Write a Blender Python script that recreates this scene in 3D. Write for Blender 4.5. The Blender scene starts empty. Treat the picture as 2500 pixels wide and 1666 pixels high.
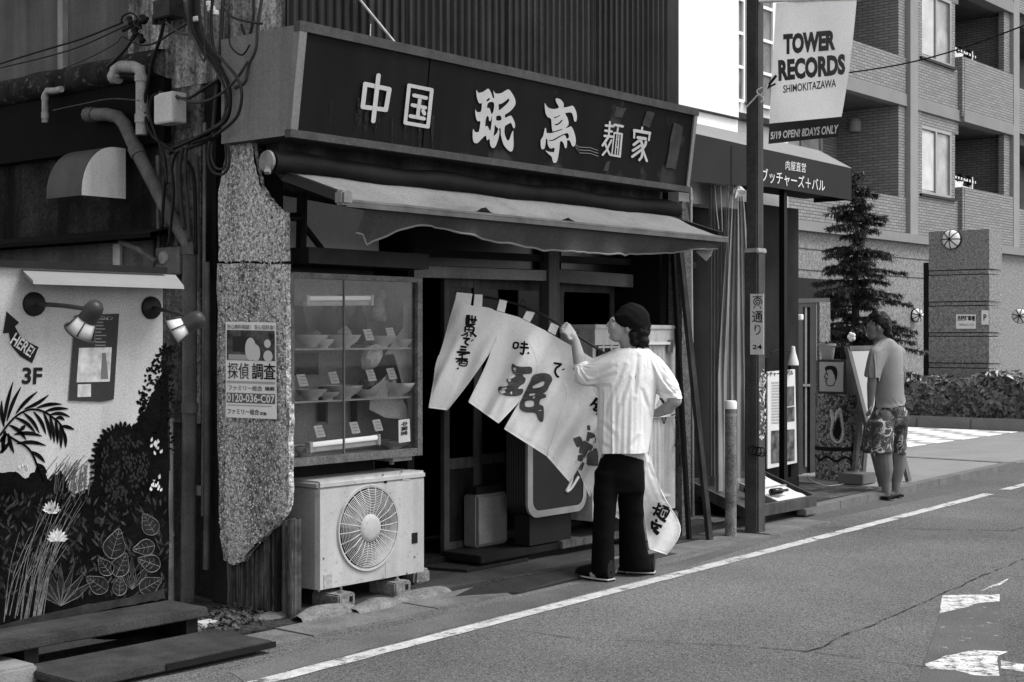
import bpy, bmesh, math, random
from mathutils import Vector, Matrix, noise as mnoise
R = math.radians
random.seed(7)
sc = bpy.context.scene
col = sc.collection

# ------------------------------------------------------------------ camera
# world: X along the street (to the right), Y into the shops, Z up; camera eye height 1.5 m
TH = R(39.7); CT, ST = math.cos(TH), math.sin(TH)
FPX = 3550.0; CX = 1250.0; HY = 820.0; EYE = 1.5
cd = bpy.data.cameras.new('camera'); cam = bpy.data.objects.new('camera', cd); col.objects.link(cam)
cd.sensor_width = 36.0; cd.lens = FPX / 2500 * 36; cd.shift_y = -13 / 2500
cd.clip_start = .1; cd.clip_end = 500
cam.location = (0, 0, EYE); cam.rotation_euler = (R(90), 0, TH - R(90))
sc.camera = cam

# ------------------------------------------------------------------ sky, sun, exposure (bright overcast)
SUN_EL, SUN_AZ = R(58), R(-62)          # direction towards the sun: over the street, a little ahead
w = bpy.data.worlds.new('World'); sc.world = w; w.use_nodes = True
nt = w.node_tree; nt.nodes.clear()
sky = nt.nodes.new('ShaderNodeTexSky'); sky.sky_type = 'NISHITA'; sky.sun_disc = False
sky.sun_elevation = SUN_EL; sky.sun_rotation = R(90) - SUN_AZ; sky.air_density = 1.0; sky.dust_density = 1.5; sky.ozone_density = 1.0
bw = nt.nodes.new('ShaderNodeRGBToBW'); bg = nt.nodes.new('ShaderNodeBackground'); ow = nt.nodes.new('ShaderNodeOutputWorld')
nt.links.new(sky.outputs[0], bw.inputs[0]); nt.links.new(bw.outputs[0], bg.inputs[0]); nt.links.new(bg.outputs[0], ow.inputs[0])
bg.inputs[1].default_value = 0.15
ld = bpy.data.lights.new('sun', 'SUN'); ld.energy = 1.3; ld.angle = R(24); ld.color = (1, 1, 1)
lo = bpy.data.objects.new('sun', ld); col.objects.link(lo); lo.location = (0, -5, 12)
sd = Vector((math.cos(SUN_EL) * math.cos(SUN_AZ), math.cos(SUN_EL) * math.sin(SUN_AZ), math.sin(SUN_EL)))
lo.rotation_euler = sd.to_track_quat('Z', 'Y').to_euler()
sc.view_settings.view_transform = 'Standard'; sc.view_settings.look = 'None'
sc.view_settings.exposure = 1.25; sc.view_settings.gamma = 1.0; sc.view_settings.use_curve_mapping = False
sc.render.engine = 'CYCLES'
sc.cycles.max_bounces = 6; sc.cycles.diffuse_bounces = 3; sc.cycles.glossy_bounces = 3; sc.cycles.transmission_bounces = 4; sc.cycles.transparent_max_bounces = 8

# ------------------------------------------------------------------ survey helpers: a sight line meets a real plane
def _uv(px, py): return (px - CX) / FPX, -(py - HY) / FPX
def atD(px, py, D):
    u, v = _uv(px, py)
    return Vector((D * (CT + u * ST), D * (ST - u * CT), EYE + v * D))
def onY(px, py, Y):
    u, v = _uv(px, py); return atD(px, py, Y / (ST - u * CT))
def onX(px, py, X):
    u, v = _uv(px, py); return atD(px, py, X / (CT + u * ST))
def onZ(px, py, z=0.0):
    u, v = _uv(px, py); return atD(px, py, (z - EYE) / v)

# ------------------------------------------------------------------ materials (all grey: black and white film)
MATS = {}
# film contrast put into the colours: deepen all low reflectances except paving, leaves and masonry
KEEP = ('asphalt', 'gutter', 'kerb', 'pave', 'hedge_leaf', 'needle', 'tile', 'granite', 'ap_', 'worn', 'ground', 'skin', 'planter', 'concrete', 'plastic', 'grey_jersey', 'mosaic', 'sign_side', 'awning_cloth', 'crack', 'flank_panel', 'stained', 'loggia', 'pale_board', 'door_post', 'tray')
def deep(name, v): return v if v >= .3 or name.startswith(KEEP) else v * (v / .3) ** .28
def gm(name, v, rough=.8, var=.25, scale=3.0, fine=.0, fscale=120, bump=.0, bscale=40, metal=0, spec=.3, streak=0, sscale=7, dark=None, spots=0, sptscale=25, sptv=.02):
    if name in MATS: return MATS[name]
    v = deep(name, v)
    m = bpy.data.materials.new(name); m.use_nodes = True; MATS[name] = m
    t = m.node_tree; N = t.nodes; L = t.links; b = N['Principled BSDF']
    b.inputs['Roughness'].default_value = rough; b.inputs['Metallic'].default_value = metal
    b.inputs['Specular IOR Level'].default_value = spec * .45
    tc = N.new('ShaderNodeTexCoord'); oi = N.new('ShaderNodeObjectInfo')
    ad = N.new('ShaderNodeVectorMath'); ad.operation = 'ADD'
    mu = N.new('ShaderNodeVectorMath'); mu.operation = 'SCALE'; mu.inputs[0].default_value = (17.3, 9.1, 5.7)
    L.new(oi.outputs['Random'], mu.inputs['Scale']); L.new(tc.outputs['Object'], ad.inputs[0]); L.new(mu.outputs[0], ad.inputs[1])
    vec = ad.outputs[0]
    def nz(s, det=4, vecs=vec, rough_=.6):
        n = N.new('ShaderNodeTexNoise'); n.inputs['Scale'].default_value = s; n.inputs['Detail'].default_value = det
        n.inputs['Roughness'].default_value = rough_; L.new(vecs, n.inputs['Vector']); return n.outputs['Fac']
    def rng(sock, a, bb, lo_=.3, hi_=.7):
        r = N.new('ShaderNodeMapRange'); r.inputs['From Min'].default_value = lo_; r.inputs['From Max'].default_value = hi_
        r.inputs['To Min'].default_value = a; r.inputs['To Max'].default_value = bb; L.new(sock, r.inputs['Value']); return r.outputs[0]
    def mul(a, bb):
        n = N.new('ShaderNodeMath'); n.operation = 'MULTIPLY'
        for i, s in enumerate((a, bb)):
            if isinstance(s, (int, float)): n.inputs[i].default_value = s
            else: L.new(s, n.inputs[i])
        return n.outputs[0]
    val = rng(nz(scale, 5), v * (1 - var), v * (1 + var))
    if fine: val = mul(val, rng(nz(fscale, 2), 1 - fine, 1 + fine))
    if streak:
        mp = N.new('ShaderNodeMapping'); mp.inputs['Scale'].default_value = (sscale, sscale, .35); L.new(vec, mp.inputs[0])
        val = mul(val, rng(nz(1.0, 5, mp.outputs[0], .65), 1 - streak, 1 + streak * .35, .36, .6))
    if spots:
        sp = nz(sptscale, 3); st_ = rng(sp, 0, 1, .60, .68)
        mx = N.new('ShaderNodeMix'); mx.data_type = 'FLOAT'; L.new(mul(st_, spots), mx.inputs[0]); L.new(val, mx.inputs[2]); mx.inputs[3].default_value = sptv
        val = mx.outputs[0]
    cb = N.new('ShaderNodeCombineColor'); [L.new(val, cb.inputs[i]) for i in range(3)]
    L.new(cb.outputs[0], b.inputs['Base Color'])
    if bump:
        bp = N.new('ShaderNodeBump'); bp.inputs['Strength'].default_value = bump; bp.inputs['Distance'].default_value = .01
        L.new(nz(bscale, 4), bp.inputs['Height']); L.new(bp.outputs[0], b.inputs['Normal'])
    return m
def flat(name, v, rough=.7, spec=.3, emit=0):
    if name in MATS: return MATS[name]
    m = bpy.data.materials.new(name); m.use_nodes = True; MATS[name] = m
    b = m.node_tree.nodes['Principled BSDF']
    b.inputs['Base Color'].default_value = (v, v, v, 1); b.inputs['Roughness'].default_value = rough; b.inputs['Specular IOR Level'].default_value = spec * .4
    if emit:
        b.inputs['Emission Color'].default_value = (1, 1, 1, 1); b.inputs['Emission Strength'].default_value = emit
    return m
def glassm(name, tint=.9, rough=.02, mixv=.85):
    if name in MATS: return MATS[name]
    m = bpy.data.materials.new(name); m.use_nodes = True; MATS[name] = m
    N = m.node_tree.nodes; L = m.node_tree.links; N.remove(N['Principled BSDF'])
    tr = N.new('ShaderNodeBsdfTransparent'); tr.inputs[0].default_value = (tint, tint, tint, 1)
    gl = N.new('ShaderNodeBsdfGlossy'); gl.inputs['Roughness'].default_value = rough; gl.inputs[0].default_value = (.9, .9, .9, 1)
    lw = N.new('ShaderNodeLayerWeight'); lw.inputs[0].default_value = .5; pw5 = N.new('ShaderNodeMath'); pw5.operation = 'POWER'; pw5.inputs[1].default_value = 4.0; L.new(lw.outputs['Facing'], pw5.inputs[0]); fr = N.new('ShaderNodeMath'); fr.operation = 'MULTIPLY_ADD'; fr.inputs[1].default_value = .95; fr.inputs[2].default_value = .04; L.new(pw5.outputs[0], fr.inputs[0])
    ml = N.new('ShaderNodeMath'); ml.operation = 'MULTIPLY'; ml.inputs[1].default_value = mixv; L.new(fr.outputs[0], ml.inputs[0])
    mx = N.new('ShaderNodeMixShader'); L.new(ml.outputs[0], mx.inputs[0]); L.new(tr.outputs[0], mx.inputs[1]); L.new(gl.outputs[0], mx.inputs[2])
    L.new(mx.outputs[0], N['Material Output'].inputs[0]); return m

def translucent(m, amt):                   # thin cloth: part of the light passes through
    N = m.node_tree.nodes; L = m.node_tree.links; b = N['Principled BSDF']; t = N.new('ShaderNodeBsdfTranslucent'); x = N.new('ShaderNodeMixShader'); x.inputs[0].default_value = amt
    if b.inputs['Base Color'].is_linked: L.new(b.inputs['Base Color'].links[0].from_socket, t.inputs[0])
    L.new(b.outputs[0], x.inputs[1]); L.new(t.outputs[0], x.inputs[2]); L.new(x.outputs[0], N['Material Output'].inputs[0]); return m
# ------------------------------------------------------------------ mesh builder
class MB:
    def __init__(s): s.v = []; s.f = []; s.mi = []; s.cur = 0
    def add(s, vs, fs):
        o = len(s.v); s.v += [Vector(p) for p in vs]; s.f += [tuple(i + o for i in f) for f in fs]; s.mi += [s.cur] * len(fs); return s
    def box(s, x0, x1, y0, y1, z0, z1):
        x0, x1 = min(x0, x1), max(x0, x1); y0, y1 = min(y0, y1), max(y0, y1); z0, z1 = min(z0, z1), max(z0, z1)
        return s.add([(x0,y0,z0),(x1,y0,z0),(x1,y1,z0),(x0,y1,z0),(x0,y0,z1),(x1,y0,z1),(x1,y1,z1),(x0,y1,z1)],
                     [(0,3,2,1),(4,5,6,7),(0,1,5,4),(1,2,6,5),(2,3,7,6),(3,0,4,7)])
    def bbox(s, x0, x1, y0, y1, z0, z1, b=.006, seg=2):
        bm = bmesh.new(); bmesh.ops.create_cube(bm, size=1)
        for q in bm.verts: q.co = ((x0+x1)/2+q.co.x*abs(x1-x0), (y0+y1)/2+q.co.y*abs(y1-y0), (z0+z1)/2+q.co.z*abs(z1-z0))
        bmesh.ops.bevel(bm, geom=list(bm.edges), offset=b, segments=seg, affect='EDGES')
        return s.bm(bm)
    def bm(s, bm):
        bm.verts.index_update(); s.add([q.co.copy() for q in bm.verts], [[q.index for q in f.verts] for f in bm.faces]); bm.free(); return s
    def bar(s, a, b, w, h=None, up=(0, 0, 1)):
        h = h or w; a = Vector(a); b = Vector(b); d = (b - a).normalized(); up = Vector(up)
        if abs(d.dot(up)) > .98: up = Vector((0, 1, 0))
        x = d.cross(up).normalized() * w / 2; y = x.cross(d).normalized() * h / 2
        vs = [p + i * x + j * y for p in (a, b) for i, j in ((-1,-1),(1,-1),(1,1),(-1,1))]
        return s.add(vs, [(0,1,2,3),(7,6,5,4),(0,4,5,1),(1,5,6,2),(2,6,7,3),(3,7,4,0)])
    def tube(s, pts, r, n=8, cap=True):
        pts = [Vector(p) for p in pts]; k = len(pts); rr = r if isinstance(r, (list, tuple)) else [r] * k
        T = [(pts[min(i+1,k-1)] - pts[max(i-1,0)]).normalized() for i in range(k)]
        up = Vector((0,0,1)) if abs(T[0].z) < .9 else Vector((1,0,0))
        nx = T[0].cross(up).normalized(); vs = []; fs = []
        for i in range(k):
            nx = (nx - T[i] * nx.dot(T[i])).normalized(); ny = T[i].cross(nx)
            for j in range(n):
                a = 2*math.pi*j/n; vs.append(pts[i] + (nx*math.cos(a) + ny*math.sin(a)) * rr[i])
        for i in range(k-1):
            for j in range(n): fs.append((i*n+j, i*n+(j+1)%n, (i+1)*n+(j+1)%n, (i+1)*n+j))
        if cap: fs.append(tuple(range(n-1,-1,-1))); fs.append(tuple((k-1)*n+j for j in range(n)))
        return s.add(vs, fs)
    def lathe(s, prof, c=(0,0,0), n=20, axis=(0,0,1), cap=True):
        c = Vector(c); ax = Vector(axis).normalized(); q = Vector((0,0,1)).rotation_difference(ax); vs = []; fs = []
        for r, h in prof:
            for j in range(n):
                a = 2*math.pi*j/n; vs.append(c + q @ Vector((r*math.cos(a), r*math.sin(a), h)))
        for i in range(len(prof)-1):
            for j in range(n): fs.append((i*n+j, i*n+(j+1)%n, (i+1)*n+(j+1)%n, (i+1)*n+j))
        if cap and prof[0][0] > 1e-4: fs.append(tuple(range(n-1,-1,-1)))
        if cap and prof[-1][0] > 1e-4: fs.append(tuple((len(prof)-1)*n+j for j in range(n)))
        return s.add(vs, fs)
    def ell(s, c, rx, ry, rz, n=14, m=9, rot=None):
        c = Vector(c); vs = []; fs = []
        for i in range(m+1):
            t = math.pi*i/m
            for j in range(n):
                a = 2*math.pi*j/n; p = Vector((rx*math.sin(t)*math.cos(a), ry*math.sin(t)*math.sin(a), -rz*math.cos(t)))
                vs.append(c + (rot @ p if rot else p))
        for i in range(m):
            for j in range(n): fs.append((i*n+j, i*n+(j+1)%n, (i+1)*n+(j+1)%n, (i+1)*n+j))
        return s.add(vs, fs)
    def grid(s, P, closed=False):          # P[i][j] points
        a = len(P); b = len(P[0]); vs = [p for row in P for p in row]; fs = []
        for i in range(a-1):
            for j in range(b - (0 if closed else 1)): fs.append((i*b+j, i*b+(j+1)%b, (i+1)*b+(j+1)%b, (i+1)*b+j))
        return s.add(vs, fs)
    def prism(s, pts, ext):                # polygon (3D points, planar) extruded by vector
        bm = bmesh.new(); vv = [bm.verts.new(p) for p in pts]; f = bm.faces.new(vv)
        bmesh.ops.triangulate(bm, faces=[f]); ext = Vector(ext); k = len(pts)
        bm.verts.index_update(); tris = [[q.index for q in ff.verts] for ff in bm.faces]; bm.free()
        vs = [Vector(p) for p in pts] + [Vector(p) + ext for p in pts]
        fs = [tuple(t) for t in tris] + [tuple(i + k for i in reversed(t)) for t in tris]
        fs += [(i, (i+1) % k, (i+1) % k + k, i + k) for i in range(k)]
        return s.add(vs, fs)
W = {}
def tag(o, label=None, cat=None, group=None, kind=None):
    if label: o['label'] = label
    if cat: o['category'] = cat
    if group: o['group'] = group
    if kind: o['kind'] = kind
    return o
def thing(name, label, cat, loc=(0,0,0), group=None, kind=None):
    o = bpy.data.objects.new(name, None); col.objects.link(o); o.location = loc; o.empty_display_size = .1
    W[o.name] = Vector(loc); return tag(o, label, cat, group, kind)
def obj(name, mb, mat, parent=None, label=None, cat=None, group=None, kind=None, smooth=False, fixn=True, origin=None, auto=None):
    vs = mb.v
    lo_ = Vector([min(p[i] for p in vs) for i in range(3)]); hi_ = Vector([max(p[i] for p in vs) for i in range(3)])
    og = Vector(origin) if origin else Vector(((lo_.x+hi_.x)/2, (lo_.y+hi_.y)/2, lo_.z))
    me = bpy.data.meshes.new(name); me.from_pydata([tuple(p - og) for p in vs], [], mb.f)
    for m in (mat if isinstance(mat, (list, tuple)) else [mat]): me.materials.append(m)
    if any(mb.mi):
        for p, i in zip(me.polygons, mb.mi): p.material_index = i
    if fixn:
        bm = bmesh.new(); bm.from_mesh(me); bmesh.ops.recalc_face_normals(bm, faces=bm.faces); bm.to_mesh(me); bm.free()
    if smooth:
        for p in me.polygons: p.use_smooth = True
        if auto:
            me.set_sharp_from_angle(angle=R(auto))
    me.update()
    o = bpy.data.objects.new(name, me); col.objects.link(o); W[o.name] = og
    if parent: o.parent = parent; o.location = og - W[parent.name]
    else: o.location = og
    return tag(o, label, cat, group, kind)
def dup(src, parent, loc, label=None):     # a copy that shares its mesh, placed at world loc
    c = src.copy(); col.objects.link(c); c.parent = parent
    c.location = Vector(loc) - (W[parent.name] if parent else Vector()); W[c.name] = Vector(loc)
    if label: c['label'] = label
    return c
_dg = None
def ev(o):
    bpy.context.view_layer.update(); dg = bpy.context.evaluated_depsgraph_get()
    return bpy.data.meshes.new_from_object(o.evaluated_get(dg))
def text2d(s, bold=0.0, res=3):            # flat glyph outlines as triangles, unit em, origin lower left
    cu = bpy.data.curves.new('t', 'FONT'); cu.body = s; cu.offset = bold; cu.resolution_u = res
    o = bpy.data.objects.new('t', cu); col.objects.link(o); me = ev(o)
    vs = [Vector((q.co.x, q.co.y)) for q in me.vertices]; fs = [tuple(p.vertices) for p in me.polygons]
    bpy.data.objects.remove(o); bpy.data.curves.remove(cu); bpy.data.meshes.remove(me)
    return vs, fs
def fit_text(mb, s, fn, bold=0.0):         # map the text box to fn(a,b), a and b from 0 to 1 (left-right, bottom-top)
    vs, fs = text2d(s, bold)
    if not vs: return mb
    x0 = min(q.x for q in vs); x1 = max(q.x for q in vs); y0 = min(q.y for q in vs); y1 = max(q.y for q in vs)
    return mb.add([fn((q.x-x0)/max(x1-x0,1e-6), (q.y-y0)/max(y1-y0,1e-6)) for q in vs], fs)
def quadfn(bl, br, tr, tl):                # bilinear patch of four 3D points
    bl, br, tr, tl = map(Vector, (bl, br, tr, tl))
    return lambda a, b: (bl*(1-a)+br*a)*(1-b) + (tl*(1-a)+tr*a)*b
def smoothed(pts, k=6, closed=False):      # Catmull-Rom through points
    P = [Vector(p) for p in pts]; n = len(P); out = []
    for i in range(n if closed else n-1):
        g = (lambda q: P[q % n]) if closed else (lambda q: P[min(max(q,0),n-1)])
        a, b, c, d = g(i-1), g(i), g(i+1), g(i+2)
        for j in range(k):
            t = j/k; out.append(.5*((2*b)+(c-a)*t+(2*a-5*b+4*c-d)*t*t+(3*b-a-3*c+d)*t**3))
    if not closed: out.append(P[-1])
    return out
def nz3(p, s=1.0): return mnoise.noise(Vector(p) * s)
# ================================================================== materials used widely
asphalt = gm('asphalt', .112, .9, .32, .45, fine=.85, fscale=130, bump=.7, bscale=110, spec=.25, spots=.5, sptscale=75, sptv=.26)
concrete = gm('concrete', .19, .9, .3, 5, fine=.25, fscale=140, bump=.35, bscale=60, spec=.2)
conc_dark = gm('conc_dark', .07, .9, .5, 4, fine=.3, fscale=110, bump=.5, bscale=50, spec=.2, streak=.5)
conc_light = gm('conc_light', .34, .9, .15, 2, fine=.35, fscale=130, bump=.2, bscale=80, spec=.2)
paint_w = gm('paint_white', .62, .7, .2, 12, fine=.3, fscale=120)
black = gm('black_void', .006, .9, .3, 3)
wood_dark = gm('wood_dark', .018, .75, .4, 6, fine=.3, fscale=90, streak=.35, sscale=30, bump=.2, bscale=60)
wood_grey = gm('wood_grey', .10, .8, .35, 8, fine=.3, fscale=120, streak=.5, sscale=45, bump=.4, bscale=70)
metal_dark = gm('metal_dark', .016, .5, .4, 10, metal=0, spec=.4)
metal_grey = gm('metal_grey', .22, .45, .25, 9, spec=.5, streak=.2)
rubber = gm('rubber_black', .012, .55, .3, 8, spec=.35)
paper = gm('paper', .72, .8, .06, 6)
ink = flat('ink', .010, .8)
ink_grey = flat('ink_grey', .12, .8)
ink_mid = flat('ink_mid', .35, .8)

# worn white paint: alpha by noise, real sheet lying on the road
def worn(name, v, thr, scale=3.0, sx=1.0):
    m = gm(name, v, .75, .2, 10, fine=.3, fscale=110); t = m.node_tree; N = t.nodes; L = t.links
    tc = N.new('ShaderNodeTexCoord'); mp = N.new('ShaderNodeMapping'); mp.inputs['Scale'].default_value = (sx, 1, 1); L.new(tc.outputs['Object'], mp.inputs[0])
    a = N.new('ShaderNodeTexNoise'); a.inputs['Scale'].default_value = scale; a.inputs['Detail'].default_value = 6; a.inputs['Roughness'].default_value = .75; L.new(mp.outputs[0], a.inputs[0])
    r = N.new('ShaderNodeMapRange'); r.inputs[1].default_value = thr - .03; r.inputs[2].default_value = thr + .10; L.new(a.outputs[0], r.inputs[0])
    L.new(r.outputs[0], N['Principled BSDF'].inputs['Alpha']); return m

# ------------------------------------------------------------------ ground sheet and road
m = MB()
nx, ny = 60, 40
m.grid([[Vector((-60 + 200 * (i / nx) , -40 + 120 * (j / ny), -.012)) for j in range(ny + 1)] for i in range(nx + 1)])
ground = obj('ground', m, gm('ground_far', .09, .9, .2, .5, fine=.3, fscale=60), kind='structure')
m = MB(); m.grid([[Vector((x, y, 0.0)) for y in [-12 + k * .9 for k in range(20)] + [5.62]] for x in [-8 + 2 * k for k in range(40)]])
road = obj('road', m, asphalt, kind='structure')
# darker asphalt patch strip beside the gutter and narrow repair patch
def line_Y(x): return 4.85 + (x - 4.15) * (.47 / 9.35)
m = MB(); P = []
for k in range(120):
    x = -2 + k * .13
    wdt = .10 + .012 * nz3((x, 0, 0), 3)
    P.append([Vector((x, line_Y(x) - wdt / 2 + .012 * nz3((x, 3, 0), 5), .004)), Vector((x, line_Y(x) + wdt / 2 + .012 * nz3((x, 9, 0), 5), .004))])
m.grid(P)
obj('edge_line', m, worn('worn_line', .42, .38, 5.0), parent=road)
m = MB(); P = []
for k in range(30):
    x = 13.9 + k * .3; P.append([Vector((x, line_Y(x) - .05, .004)), Vector((x, line_Y(x) + .05, .004))])
m.grid(P); obj('edge_line', m, MATS['worn_line'], parent=road)
# worn painted rectangle and its bright remnants
def gp(px, py, z=.004): return onZ(px, py, z)
def roadpatch(name, pts, mat, z=.004, rag=.0, k=5):
    q = [gp(a, b, z) for a, b in pts]; out = []
    for i in range(len(q)):
        a, b = q[i], q[(i+1) % len(q)]
        for j in range(k):
            p = a.lerp(b, j / k)
            if rag: p = p + Vector((nz3((p.x*1, p.y, 1), 7), nz3((p.x, p.y, 5), 7), 0)) * rag
            out.append(p)
    mm = MB(); mm.prism(out, (0, 0, -.0025)); return obj(name, mm, mat, parent=road)
roadpatch('road_marking', [(2302,1454),(2440,1451),(2440,1467),(2384,1474),(2362,1481),(2293,1497)], worn('worn_mark', .54, .42, 14), rag=.012)
roadpatch('road_marking', [(2378,1588),(2440,1590),(2442,1650),(2390,1646),(2330,1640),(2268,1632),(2262,1618),(2320,1600)], MATS['worn_mark'], rag=.05)
roadpatch('road_marking', [(2300,1510),(2440,1470),(2440,1560),(2290,1590)], worn('worn_faint', .4, .60, 14), z=.0035)
roadpatch('road_marking', [(2395,1442),(2440,1428),(2470,1410),(2420,1430)], worn('worn_mark2', .55, .45, 9), rag=.008)
roadpatch('road_marking', [(2444,1612),(2500,1622),(2500,1640),(2444,1632)], worn('worn_mark2', .55, .45, 9), rag=.008)
roadpatch('asphalt_patch', [(2310,1455),(2443,1452),(2446,1700),(2230,1700)], gm('asphalt_patch', .095, .9, .15, 2, fine=.5, fscale=160, bump=.5, bscale=140), z=.003)
# cracks: thin dark grooves
def crack(pts, w=.012, mat=worn('crack', .012, .44, 7)):
    q = [gp(a, b, .0042) for a, b in pts]; out = []
    for i in range(len(q)-1):
        for j in range(8): out.append(q[i].lerp(q[i+1], j/8))
    out.append(q[-1]); P = []
    for i, p in enumerate(out):
        d = (out[min(i+1, len(out)-1)] - out[max(i-1, 0)]).normalized(); n = Vector((-d.y, d.x, 0))
        p = p + n * .03 * nz3(p, 4); ww = w * (.45 + .8 * abs(nz3(p, 9)))
        P.append([p - n * ww, p + n * ww])
    mm = MB(); mm.grid(P); obj('crack', mm, mat, parent=road)
roadpatch('asphalt_strip', [(560,1640),(900,1545),(1300,1450),(1650,1372),(1900,1300),(1905,1310),(1660,1390),(1310,1480),(910,1580),(600,1666)], gm('asphalt_strip', .10, .9, .35, 1.2, fine=.5, fscale=140, bump=.5, bscale=120), z=.0025, rag=.02)
crack([(1970,1593),(2060,1555),(2170,1510),(2300,1450),(2400,1405),(2500,1365)], .009)
crack([(1250,1537),(1420,1560),(1700,1571),(1980,1592),(2240,1625),(2500,1650)], .006)
crack([(1700,1286),(1960,1286),(2180,1290),(2470,1296),(2500,1288)], .010)
crack([(2330,1208),(2420,1212),(2500,1216)], .010)
# ------------------------------------------------------------------ gutter strip of concrete covers along the shop
gut = thing('gutter', None, None, (6.5, 5.6, 0), kind='structure')
x = 2.0
while x < 10.4:
    L_ = random.uniform(.92, 1.02); y1 = 5.66 + .02 * (x - 5); y0 = y1 - .30
    m = MB(); m.bbox(x + .004, x + L_ - .004, y0, y1, -.06, .014 + random.uniform(-.004, .004), .008)
    obj('gutter_slab', m, gm('gutter_conc', .125, .9, .3, 4, fine=.4, fscale=120, bump=.4, bscale=60), parent=gut); x += L_
# cobbled / rounded kerb stones in front of the shop base
kerb = thing('kerb', None, None, (6.0, 5.75, 0), kind='structure')
for k, (px0, py0, px1, py1, h) in enumerate([(640,1520,745,1500,.03),(745,1526,880,1497,.07),(885,1505,985,1478,.06),(985,1478,1108,1448,.055)]):
    a = onZ(px0, py0, 0); b = onZ(px1, py1, 0); d = (b - a); n = Vector((-d.y, d.x, 0)).normalized(); P = []
    for i in range(9):
        t = i / 8; c = a.lerp(b, t) + n * .06; e = math.sin(math.pi * min(max(t, .04), .96)) ** .3; row = []
        for j in range(9):
            g = math.pi * j / 8; row.append(c + n * (-.085 * math.cos(g) * e) + Vector((0, 0, h * math.sin(g) * e + .008 * nz3(c + Vector((g, 0, 0)), 8))))
        P.append(row)
    m = MB(); m.grid(P); obj('kerb_stone', m, gm('kerb_stone', .15, .9, .35, 9, fine=.35, fscale=90, bump=.6, bscale=40), parent=kerb, smooth=True)
# shop forecourt floor (dark concrete), inside the shop line, and earth under it
m = MB(); m.box(5.2, 9.3, 5.76, 7.2, -.05, .012)
obj('shop_floor', m, gm('shop_floor', .06, .85, .4, 3, fine=.3, fscale=90, bump=.4, bscale=40), kind='structure')
m = MB(); m.box(2.5, 5.2, 5.70, 9.5, -.05, .008)
obj('alley_ground', m, gm('alley_floor', .05, .95, .5, 4, fine=.5, fscale=60, bump=.8, bscale=30), kind='structure')
# ------------------------------------------------------------------ pavement beyond the second shop
def kerbY(x): return 5.88 + .055 * (x - 11.2)
pv = thing('pavement', None, None, (14, 6.5, 0), kind='structure')
m = MB(); m.grid([[Vector((9.35, 6.0, .052)), Vector((9.35, 10.5, .052))], [Vector((12.9, kerbY(12.9) + .10, .052)), Vector((12.9, 10.5, .052))]])
m.grid([[Vector((9.35, 6.0, -.01)), Vector((9.35, 6.0, .052))], [Vector((12.9, kerbY(12.9) + .10, -.01)), Vector((12.9, kerbY(12.9) + .10, .052))]])
obj('paving_bed', m, gm('paving_dark', .055, .9, .3, 3, fine=.3, fscale=80), parent=pv)
# dark paving bricks laid in rows
brick_m = [gm('paver_a', .06, .85, .35, 12, fine=.3, fscale=90), gm('paver_b', .045, .85, .35, 12, fine=.3, fscale=90), gm('paver_c', .08, .85, .35, 12, fine=.3, fscale=90)]
src = None; n = 0
for r_ in range(7):
    for c_ in range(14):
        x = 9.75 + c_ * .225 + (.11 if r_ % 2 else 0); y = 6.03 + r_ * .115
        if y < kerbY(x) + .16 or x > 12.7: continue
        if src is None or n % 3 == 0:
            m = MB(); m.bbox(-.108, .108, -.053, .053, 0, .008, .004, 1)
            src = obj('paving_brick', m, brick_m[(n // 3) % 3], parent=pv, origin=(0, 0, 0)); o = src
        else: o = dup(src, pv, (0, 0, 0))
        o.location = Vector((x, y, .050 + random.uniform(0, .003))) - W[pv.name]; n += 1
m = MB(); P = []
for k in range(28):
    x = 12.9 + k * .13
    P.append([Vector((x, kerbY(x) + .12, .05)), Vector((x, 9.9, .055))])
m.grid(P); obj('light_slab', m, gm('pave_light', .21, .85, .1, 2, fine=.3, fscale=120, bump=.2, bscale=90), parent=pv)
m = MB(); m.box(16.4, 40, 6.4, 13, -.02, .02); obj('drive_slab', m, gm('pave_light', .24), parent=pv)
for k in range(9):                                                      # kerb stones
    x0 = 11.0 + k * .6; x1 = x0 + .592
    if x1 > 16.5: break
    m = MB(); q = [(x0, kerbY(x0)), (x1, kerbY(x1)), (x1, kerbY(x1) + .115), (x0, kerbY(x0) + .115)]
    m.prism([Vector((a, b, -.02)) for a, b in q], (0, 0, .078)); obj('kerb_stone', m, gm('kerb_far', .13, .9, .2, 5, fine=.3, fscale=100), parent=pv)
m = MB(); m.box(16.30, 16.42, kerbY(16.3), 7.6, -.02, .058); obj('kerb_stone', m, MATS['kerb_far'], parent=pv)
# pale striped tiles of the apartment forecourt
tw = [gm('tile_pale', .62, .8, .15, 8, fine=.2), gm('tile_grey', .30, .8, .15, 8, fine=.2)]
tsrc = []
for k in range(2):
    m = MB(); m.bbox(-.145, .145, -.145, .145, 0, .012, .006, 1); tsrc.append(obj('paving_tile', m, tw[k], parent=pv, origin=(0, 0, 0)))
    tsrc[k].location = Vector((17.1, 9.3 + k * .3, .035)) - W[pv.name]
for i in range(17):
    for j in range(9):
        x, y = 17.1 + i * .3, 7.5 + j * .3
        if y < 8.3 - (x - 17) * .02 or (i == 0 and j > 5): continue
        dup(tsrc[0 if (i + j * 2) % 3 else 1], pv, (x, y, .021))
# ================================================================== the noodle shop building
XS, XE, YF = 5.22, 8.86, 5.90
shop = thing('shop_building', 'old two-storey noodle shop with dark corrugated metal upper wall and stained concrete flank', 'building', (7, 7, 0))
corr = gm('corrugated_iron', .032, .6, .35, 3, fine=.2, fscale=60, streak=.45, sscale=14, spec=.35)
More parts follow.
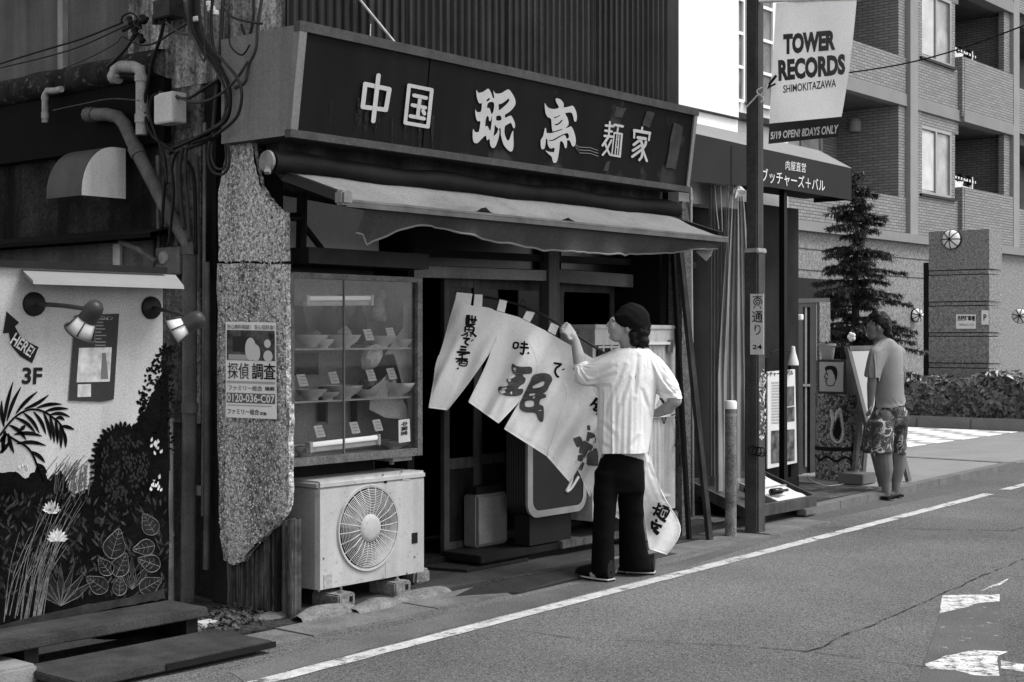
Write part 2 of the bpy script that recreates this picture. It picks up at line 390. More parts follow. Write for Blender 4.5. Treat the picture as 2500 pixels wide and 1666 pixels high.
# corrugated sheets: vertical ribs in real relief, four sheets lapped
def corr_sheet(x0, x1, z0, z1, y, amp=.02, pitch=.064):
    n = int((x1 - x0) / pitch * 8); P = []
    for k in range(n + 1):
        x = x0 + (x1 - x0) * k / n; ph = (x / pitch) % 1.0
        d = amp * (1 if ph < .30 else (1 - (ph - .30) / .15 if ph < .45 else (0 if ph < .85 else (ph - .85) / .15)))
        P.append([Vector((x, y - d, z)) for z in (z0, (z0 + z1) / 2, z1)])
    mm = MB(); mm.grid(P); return mm
for k in range(4):
    x0 = XS + k * (XE - XS) / 4; x1 = XS + (k + 1) * (XE - XS) / 4 + (.03 if k < 3 else 0)
    obj('corrugated_sheet', corr_sheet(x0, x1, 2.95, 7.0, YF - .004 * k), corr, parent=shop)
m = MB(); m.box(XS + .01, XE - .01, YF + .02, YF + .18, 2.40, 7.0); obj('upper_wall', m, conc_dark, parent=shop)
m = MB(); m.box(XE + .0, XE + .14, YF - .02, YF + .4, 2.45, 7.0); obj('corner_trim', m, corr, parent=shop)
# flank wall facing the alley
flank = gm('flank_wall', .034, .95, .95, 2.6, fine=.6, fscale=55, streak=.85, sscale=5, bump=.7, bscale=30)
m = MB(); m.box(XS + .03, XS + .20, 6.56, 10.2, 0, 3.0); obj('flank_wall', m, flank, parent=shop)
m = MB(); m.box(XS + .005, XS + .20, YF + .02, 7.32, 2.93, 7.0)
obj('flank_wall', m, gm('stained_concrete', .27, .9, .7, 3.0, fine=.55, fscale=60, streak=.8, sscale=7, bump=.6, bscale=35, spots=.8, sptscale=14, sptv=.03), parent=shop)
m = MB(); m.box(XS + .0, XS + .04, 6.63, 7.02, 1.0, 2.925)
for q in m.v: q.x += 0
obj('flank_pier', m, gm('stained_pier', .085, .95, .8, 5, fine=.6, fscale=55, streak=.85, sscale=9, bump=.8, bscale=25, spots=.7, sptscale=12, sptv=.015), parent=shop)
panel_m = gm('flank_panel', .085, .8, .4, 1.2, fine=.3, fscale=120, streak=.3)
m = MB(); m.box(XS + .04, XS + .20, 7.325, 8.02, 3.14, 7.0); obj('flank_panel', m, panel_m, parent=shop)
m = MB(); m.box(XS + .04, XS + .20, 8.04, 10.2, 3.14, 7.0); obj('flank_panel', m, panel_m, parent=shop)
m = MB(); m.box(XS - .0, XS + .05, 8.0, 8.055, 3.16, 7.0); obj('joint_strip', m, metal_grey, parent=shop)
# rusted ledge along the flank, sagging
ledge_m = gm('rusty_ledge', .035, .9, .6, 7, fine=.4, fscale=60, streak=.3, bump=.8, bscale=25, spots=.5, sptscale=22, sptv=.2)
P = []
for k in range(40):
    y = 6.95 + k * .085; dz = .012 * nz3((0, y, 0), 3); o_ = .10 + .02 * nz3((3, y, 0), 4)
    P.append([Vector((XS + .03, y, 3.17 + dz)), Vector((XS - o_ * .6, y, 3.16 + dz)), Vector((XS - o_, y, 3.12 + dz)), Vector((XS - o_ * .9, y, 3.02 + dz)), Vector((XS + .03, y, 3.00 + dz))])
m = MB(); m.grid(P); obj('ledge', m, ledge_m, parent=shop, smooth=True)
# near-black fascia board below the ledge and horizontal ledge over the alley
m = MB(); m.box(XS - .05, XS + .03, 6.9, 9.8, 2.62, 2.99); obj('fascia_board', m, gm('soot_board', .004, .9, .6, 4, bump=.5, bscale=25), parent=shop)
P = []
for k in range(16):
    y = 6.8 + k * .2; P.append([Vector((XS + .03, y, 2.14)), Vector((XS - .22, y, 2.08 + .015 * nz3((y, 0, 0), 3))), Vector((XS - .22, y, 2.055)), Vector((XS + .03, y, 2.10))])
m = MB(); m.grid(P); obj('rain_ledge', m, gm('soot_board', .02), parent=shop)
m = MB(); m.box(XS - .015, XS + .03, 7.05, 9.6, 1.2, 2.06); obj('patched_panel', m, gm('patched_panel', .11, .85, .4, 3, fine=.3, fscale=80, streak=.3), parent=shop)
m = MB(); m.box(XS - .035, XS - .016, 7.35, 7.42, 1.25, 2.05); obj('timber_batten', m, gm('pale_timber', .42, .8, .3, 9, streak=.4), parent=shop)
# timber structure of the corner post and frames
for (a, b, c, d, z0, z1, mm_) in [(XS + .02, XS + .12, 6.52, 6.62, 0, 3.0, wood_dark), (5.30, 5.37, 6.10, 6.20, 0, 2.95, wood_dark)]:
    m = MB(); m.box(a, b, c, d, z0, z1); obj('corner_post', m, mm_, parent=shop)
# dark interior shell
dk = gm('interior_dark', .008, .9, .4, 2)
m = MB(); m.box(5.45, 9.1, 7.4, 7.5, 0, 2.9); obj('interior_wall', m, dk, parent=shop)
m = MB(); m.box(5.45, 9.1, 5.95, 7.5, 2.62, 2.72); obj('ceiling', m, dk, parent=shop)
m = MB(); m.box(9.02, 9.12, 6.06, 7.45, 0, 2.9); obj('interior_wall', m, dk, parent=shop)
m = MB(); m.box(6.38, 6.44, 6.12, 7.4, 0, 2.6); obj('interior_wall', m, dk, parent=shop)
m = MB(); m.box(5.42, 6.40, 6.40, 6.46, 0, 2.6); obj('interior_wall', m, gm('case_back', .10, .8, .3, 3), parent=shop)
# transom boards and door posts, plane Y = 6.3
def YB(px, py, Y=6.3): return onY(px, py, Y)
def board(name, p0, p1, q0, q1, mat, th=.05, Y=6.3):           # px corners: top-left p0, top-right p1, bottom-right q1, bottom-left q0
    mm = MB(); mm.prism([YB(*p0, Y), YB(*p1, Y), YB(*q1, Y), YB(*q0, Y)], (0, th, 0)); return obj(name, mm, mat, parent=shop)
board('transom_board', (975,647), (1340,661), (975,676), (1340,686), gm('pale_board', .20, .8, .15, 3, fine=.25))
board('transom_board', (1366,658), (1560,672), (1366,690), (1560,703), gm('mid_board', .11, .8, .2, 3, fine=.25))
board('door_post', (1340,560), (1366,560), (1340,1330), (1366,1330), gm('door_post_m', .07, .8, .3, 6, streak=.3, sscale=20), .09, 6.28)
board('head_beam', (860,600), (1700,640), (860,618), (1700,655), wood_dark, .08, 6.32)
board('fanlight_panel', (985,545), (1330,580), (985,646), (1330,659), gm('fanlight', .01, .25, .3, 3, spec=.5), .02, 6.36)
board('fanlight_panel', (1370,585), (1560,605), (1370,657), (1560,671), MATS['fanlight'], .02, 6.36)
# sliding doors: frames with dark panes
def sliding_door(px0, px1, Y, top=690, bot=1352):
    a = onY(px0, 820, Y); b = onY(px1, 820, Y); zt = 1.88; zb = .07
    fr = MB(); w_ = .05
    for x in (a.x, b.x - w_): fr.box(x, x + w_, Y, Y + .035, zb, zt)
    for z in (zb, .62, zt - .06): fr.box(a.x + w_, b.x - w_, Y + .002, Y + .033, z, z + .07)
    dd = obj('sliding_door', fr, gm('door_frame', .075, .6, .3, 7, streak=.3, sscale=25, spec=.4), parent=shop)
    m1 = MB(); m1.box(a.x + w_, b.x - w_, Y + .012, Y + .018, .69, zt - .06); obj('pane', m1, glassm('pane_dark', .35, .02, .2), parent=dd)
    m2 = MB(); m2.box(a.x + w_, b.x - w_, Y + .010, Y + .02, zb + .07, .62); obj('kick_panel', m2, wood_dark, parent=dd)
sliding_door(1085, 1170, 6.42); sliding_door(1165, 1345, 6.50); sliding_door(1366, 1500, 6.45)
m = MB(); m.box(6.44, 9.0, 6.36, 6.58, 0.0, .07); obj('threshold', m, wood_dark, parent=shop)
# pale board and bracket glimpsed under the awning's left end
m = MB(); m.prism([onY(690,478,6.3), onY(925,520,6.3), onY(925,640,6.3), onY(690,640,6.3)], (0, .02, 0))
obj('pale_panel', m, gm('pale_panel', .8, .6, .1, 2, fine=.15), parent=shop)
m = MB(); m.box(5.45, 6.42, 5.98, 6.35, 1.90, 1.99); obj('case_roof', m, gm('case_roof', .04, .5, .4, 5), parent=shop)
m = MB(); m.tube([onY(738,470,6.1), onY(735,620,6.1)], .03, 8); m.tube([onY(690,530,6.1), onY(740,530,6.1)], .025, 8); m.tube([onY(742,552,6.1), onY(810,640,6.1)], .018, 8)
obj('bracket_frame', m, metal_dark, parent=shop)
# end pier on the right and grey pipes beside it
m = MB(); m.box(9.12, 9.24, 5.93, 6.05, 0, 2.5); obj('end_pier', m, gm('pier_grit', .13, .95, .35, 30, fine=.6, fscale=90, bump=.8, bscale=60), parent=shop)
m = MB(); m.box(9.26, 9.36, 6.05, 6.5, 0, 2.5); obj('end_wall', m, wood_dark, parent=shop)
m = MB(); m.box(9.24, 9.32, 6.10, 9.5, 2.5, 6.5); obj('end_wall', m, conc_dark, parent=shop)

# ------------------------------------------------------------------ wing wall of rendered concrete at the corner
wing = thing('wing_wall', 'pebbledash wing wall with broken corner over rotten timber at the alley mouth', 'wall', (5.2, 6.25, 0))
grit = gm('pebbledash', .33, .95, .95, 48, fine=.7, fscale=120, bump=1.0, bscale=80, streak=.45, sscale=5)
XW = 5.13
def wx(px, py): return onX(px, py, XW)
up = [(533,638),(533,470),(558,342),(615,340),(622,400),(634,450),(652,482),(672,507),(696,520),(697,638)]
dn = [(530,644),(697,644),(699,985),(706,988),(704,1235),(690,1262),(668,1290),(640,1318),(622,1330),(590,1372),(570,1380),(546,1368),(536,1300),(530,1000)]
def rag(pts, amp, k=6):
    out = []
    for i in range(len(pts)):
        a = Vector((pts[i][0], pts[i][1], 0)); b = Vector((pts[(i+1) % len(pts)][0], pts[(i+1) % len(pts)][1], 0))
        for j in range(k):
            p = a.lerp(b, j / k); out.append((p.x + amp * nz3((p.x, p.y, 0), .07), p.y + amp * nz3((p.x, p.y, 9), .07)))
    return out
for pts in (up, dn):
    m = MB(); m.prism([wx(*p) for p in rag(pts, 3.5)], (.035, 0, 0)); obj('render_panel', m, grit, parent=wing)
# scatter of pebbles proud of the face, denser relief
m = MB(); rr = random.Random(3)
for k in range(3200):
    px = rr.uniform(535, 697); py = rr.uniform(380, 1330)
    if py < 520 and px > 560 + (py - 340) * .75 or (px > 640 and py > 1270) or py < 470 and px < 560 - (py - 340) * .15: continue
    c = wx(px, py); s_ = rr.uniform(.003, .0085)
    m.add([c + Vector((0, s_, s_*.2)), c + Vector((0, -s_*.9, s_*.3)), c + Vector((0, s_*.2, s_)), c + Vector((0, -.2*s_, -s_)), c + Vector((-s_*.75, 0, 0))], [(0,4,2),(2,4,1),(1,4,3),(3,4,0)])
obj('pebbles', m, gm('pebble', .5, .9, .5, 30), parent=wing, kind='stuff', fixn=False)
# timber core at the broken foot: separate splintered planks
yA, yB = wx(704, 1300).y, wx(545, 1400).y
n = 13
for k in range(n):
    y0 = yA + (yB - yA) * k / n; y1 = yA + (yB - yA) * (k + 1) / n - .004
    P = []; h = .52 + .1 * nz3((k, 0, 0), 1.3); d = rr.uniform(0, .035)
    for i in range(9):
        z = .01 + i / 8 * h; P.append([Vector((XW + .02 + d + .008 * nz3((y0, z, 0), 14), y0 + .006 * nz3((k, z, 2), 9), z)), Vector((XW + .012 + d + .008 * nz3((y1, z, 4), 14), (y0 + y1) / 2, z)), Vector((XW + .02 + d + .01 * nz3((y1, z, 7), 14), y1 + .006 * nz3((k, z, 5), 9), z)), Vector((XW + .09, y1, z)), Vector((XW + .09, y0, z))])
    m = MB(); m.grid(P, closed=True); obj('rotten_plank', m, gm('rotten_wood', .085, .9, .6, 9, streak=.7, sscale=60, bump=.6, bscale=40), parent=wing)
m = MB(); m.box(XW + .02, XW + .11, 5.90, 5.96, 0, 1.35); obj('edge_post', m, wood_dark, parent=wing)
m = MB(); m.box(XW + .07, XW + .13, 5.95, 6.50, 0, 1.3); obj('timber_core', m, wood_dark, parent=wing)
# ================================================================== main fascia sign
def signP(px, py, off=0.0):
    Y = 5.67
    for _ in range(5):
        p = onY(px, py, Y); Y = 5.70 - .07 * (p.z - 2.54) / .56 - off
    return onY(px, py, Y)
def poly2d(contours):                       # outer + holes in pixel space (y down) -> triangles
    cu = bpy.data.curves.new('c', 'CURVE'); cu.dimensions = '2D'; cu.fill_mode = 'FRONT'
    for c in contours:
        s_ = cu.splines.new('POLY'); s_.points.add(len(c) - 1); s_.use_cyclic_u = True
        for q, p in zip(s_.points, c): q.co = (p[0], -p[1], 0, 1)
    o = bpy.data.objects.new('c', cu); col.objects.link(o); me = ev(o)
    vs = [(q.co.x, -q.co.y) for q in me.vertices]; fs = [tuple(p.vertices) for p in me.polygons]
    bpy.data.objects.remove(o); bpy.data.curves.remove(cu); bpy.data.meshes.remove(me); return vs, fs
def sm2(c, k=3): return [(p.x, p.y) for p in smoothed([(a, b, 0) for a, b in c], k, True)]
def glyph(contours, s_, ox, oy, fn, sm=True):
    cc = [[(a * s_ + ox, b * s_ + oy) for a, b in (sm2(c) if sm else c)] for c in contours]
    vs, fs = poly2d(cc); mm = MB(); mm.add([fn(*p) for p in vs], fs); return mm
SX0, SX1 = 5.06, 8.84
sign = thing('shop_sign', 'long dark fascia sign box with pale brush-style shop name over the awning', 'sign', (6.95, 5.8, 2.54))
sface = gm('sign_face', .010, .6, .3, 1.4, fine=.12, streak=.5, sscale=5, spec=.2, spots=.35, sptscale=3.0, sptv=.06)
sside = gm('sign_side', .155, .6, .15, 2, fine=.25, fscale=150, streak=.2)
strim = gm('sign_trim', .075, .6, .35, 9, fine=.3, fscale=80)
def sy(z): return 5.70 - .07 * (z - 2.54) / .56
m = MB(); z0, z1 = 2.54, 3.105
m.add([(SX0, sy(z0), z0), (SX1, sy(z0), z0), (SX1, 5.88, z0), (SX0, 6.25, z0), (SX0, sy(z1), z1), (SX1, sy(z1), z1), (SX1, 5.88, z1), (SX0, 6.25, z1)],
      [(0,3,2,1),(4,5,6,7),(1,2,6,5),(2,3,7,6)]); m.cur = 1; m.add(m.v[:8], [(3,0,4,7)]); m.cur = 2; m.add(m.v[:8], [(0,1,5,4)])
obj('body', m, [strim, sside, sface], parent=sign)
xs = [SX0, 6.05, 7.95, SX1]
for k in range(3):
    m = MB(); a, b = xs[k] + .004, xs[k+1] - .002; d = .004 + .004 * (k % 2)
    m.add([(a, sy(z0+.03)-d, z0+.03), (b, sy(z0+.03)-d, z0+.03), (b, sy(z1-.03)-d, z1-.03), (a, sy(z1-.03)-d, z1-.03)], [(0,1,2,3)])
    obj('face_panel', m, sface, parent=sign)
for (za, zb, dd) in ((z1-.035, z1+.015, .022), (z0-.012, z0+.028, .02)):
    m = MB(); m.add([(SX0-.01, sy(za)-dd, za), (SX1+.01, sy(za)-dd, za), (SX1+.01, sy(zb)-dd, zb), (SX0-.01, sy(zb)-dd, zb), (SX0-.01, sy(za)+.02, za), (SX1+.01, sy(za)+.02, za), (SX1+.01, sy(zb)+.03, zb), (SX0-.01, sy(zb)+.03, zb)],
         [(0,1,2,3),(4,7,6,5),(0,4,5,1),(3,2,6,7),(0,3,7,4),(1,5,6,2)]); obj('edge_trim', m, gm('sign_trim_light', .075, .55, .3, 8, fine=.3), parent=sign)
for x, wd in ((SX0, .045), (SX1 - .03, .03)):
    m = MB(); m.add([(x-.006, sy(z0)-.016, z0+.03), (x+wd, sy(z0)-.016, z0+.03), (x+wd, sy(z1)-.016, z1-.03), (x-.006, sy(z1)-.016, z1-.03), (x-.006, sy(z0)+.02, z0+.03), (x+wd, sy(z0)+.02, z0+.03), (x+wd, sy(z1)+.03, z1-.03), (x-.006, sy(z1)+.03, z1-.03)],
         [(0,1,2,3),(4,7,6,5),(0,4,5,1),(3,2,6,7),(0,3,7,4),(1,5,6,2)]); obj('edge_trim', m, sside, parent=sign)
letter = gm('sign_letter', .36, .6, .08, 6, fine=.1)
G = lambda a, b: signP(a, b, .015)
min_out = [(190,165),(225,215),(260,220),(330,200),(400,150),(430,142),(460,170),(500,260),(520,320),(548,330),(540,240),(532,180),(570,230),(620,240),(700,225),(780,175),(830,155),(870,180),(920,250),(965,340),(980,420),(965,480),(915,550),(850,610),(768,665),(775,725),(830,700),(880,685),(905,700),(950,790),(972,870),(960,930),(940,935),(920,900),(895,840),(870,832),(800,870),(765,900),(755,1000),(770,1090),(805,1170),(830,1185),(860,1150),(890,1060),(930,985),(935,1100),(940,1250),(930,1350),(905,1400),(860,1400),(800,1350),(740,1270),(700,1150),(682,1050),(680,950),(645,942),(655,1000),(640,1120),(610,1220),(570,1310),(520,1335),(480,1300),(462,1230),(455,1150),(410,1180),(395,1150),(375,1085),(300,1150),(220,1230),(180,1238),(135,1215),(115,1120),(118,1000),(128,950),(155,1005),(200,1018),(240,1000),(260,900),(270,800),(220,795),(190,750),(170,650),(170,560),(200,605),(240,612),(285,590),(300,440),(250,435),(215,370),(195,280)]
min_holes = [[(390,380),(440,330),(465,345),(420,395)], [(420,440),(480,405),(545,430),(540,560),(512,640),(490,640),(465,560),(440,525),(405,530)],
 [(415,690),(440,720),(445,780),(465,795),(488,760),(500,690),(508,700),(500,800),(478,960),(458,980),(430,920),(408,888),(370,900),(375,800),(390,720)],
 [(640,455),(700,440),(780,385),(830,345),(855,350),(840,400),(790,460),(720,520),(650,575),(640,520)], [(600,690),(680,690),(690,770),(600,780),(588,740)],
 [(562,868),(590,905),(625,938),(630,965),(600,1035),(548,1090),(538,1080),(550,980)]]
ting_out = [(250,265),(290,330),(350,370),(430,385),(520,365),(525,330),(490,270),(465,180),(520,172),(580,205),(630,280),(630,350),(720,340),(800,318),(840,350),(880,440),(895,540),(885,625),(860,638),(838,620),(820,540),(790,465),(730,455),(660,475),(700,550),(725,640),(720,710),(670,765),(720,755),(770,735),(800,760),(840,850),(870,980),(868,1080),(840,1135),(800,1130),(770,1060),(745,1020),(700,1015),(695,1100),(685,1165),(655,1165),(630,1090),(600,1040),(555,1040),(545,1150),(525,1300),(500,1420),(470,1465),(425,1465),(405,1420),(385,1345),(320,1290),(262,1220),(330,1245),(420,1255),(440,1230),(440,1165),(370,1180),(330,1150),(305,1080),(300,1000),(270,990),(265,1080),(240,1180),(205,1195),(175,1170),(165,1080),(170,1000),(215,930),(250,775),(275,780),(285,860),(350,872),(430,858),(590,802),(580,788),(430,835),(400,815),(385,700),(370,580),(310,550),(265,470),(248,350)]
ting_holes = [[(435,548),(480,540),(545,508),(550,520),(490,555),(445,570)], [(455,690),(520,670),(580,610),(605,600),(590,640),(530,695),(465,715)], [(330,1010),(400,1005),(500,950),(600,900),(680,870),(715,880),(735,930),(720,970),(690,980),(660,920),(620,912),(520,970),(430,1020),(350,1028)]]
k_ = 140 / 1155
obj('character', glyph([min_out] + min_holes, k_, 1140, 200, G), letter, parent=sign, label='large pale brush character with two halves')
obj('character', glyph([ting_out] + ting_holes, k_, 1300, 220, G), letter, parent=sign, label='large pale brush character with roof stroke')
def stroke2d(pts, w, k=1):                  # rounded bar outline around a polyline, pixel space
    out = []; n = len(pts)
    for a, b in zip(pts[:-1], pts[1:]):
        d = Vector((b[0]-a[0], b[1]-a[1])); L_ = d.length; d /= L_; nn = Vector((-d.y, d.x)); c = []
        for t in range(7): an = math.pi/2 + math.pi*t/6; c.append((a[0] + w/2*(d.x*math.cos(an)+nn.x*math.sin(an)), a[1] + w/2*(d.y*math.cos(an)+nn.y*math.sin(an))))
        for t in range(7): an = -math.pi/2 + math.pi*t/6; c.append((b[0] + w/2*(d.x*math.cos(an)+nn.x*math.sin(an)), b[1] + w/2*(d.y*math.cos(an)+nn.y*math.sin(an))))
        out.append(c)
    return out
def strokes_obj(name, lines, w, s_, ox, oy, fn, mat, parent, **kw):
    mm = MB(); i = 0
    for ln in lines:
        ww = w
        if isinstance(ln, dict): ww = ln['w']; ln = ln['p']
        for c in stroke2d([(a*s_+ox, b*s_+oy) for a, b in ln], ww*s_):
            mm.add([fn(*p) + Vector((0, -.0006*(i % 5), 0)) for p in c], [tuple(range(len(c)))]); i += 1
    return obj(name, mm, mat, parent=parent, **kw)
s4 = 600 / 1882
strokes_obj('character', [[(1040,645),(1225,685),(1198,842),(1020,820),(1040,645)], [(1140,580),(1100,928)]], 34, s4, 560, 0, G, letter, sign)
strokes_obj('character', [[(1375,655),(1550,690),(1520,972),(1345,942),(1375,655)], [(1412,732),(1505,752)], [(1402,806),(1500,826)], [(1385,890),(1490,910)], [(1460,745),(1440,895)], [(1482,850),(1492,872)]], 28, s4, 560, 0, G, letter, sign)
s5 = 160 / 1930
strokes_obj('character', [[(350,325),(575,345)],[(335,475),(520,500)],[(310,630),(540,655)],{'w':58,'p':[(465,220),(430,640)]},[(400,690),(250,910)],{'w':58,'p':[(330,840),(390,1020),(470,1190)]},{'w':58,'p':[(510,760),(380,1030),(250,1190)]},[(600,305),(840,350)],{'w':50,'p':[(715,350),(690,510)]},{'w':56,'p':[(600,540),(820,575),(760,1240),(480,1190),(520,1180)]},{'w':40,'p':[(600,540),(530,1170)]},{'w':34,'p':[(675,600),(620,1170)]},{'w':34,'p':[(735,610),(690,1180)]},{'w':30,'p':[(670,730),(715,737)]},{'w':30,'p':[(650,960),(700,967)]}], 72, s5, 1450, 280, lambda a, b: signP(a, b, .015), letter, sign)
strokes_obj('character', [{'w':56,'p':[(1425,380),(1415,450)]},[(1190,470),(1640,550)],{'w':58,'p':[(1190,470),(1180,680)]},{'w':54,'p':[(1640,550),(1612,760)]},[(1290,680),(1510,715)],{'w':80,'p':[(1340,760),(1175,890)]},{'w':70,'p':[(1380,760),(1430,900),(1430,1100),(1400,1250),(1330,1340)]},{'w':76,'p':[(1400,900),(1150,1060)]},{'w':76,'p':[(1400,1040),(1130,1240)]},{'w':70,'p':[(1530,800),(1510,900),(1440,1000)]},{'w':64,'p':[(1440,1060),(1550,1370)]}], 90, s5, 1450, 280, lambda a, b: signP(a, b, .015), letter, sign)
# pale run-off streaks below the first two characters
rr = random.Random(31)
for k in range(16):
    px = rr.choice((870, 890, 905, 925, 985, 1010, 1035, 1050, 800, 960)) + rr.uniform(-12, 12); y0 = rr.uniform(230, 290); y1 = min(332 + (px-710)*.137 - 6, y0 + rr.uniform(40, 110)); w_ = rr.uniform(2, 7)
    m = MB(); m.add([signP(a, b, .0125 + .0001*k) for a, b in ((px, y0), (px + w_, y0 + 2), (px + w_ - 3, y1), (px - 2, y1))], [(0,1,2,3)]); obj('run_streak', m, worn('streak_pale', .030, .46, 30), parent=sign)
# peeled tape marks on the face
mk = gm('tape_mark', .04, .5, .4, 12, fine=.4)
for q in ([(1505,262),(1530,265),(1518,290),(1500,285)], [(1578,272),(1598,275),(1585,312),(1568,308)], [(1645,300),(1668,310),(1650,415),(1625,410)], [(1480,395),(1490,392),(1485,420),(1472,415)]):
    m = MB(); m.add([signP(a, b, .011) for a, b in rag(q, 3, 3)], [tuple(range(12))]); obj('tape_mark', m, mk, parent=sign)
for k in range(3):
    m = MB(); m.tube([signP(1402 + 2*k, 352 + 5*k, .012), signP(1415, 360 + 7*k, .012), signP(1440, 361 + 7*k, .012), signP(1460, 368 + 7*k, .012)], .0022, 5); obj('scratch', m, gm('scratch', .2, .6), parent=sign)
# stay wires
m = MB(); m.tube([onY(880, 2, 5.85), onY(975, 118, 5.70)], .008, 6); m.tube([onY(840,-60,5.85), onY(880, 2, 5.85)], .008, 6); obj('stay_rod', m, gm('stay', .35, .5, .4, 20), parent=sign)
m = MB(); m.tube([onY(905,60,5.80), onY(903,104,5.68)], .003, 5); obj('stay_rod', m, MATS['stay'], parent=sign)

# ================================================================== retractable awning
awn = thing('awning', 'sagging cloth awning with roller and loose scalloped valance under the dark sign', 'awning', (6.95, 5.6, 2.18))
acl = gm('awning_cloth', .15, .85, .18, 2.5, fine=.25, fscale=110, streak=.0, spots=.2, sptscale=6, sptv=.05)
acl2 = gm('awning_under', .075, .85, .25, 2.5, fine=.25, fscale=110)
m = MB(); P = [Vector((5.02 + k * (8.84 - 5.02) / 24, 5.80, 2.405 + .008 * math.sin(k * .9))) for k in range(25)]
m.tube(P, [.058 + .006 * math.sin(k * 1.7) for k in range(25)], 14); obj('roller', m, gm('roller_cloth', .016, .7, .5, 5, fine=.3, streak=.0), parent=awn, smooth=True, auto=50)
m = MB(); m.lathe([(.0, -.012), (.055, -.012), (.06, 0), (.04, .02), (.03, .05)], (5.0, 5.80, 2.405), 16, (1, 0, 0)); m.bar((5.02, 5.80, 2.41), (4.97, 5.77, 2.34), .03, .02)
obj('roller_end', m, gm('roller_end', .2, .5, .4, 14, metal=0), parent=awn)
# cloth from roller to front bar
AX0, AX1, AY, AZ = 5.16, 8.75, 5.335, 2.178
def acl_pt(s_, t):
    x = 5.10 + (8.79 - 5.10) * s_; xf = AX0 + (AX1 - AX0) * s_; X = x * (1 - t) + xf * t
    Y = 5.785 + (AY - 5.785) * t; Z = 2.36 + (AZ + .012 - 2.36) * t - .045 * math.sin(math.pi * t) * (.6 + .4 * math.sin(s_ * 5))
    Z += .012 * math.sin(s_ * 21 + t * 2) * math.sin(math.pi * t); 
    ridge = math.exp(-((s_ - .235 - .05 * t) / .012) ** 2) * (.035 * t) + math.exp(-((s_ - .46 - .04 * t) / .012) ** 2) * (.022 * t)
    wr = mnoise.noise(Vector((s_*26 + t*3, t*2.2, 1.7))); Z += .022*(.35 - abs(wr))*math.sin(math.pi*min(1, t*1.15))
    return Vector((X, Y, Z + ridge))
m = MB(); m.grid([[acl_pt(i / 90, j / 14) for j in range(15)] for i in range(91)])
obj('canopy_cloth', m, acl, parent=awn, smooth=True, fixn=False)
m = MB(); m.tube([(AX0 - .05, AY, AZ), (AX1 + .03, AY, AZ)], .014, 10); m.bar((AX0 - .06, AY - .012, AZ - .016), (AX1 + .02, AY - .012, AZ - .016), .010, .024); obj('front_bar', m, gm('front_bar', .09, .45, .4, 7, spec=.5), parent=awn)
m = MB(); m.bbox(AX0 - .10, AX0 - .02, AY - .03, AY + .035, AZ - .02, AZ + .055, .012); obj('bar_end', m, gm('roller_end', .2), parent=awn)
m = MB(); m.bar((5.12, 5.80, 2.34), (5.12, 5.36, 2.20), .045, .05); m.bar((5.10, 5.83, 2.38), (5.18, 5.78, 2.28), .06, .05); obj('folding_arm', m, metal_dark, parent=awn)
m = MB(); m.bar((8.74, 5.80, 2.34), (8.72, 5.36, 2.20), .045, .05); obj('folding_arm', m, metal_dark, parent=awn)
# valance hanging from the bar: lower edge swoops
def val_drop(s_):
    if s_ < .02: return .13
    if s_ < .16: return .19 - .13 * math.sin(math.pi * (s_ - .02) / .14 * .5) ** 1.0
    if s_ < .9: return .065 + .085 * math.sin(math.pi * min((s_ - .16) / .74, 1) * .95) ** .8
    return .075 - .02 * (s_ - .9) / .1
P = []
for i in range(121):
    s_ = i / 120; x = AX0 + .12 + (AX1 - AX0 - .12) * s_; dr = val_drop(s_); row = []
    for j in range(9):
        t = j / 8; row.append(Vector((x + .01 * math.sin(s_ * 40) * t, AY + .02 + .05 * t + .030 * math.sin(s_ * 17 + 1 + nz3((s_*8,0,0),1)) * t + .018 * math.sin(s_ * 46 + 2*nz3((s_*12,3,0),1)) * t * t, AZ - .015 - dr * t*(1 + .10*nz3((s_*30, 0, 5), 1)))))
    P.append(row)
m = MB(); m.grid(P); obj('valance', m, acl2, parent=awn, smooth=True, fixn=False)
m = MB(); m.tube([r_[8] for r_ in P], .006, 6); obj('valance_hem', m, gm('hem', .2, .8), parent=awn)
# torn corner of cloth at the far end
q = [Vector((AX1 - .02, AY + .03, AZ - .03)), Vector((AX1 + .02, AY + .1, AZ - .05)), Vector((AX1 + .02, AY + .12, AZ - .11)), Vector((AX1 - .08, AY + .1, AZ - .16)), Vector((AX1 - .25, AY + .08, AZ - .10))]
m = MB(); m.add(q, [(0,1,2,3,4)]); obj('torn_flap', m, acl, parent=awn)
# ================================================================== air-conditioner outdoor unit
ac = thing('air_conditioner', 'pale outdoor air conditioner unit with round fan grille, standing on blocks', 'air conditioner', (5.85, 6.0, .10))
acm = gm('ac_paint', .37, .5, .10, 4, fine=.10, fscale=140, spec=.35, spots=.5, sptscale=26, sptv=.2, streak=.12, sscale=9)
AX, AXE, AYF, AZB, AZT = 5.42, 6.27, 5.87, .10, .705
fc = Vector((5.80, AYF, .415)); FR = .225
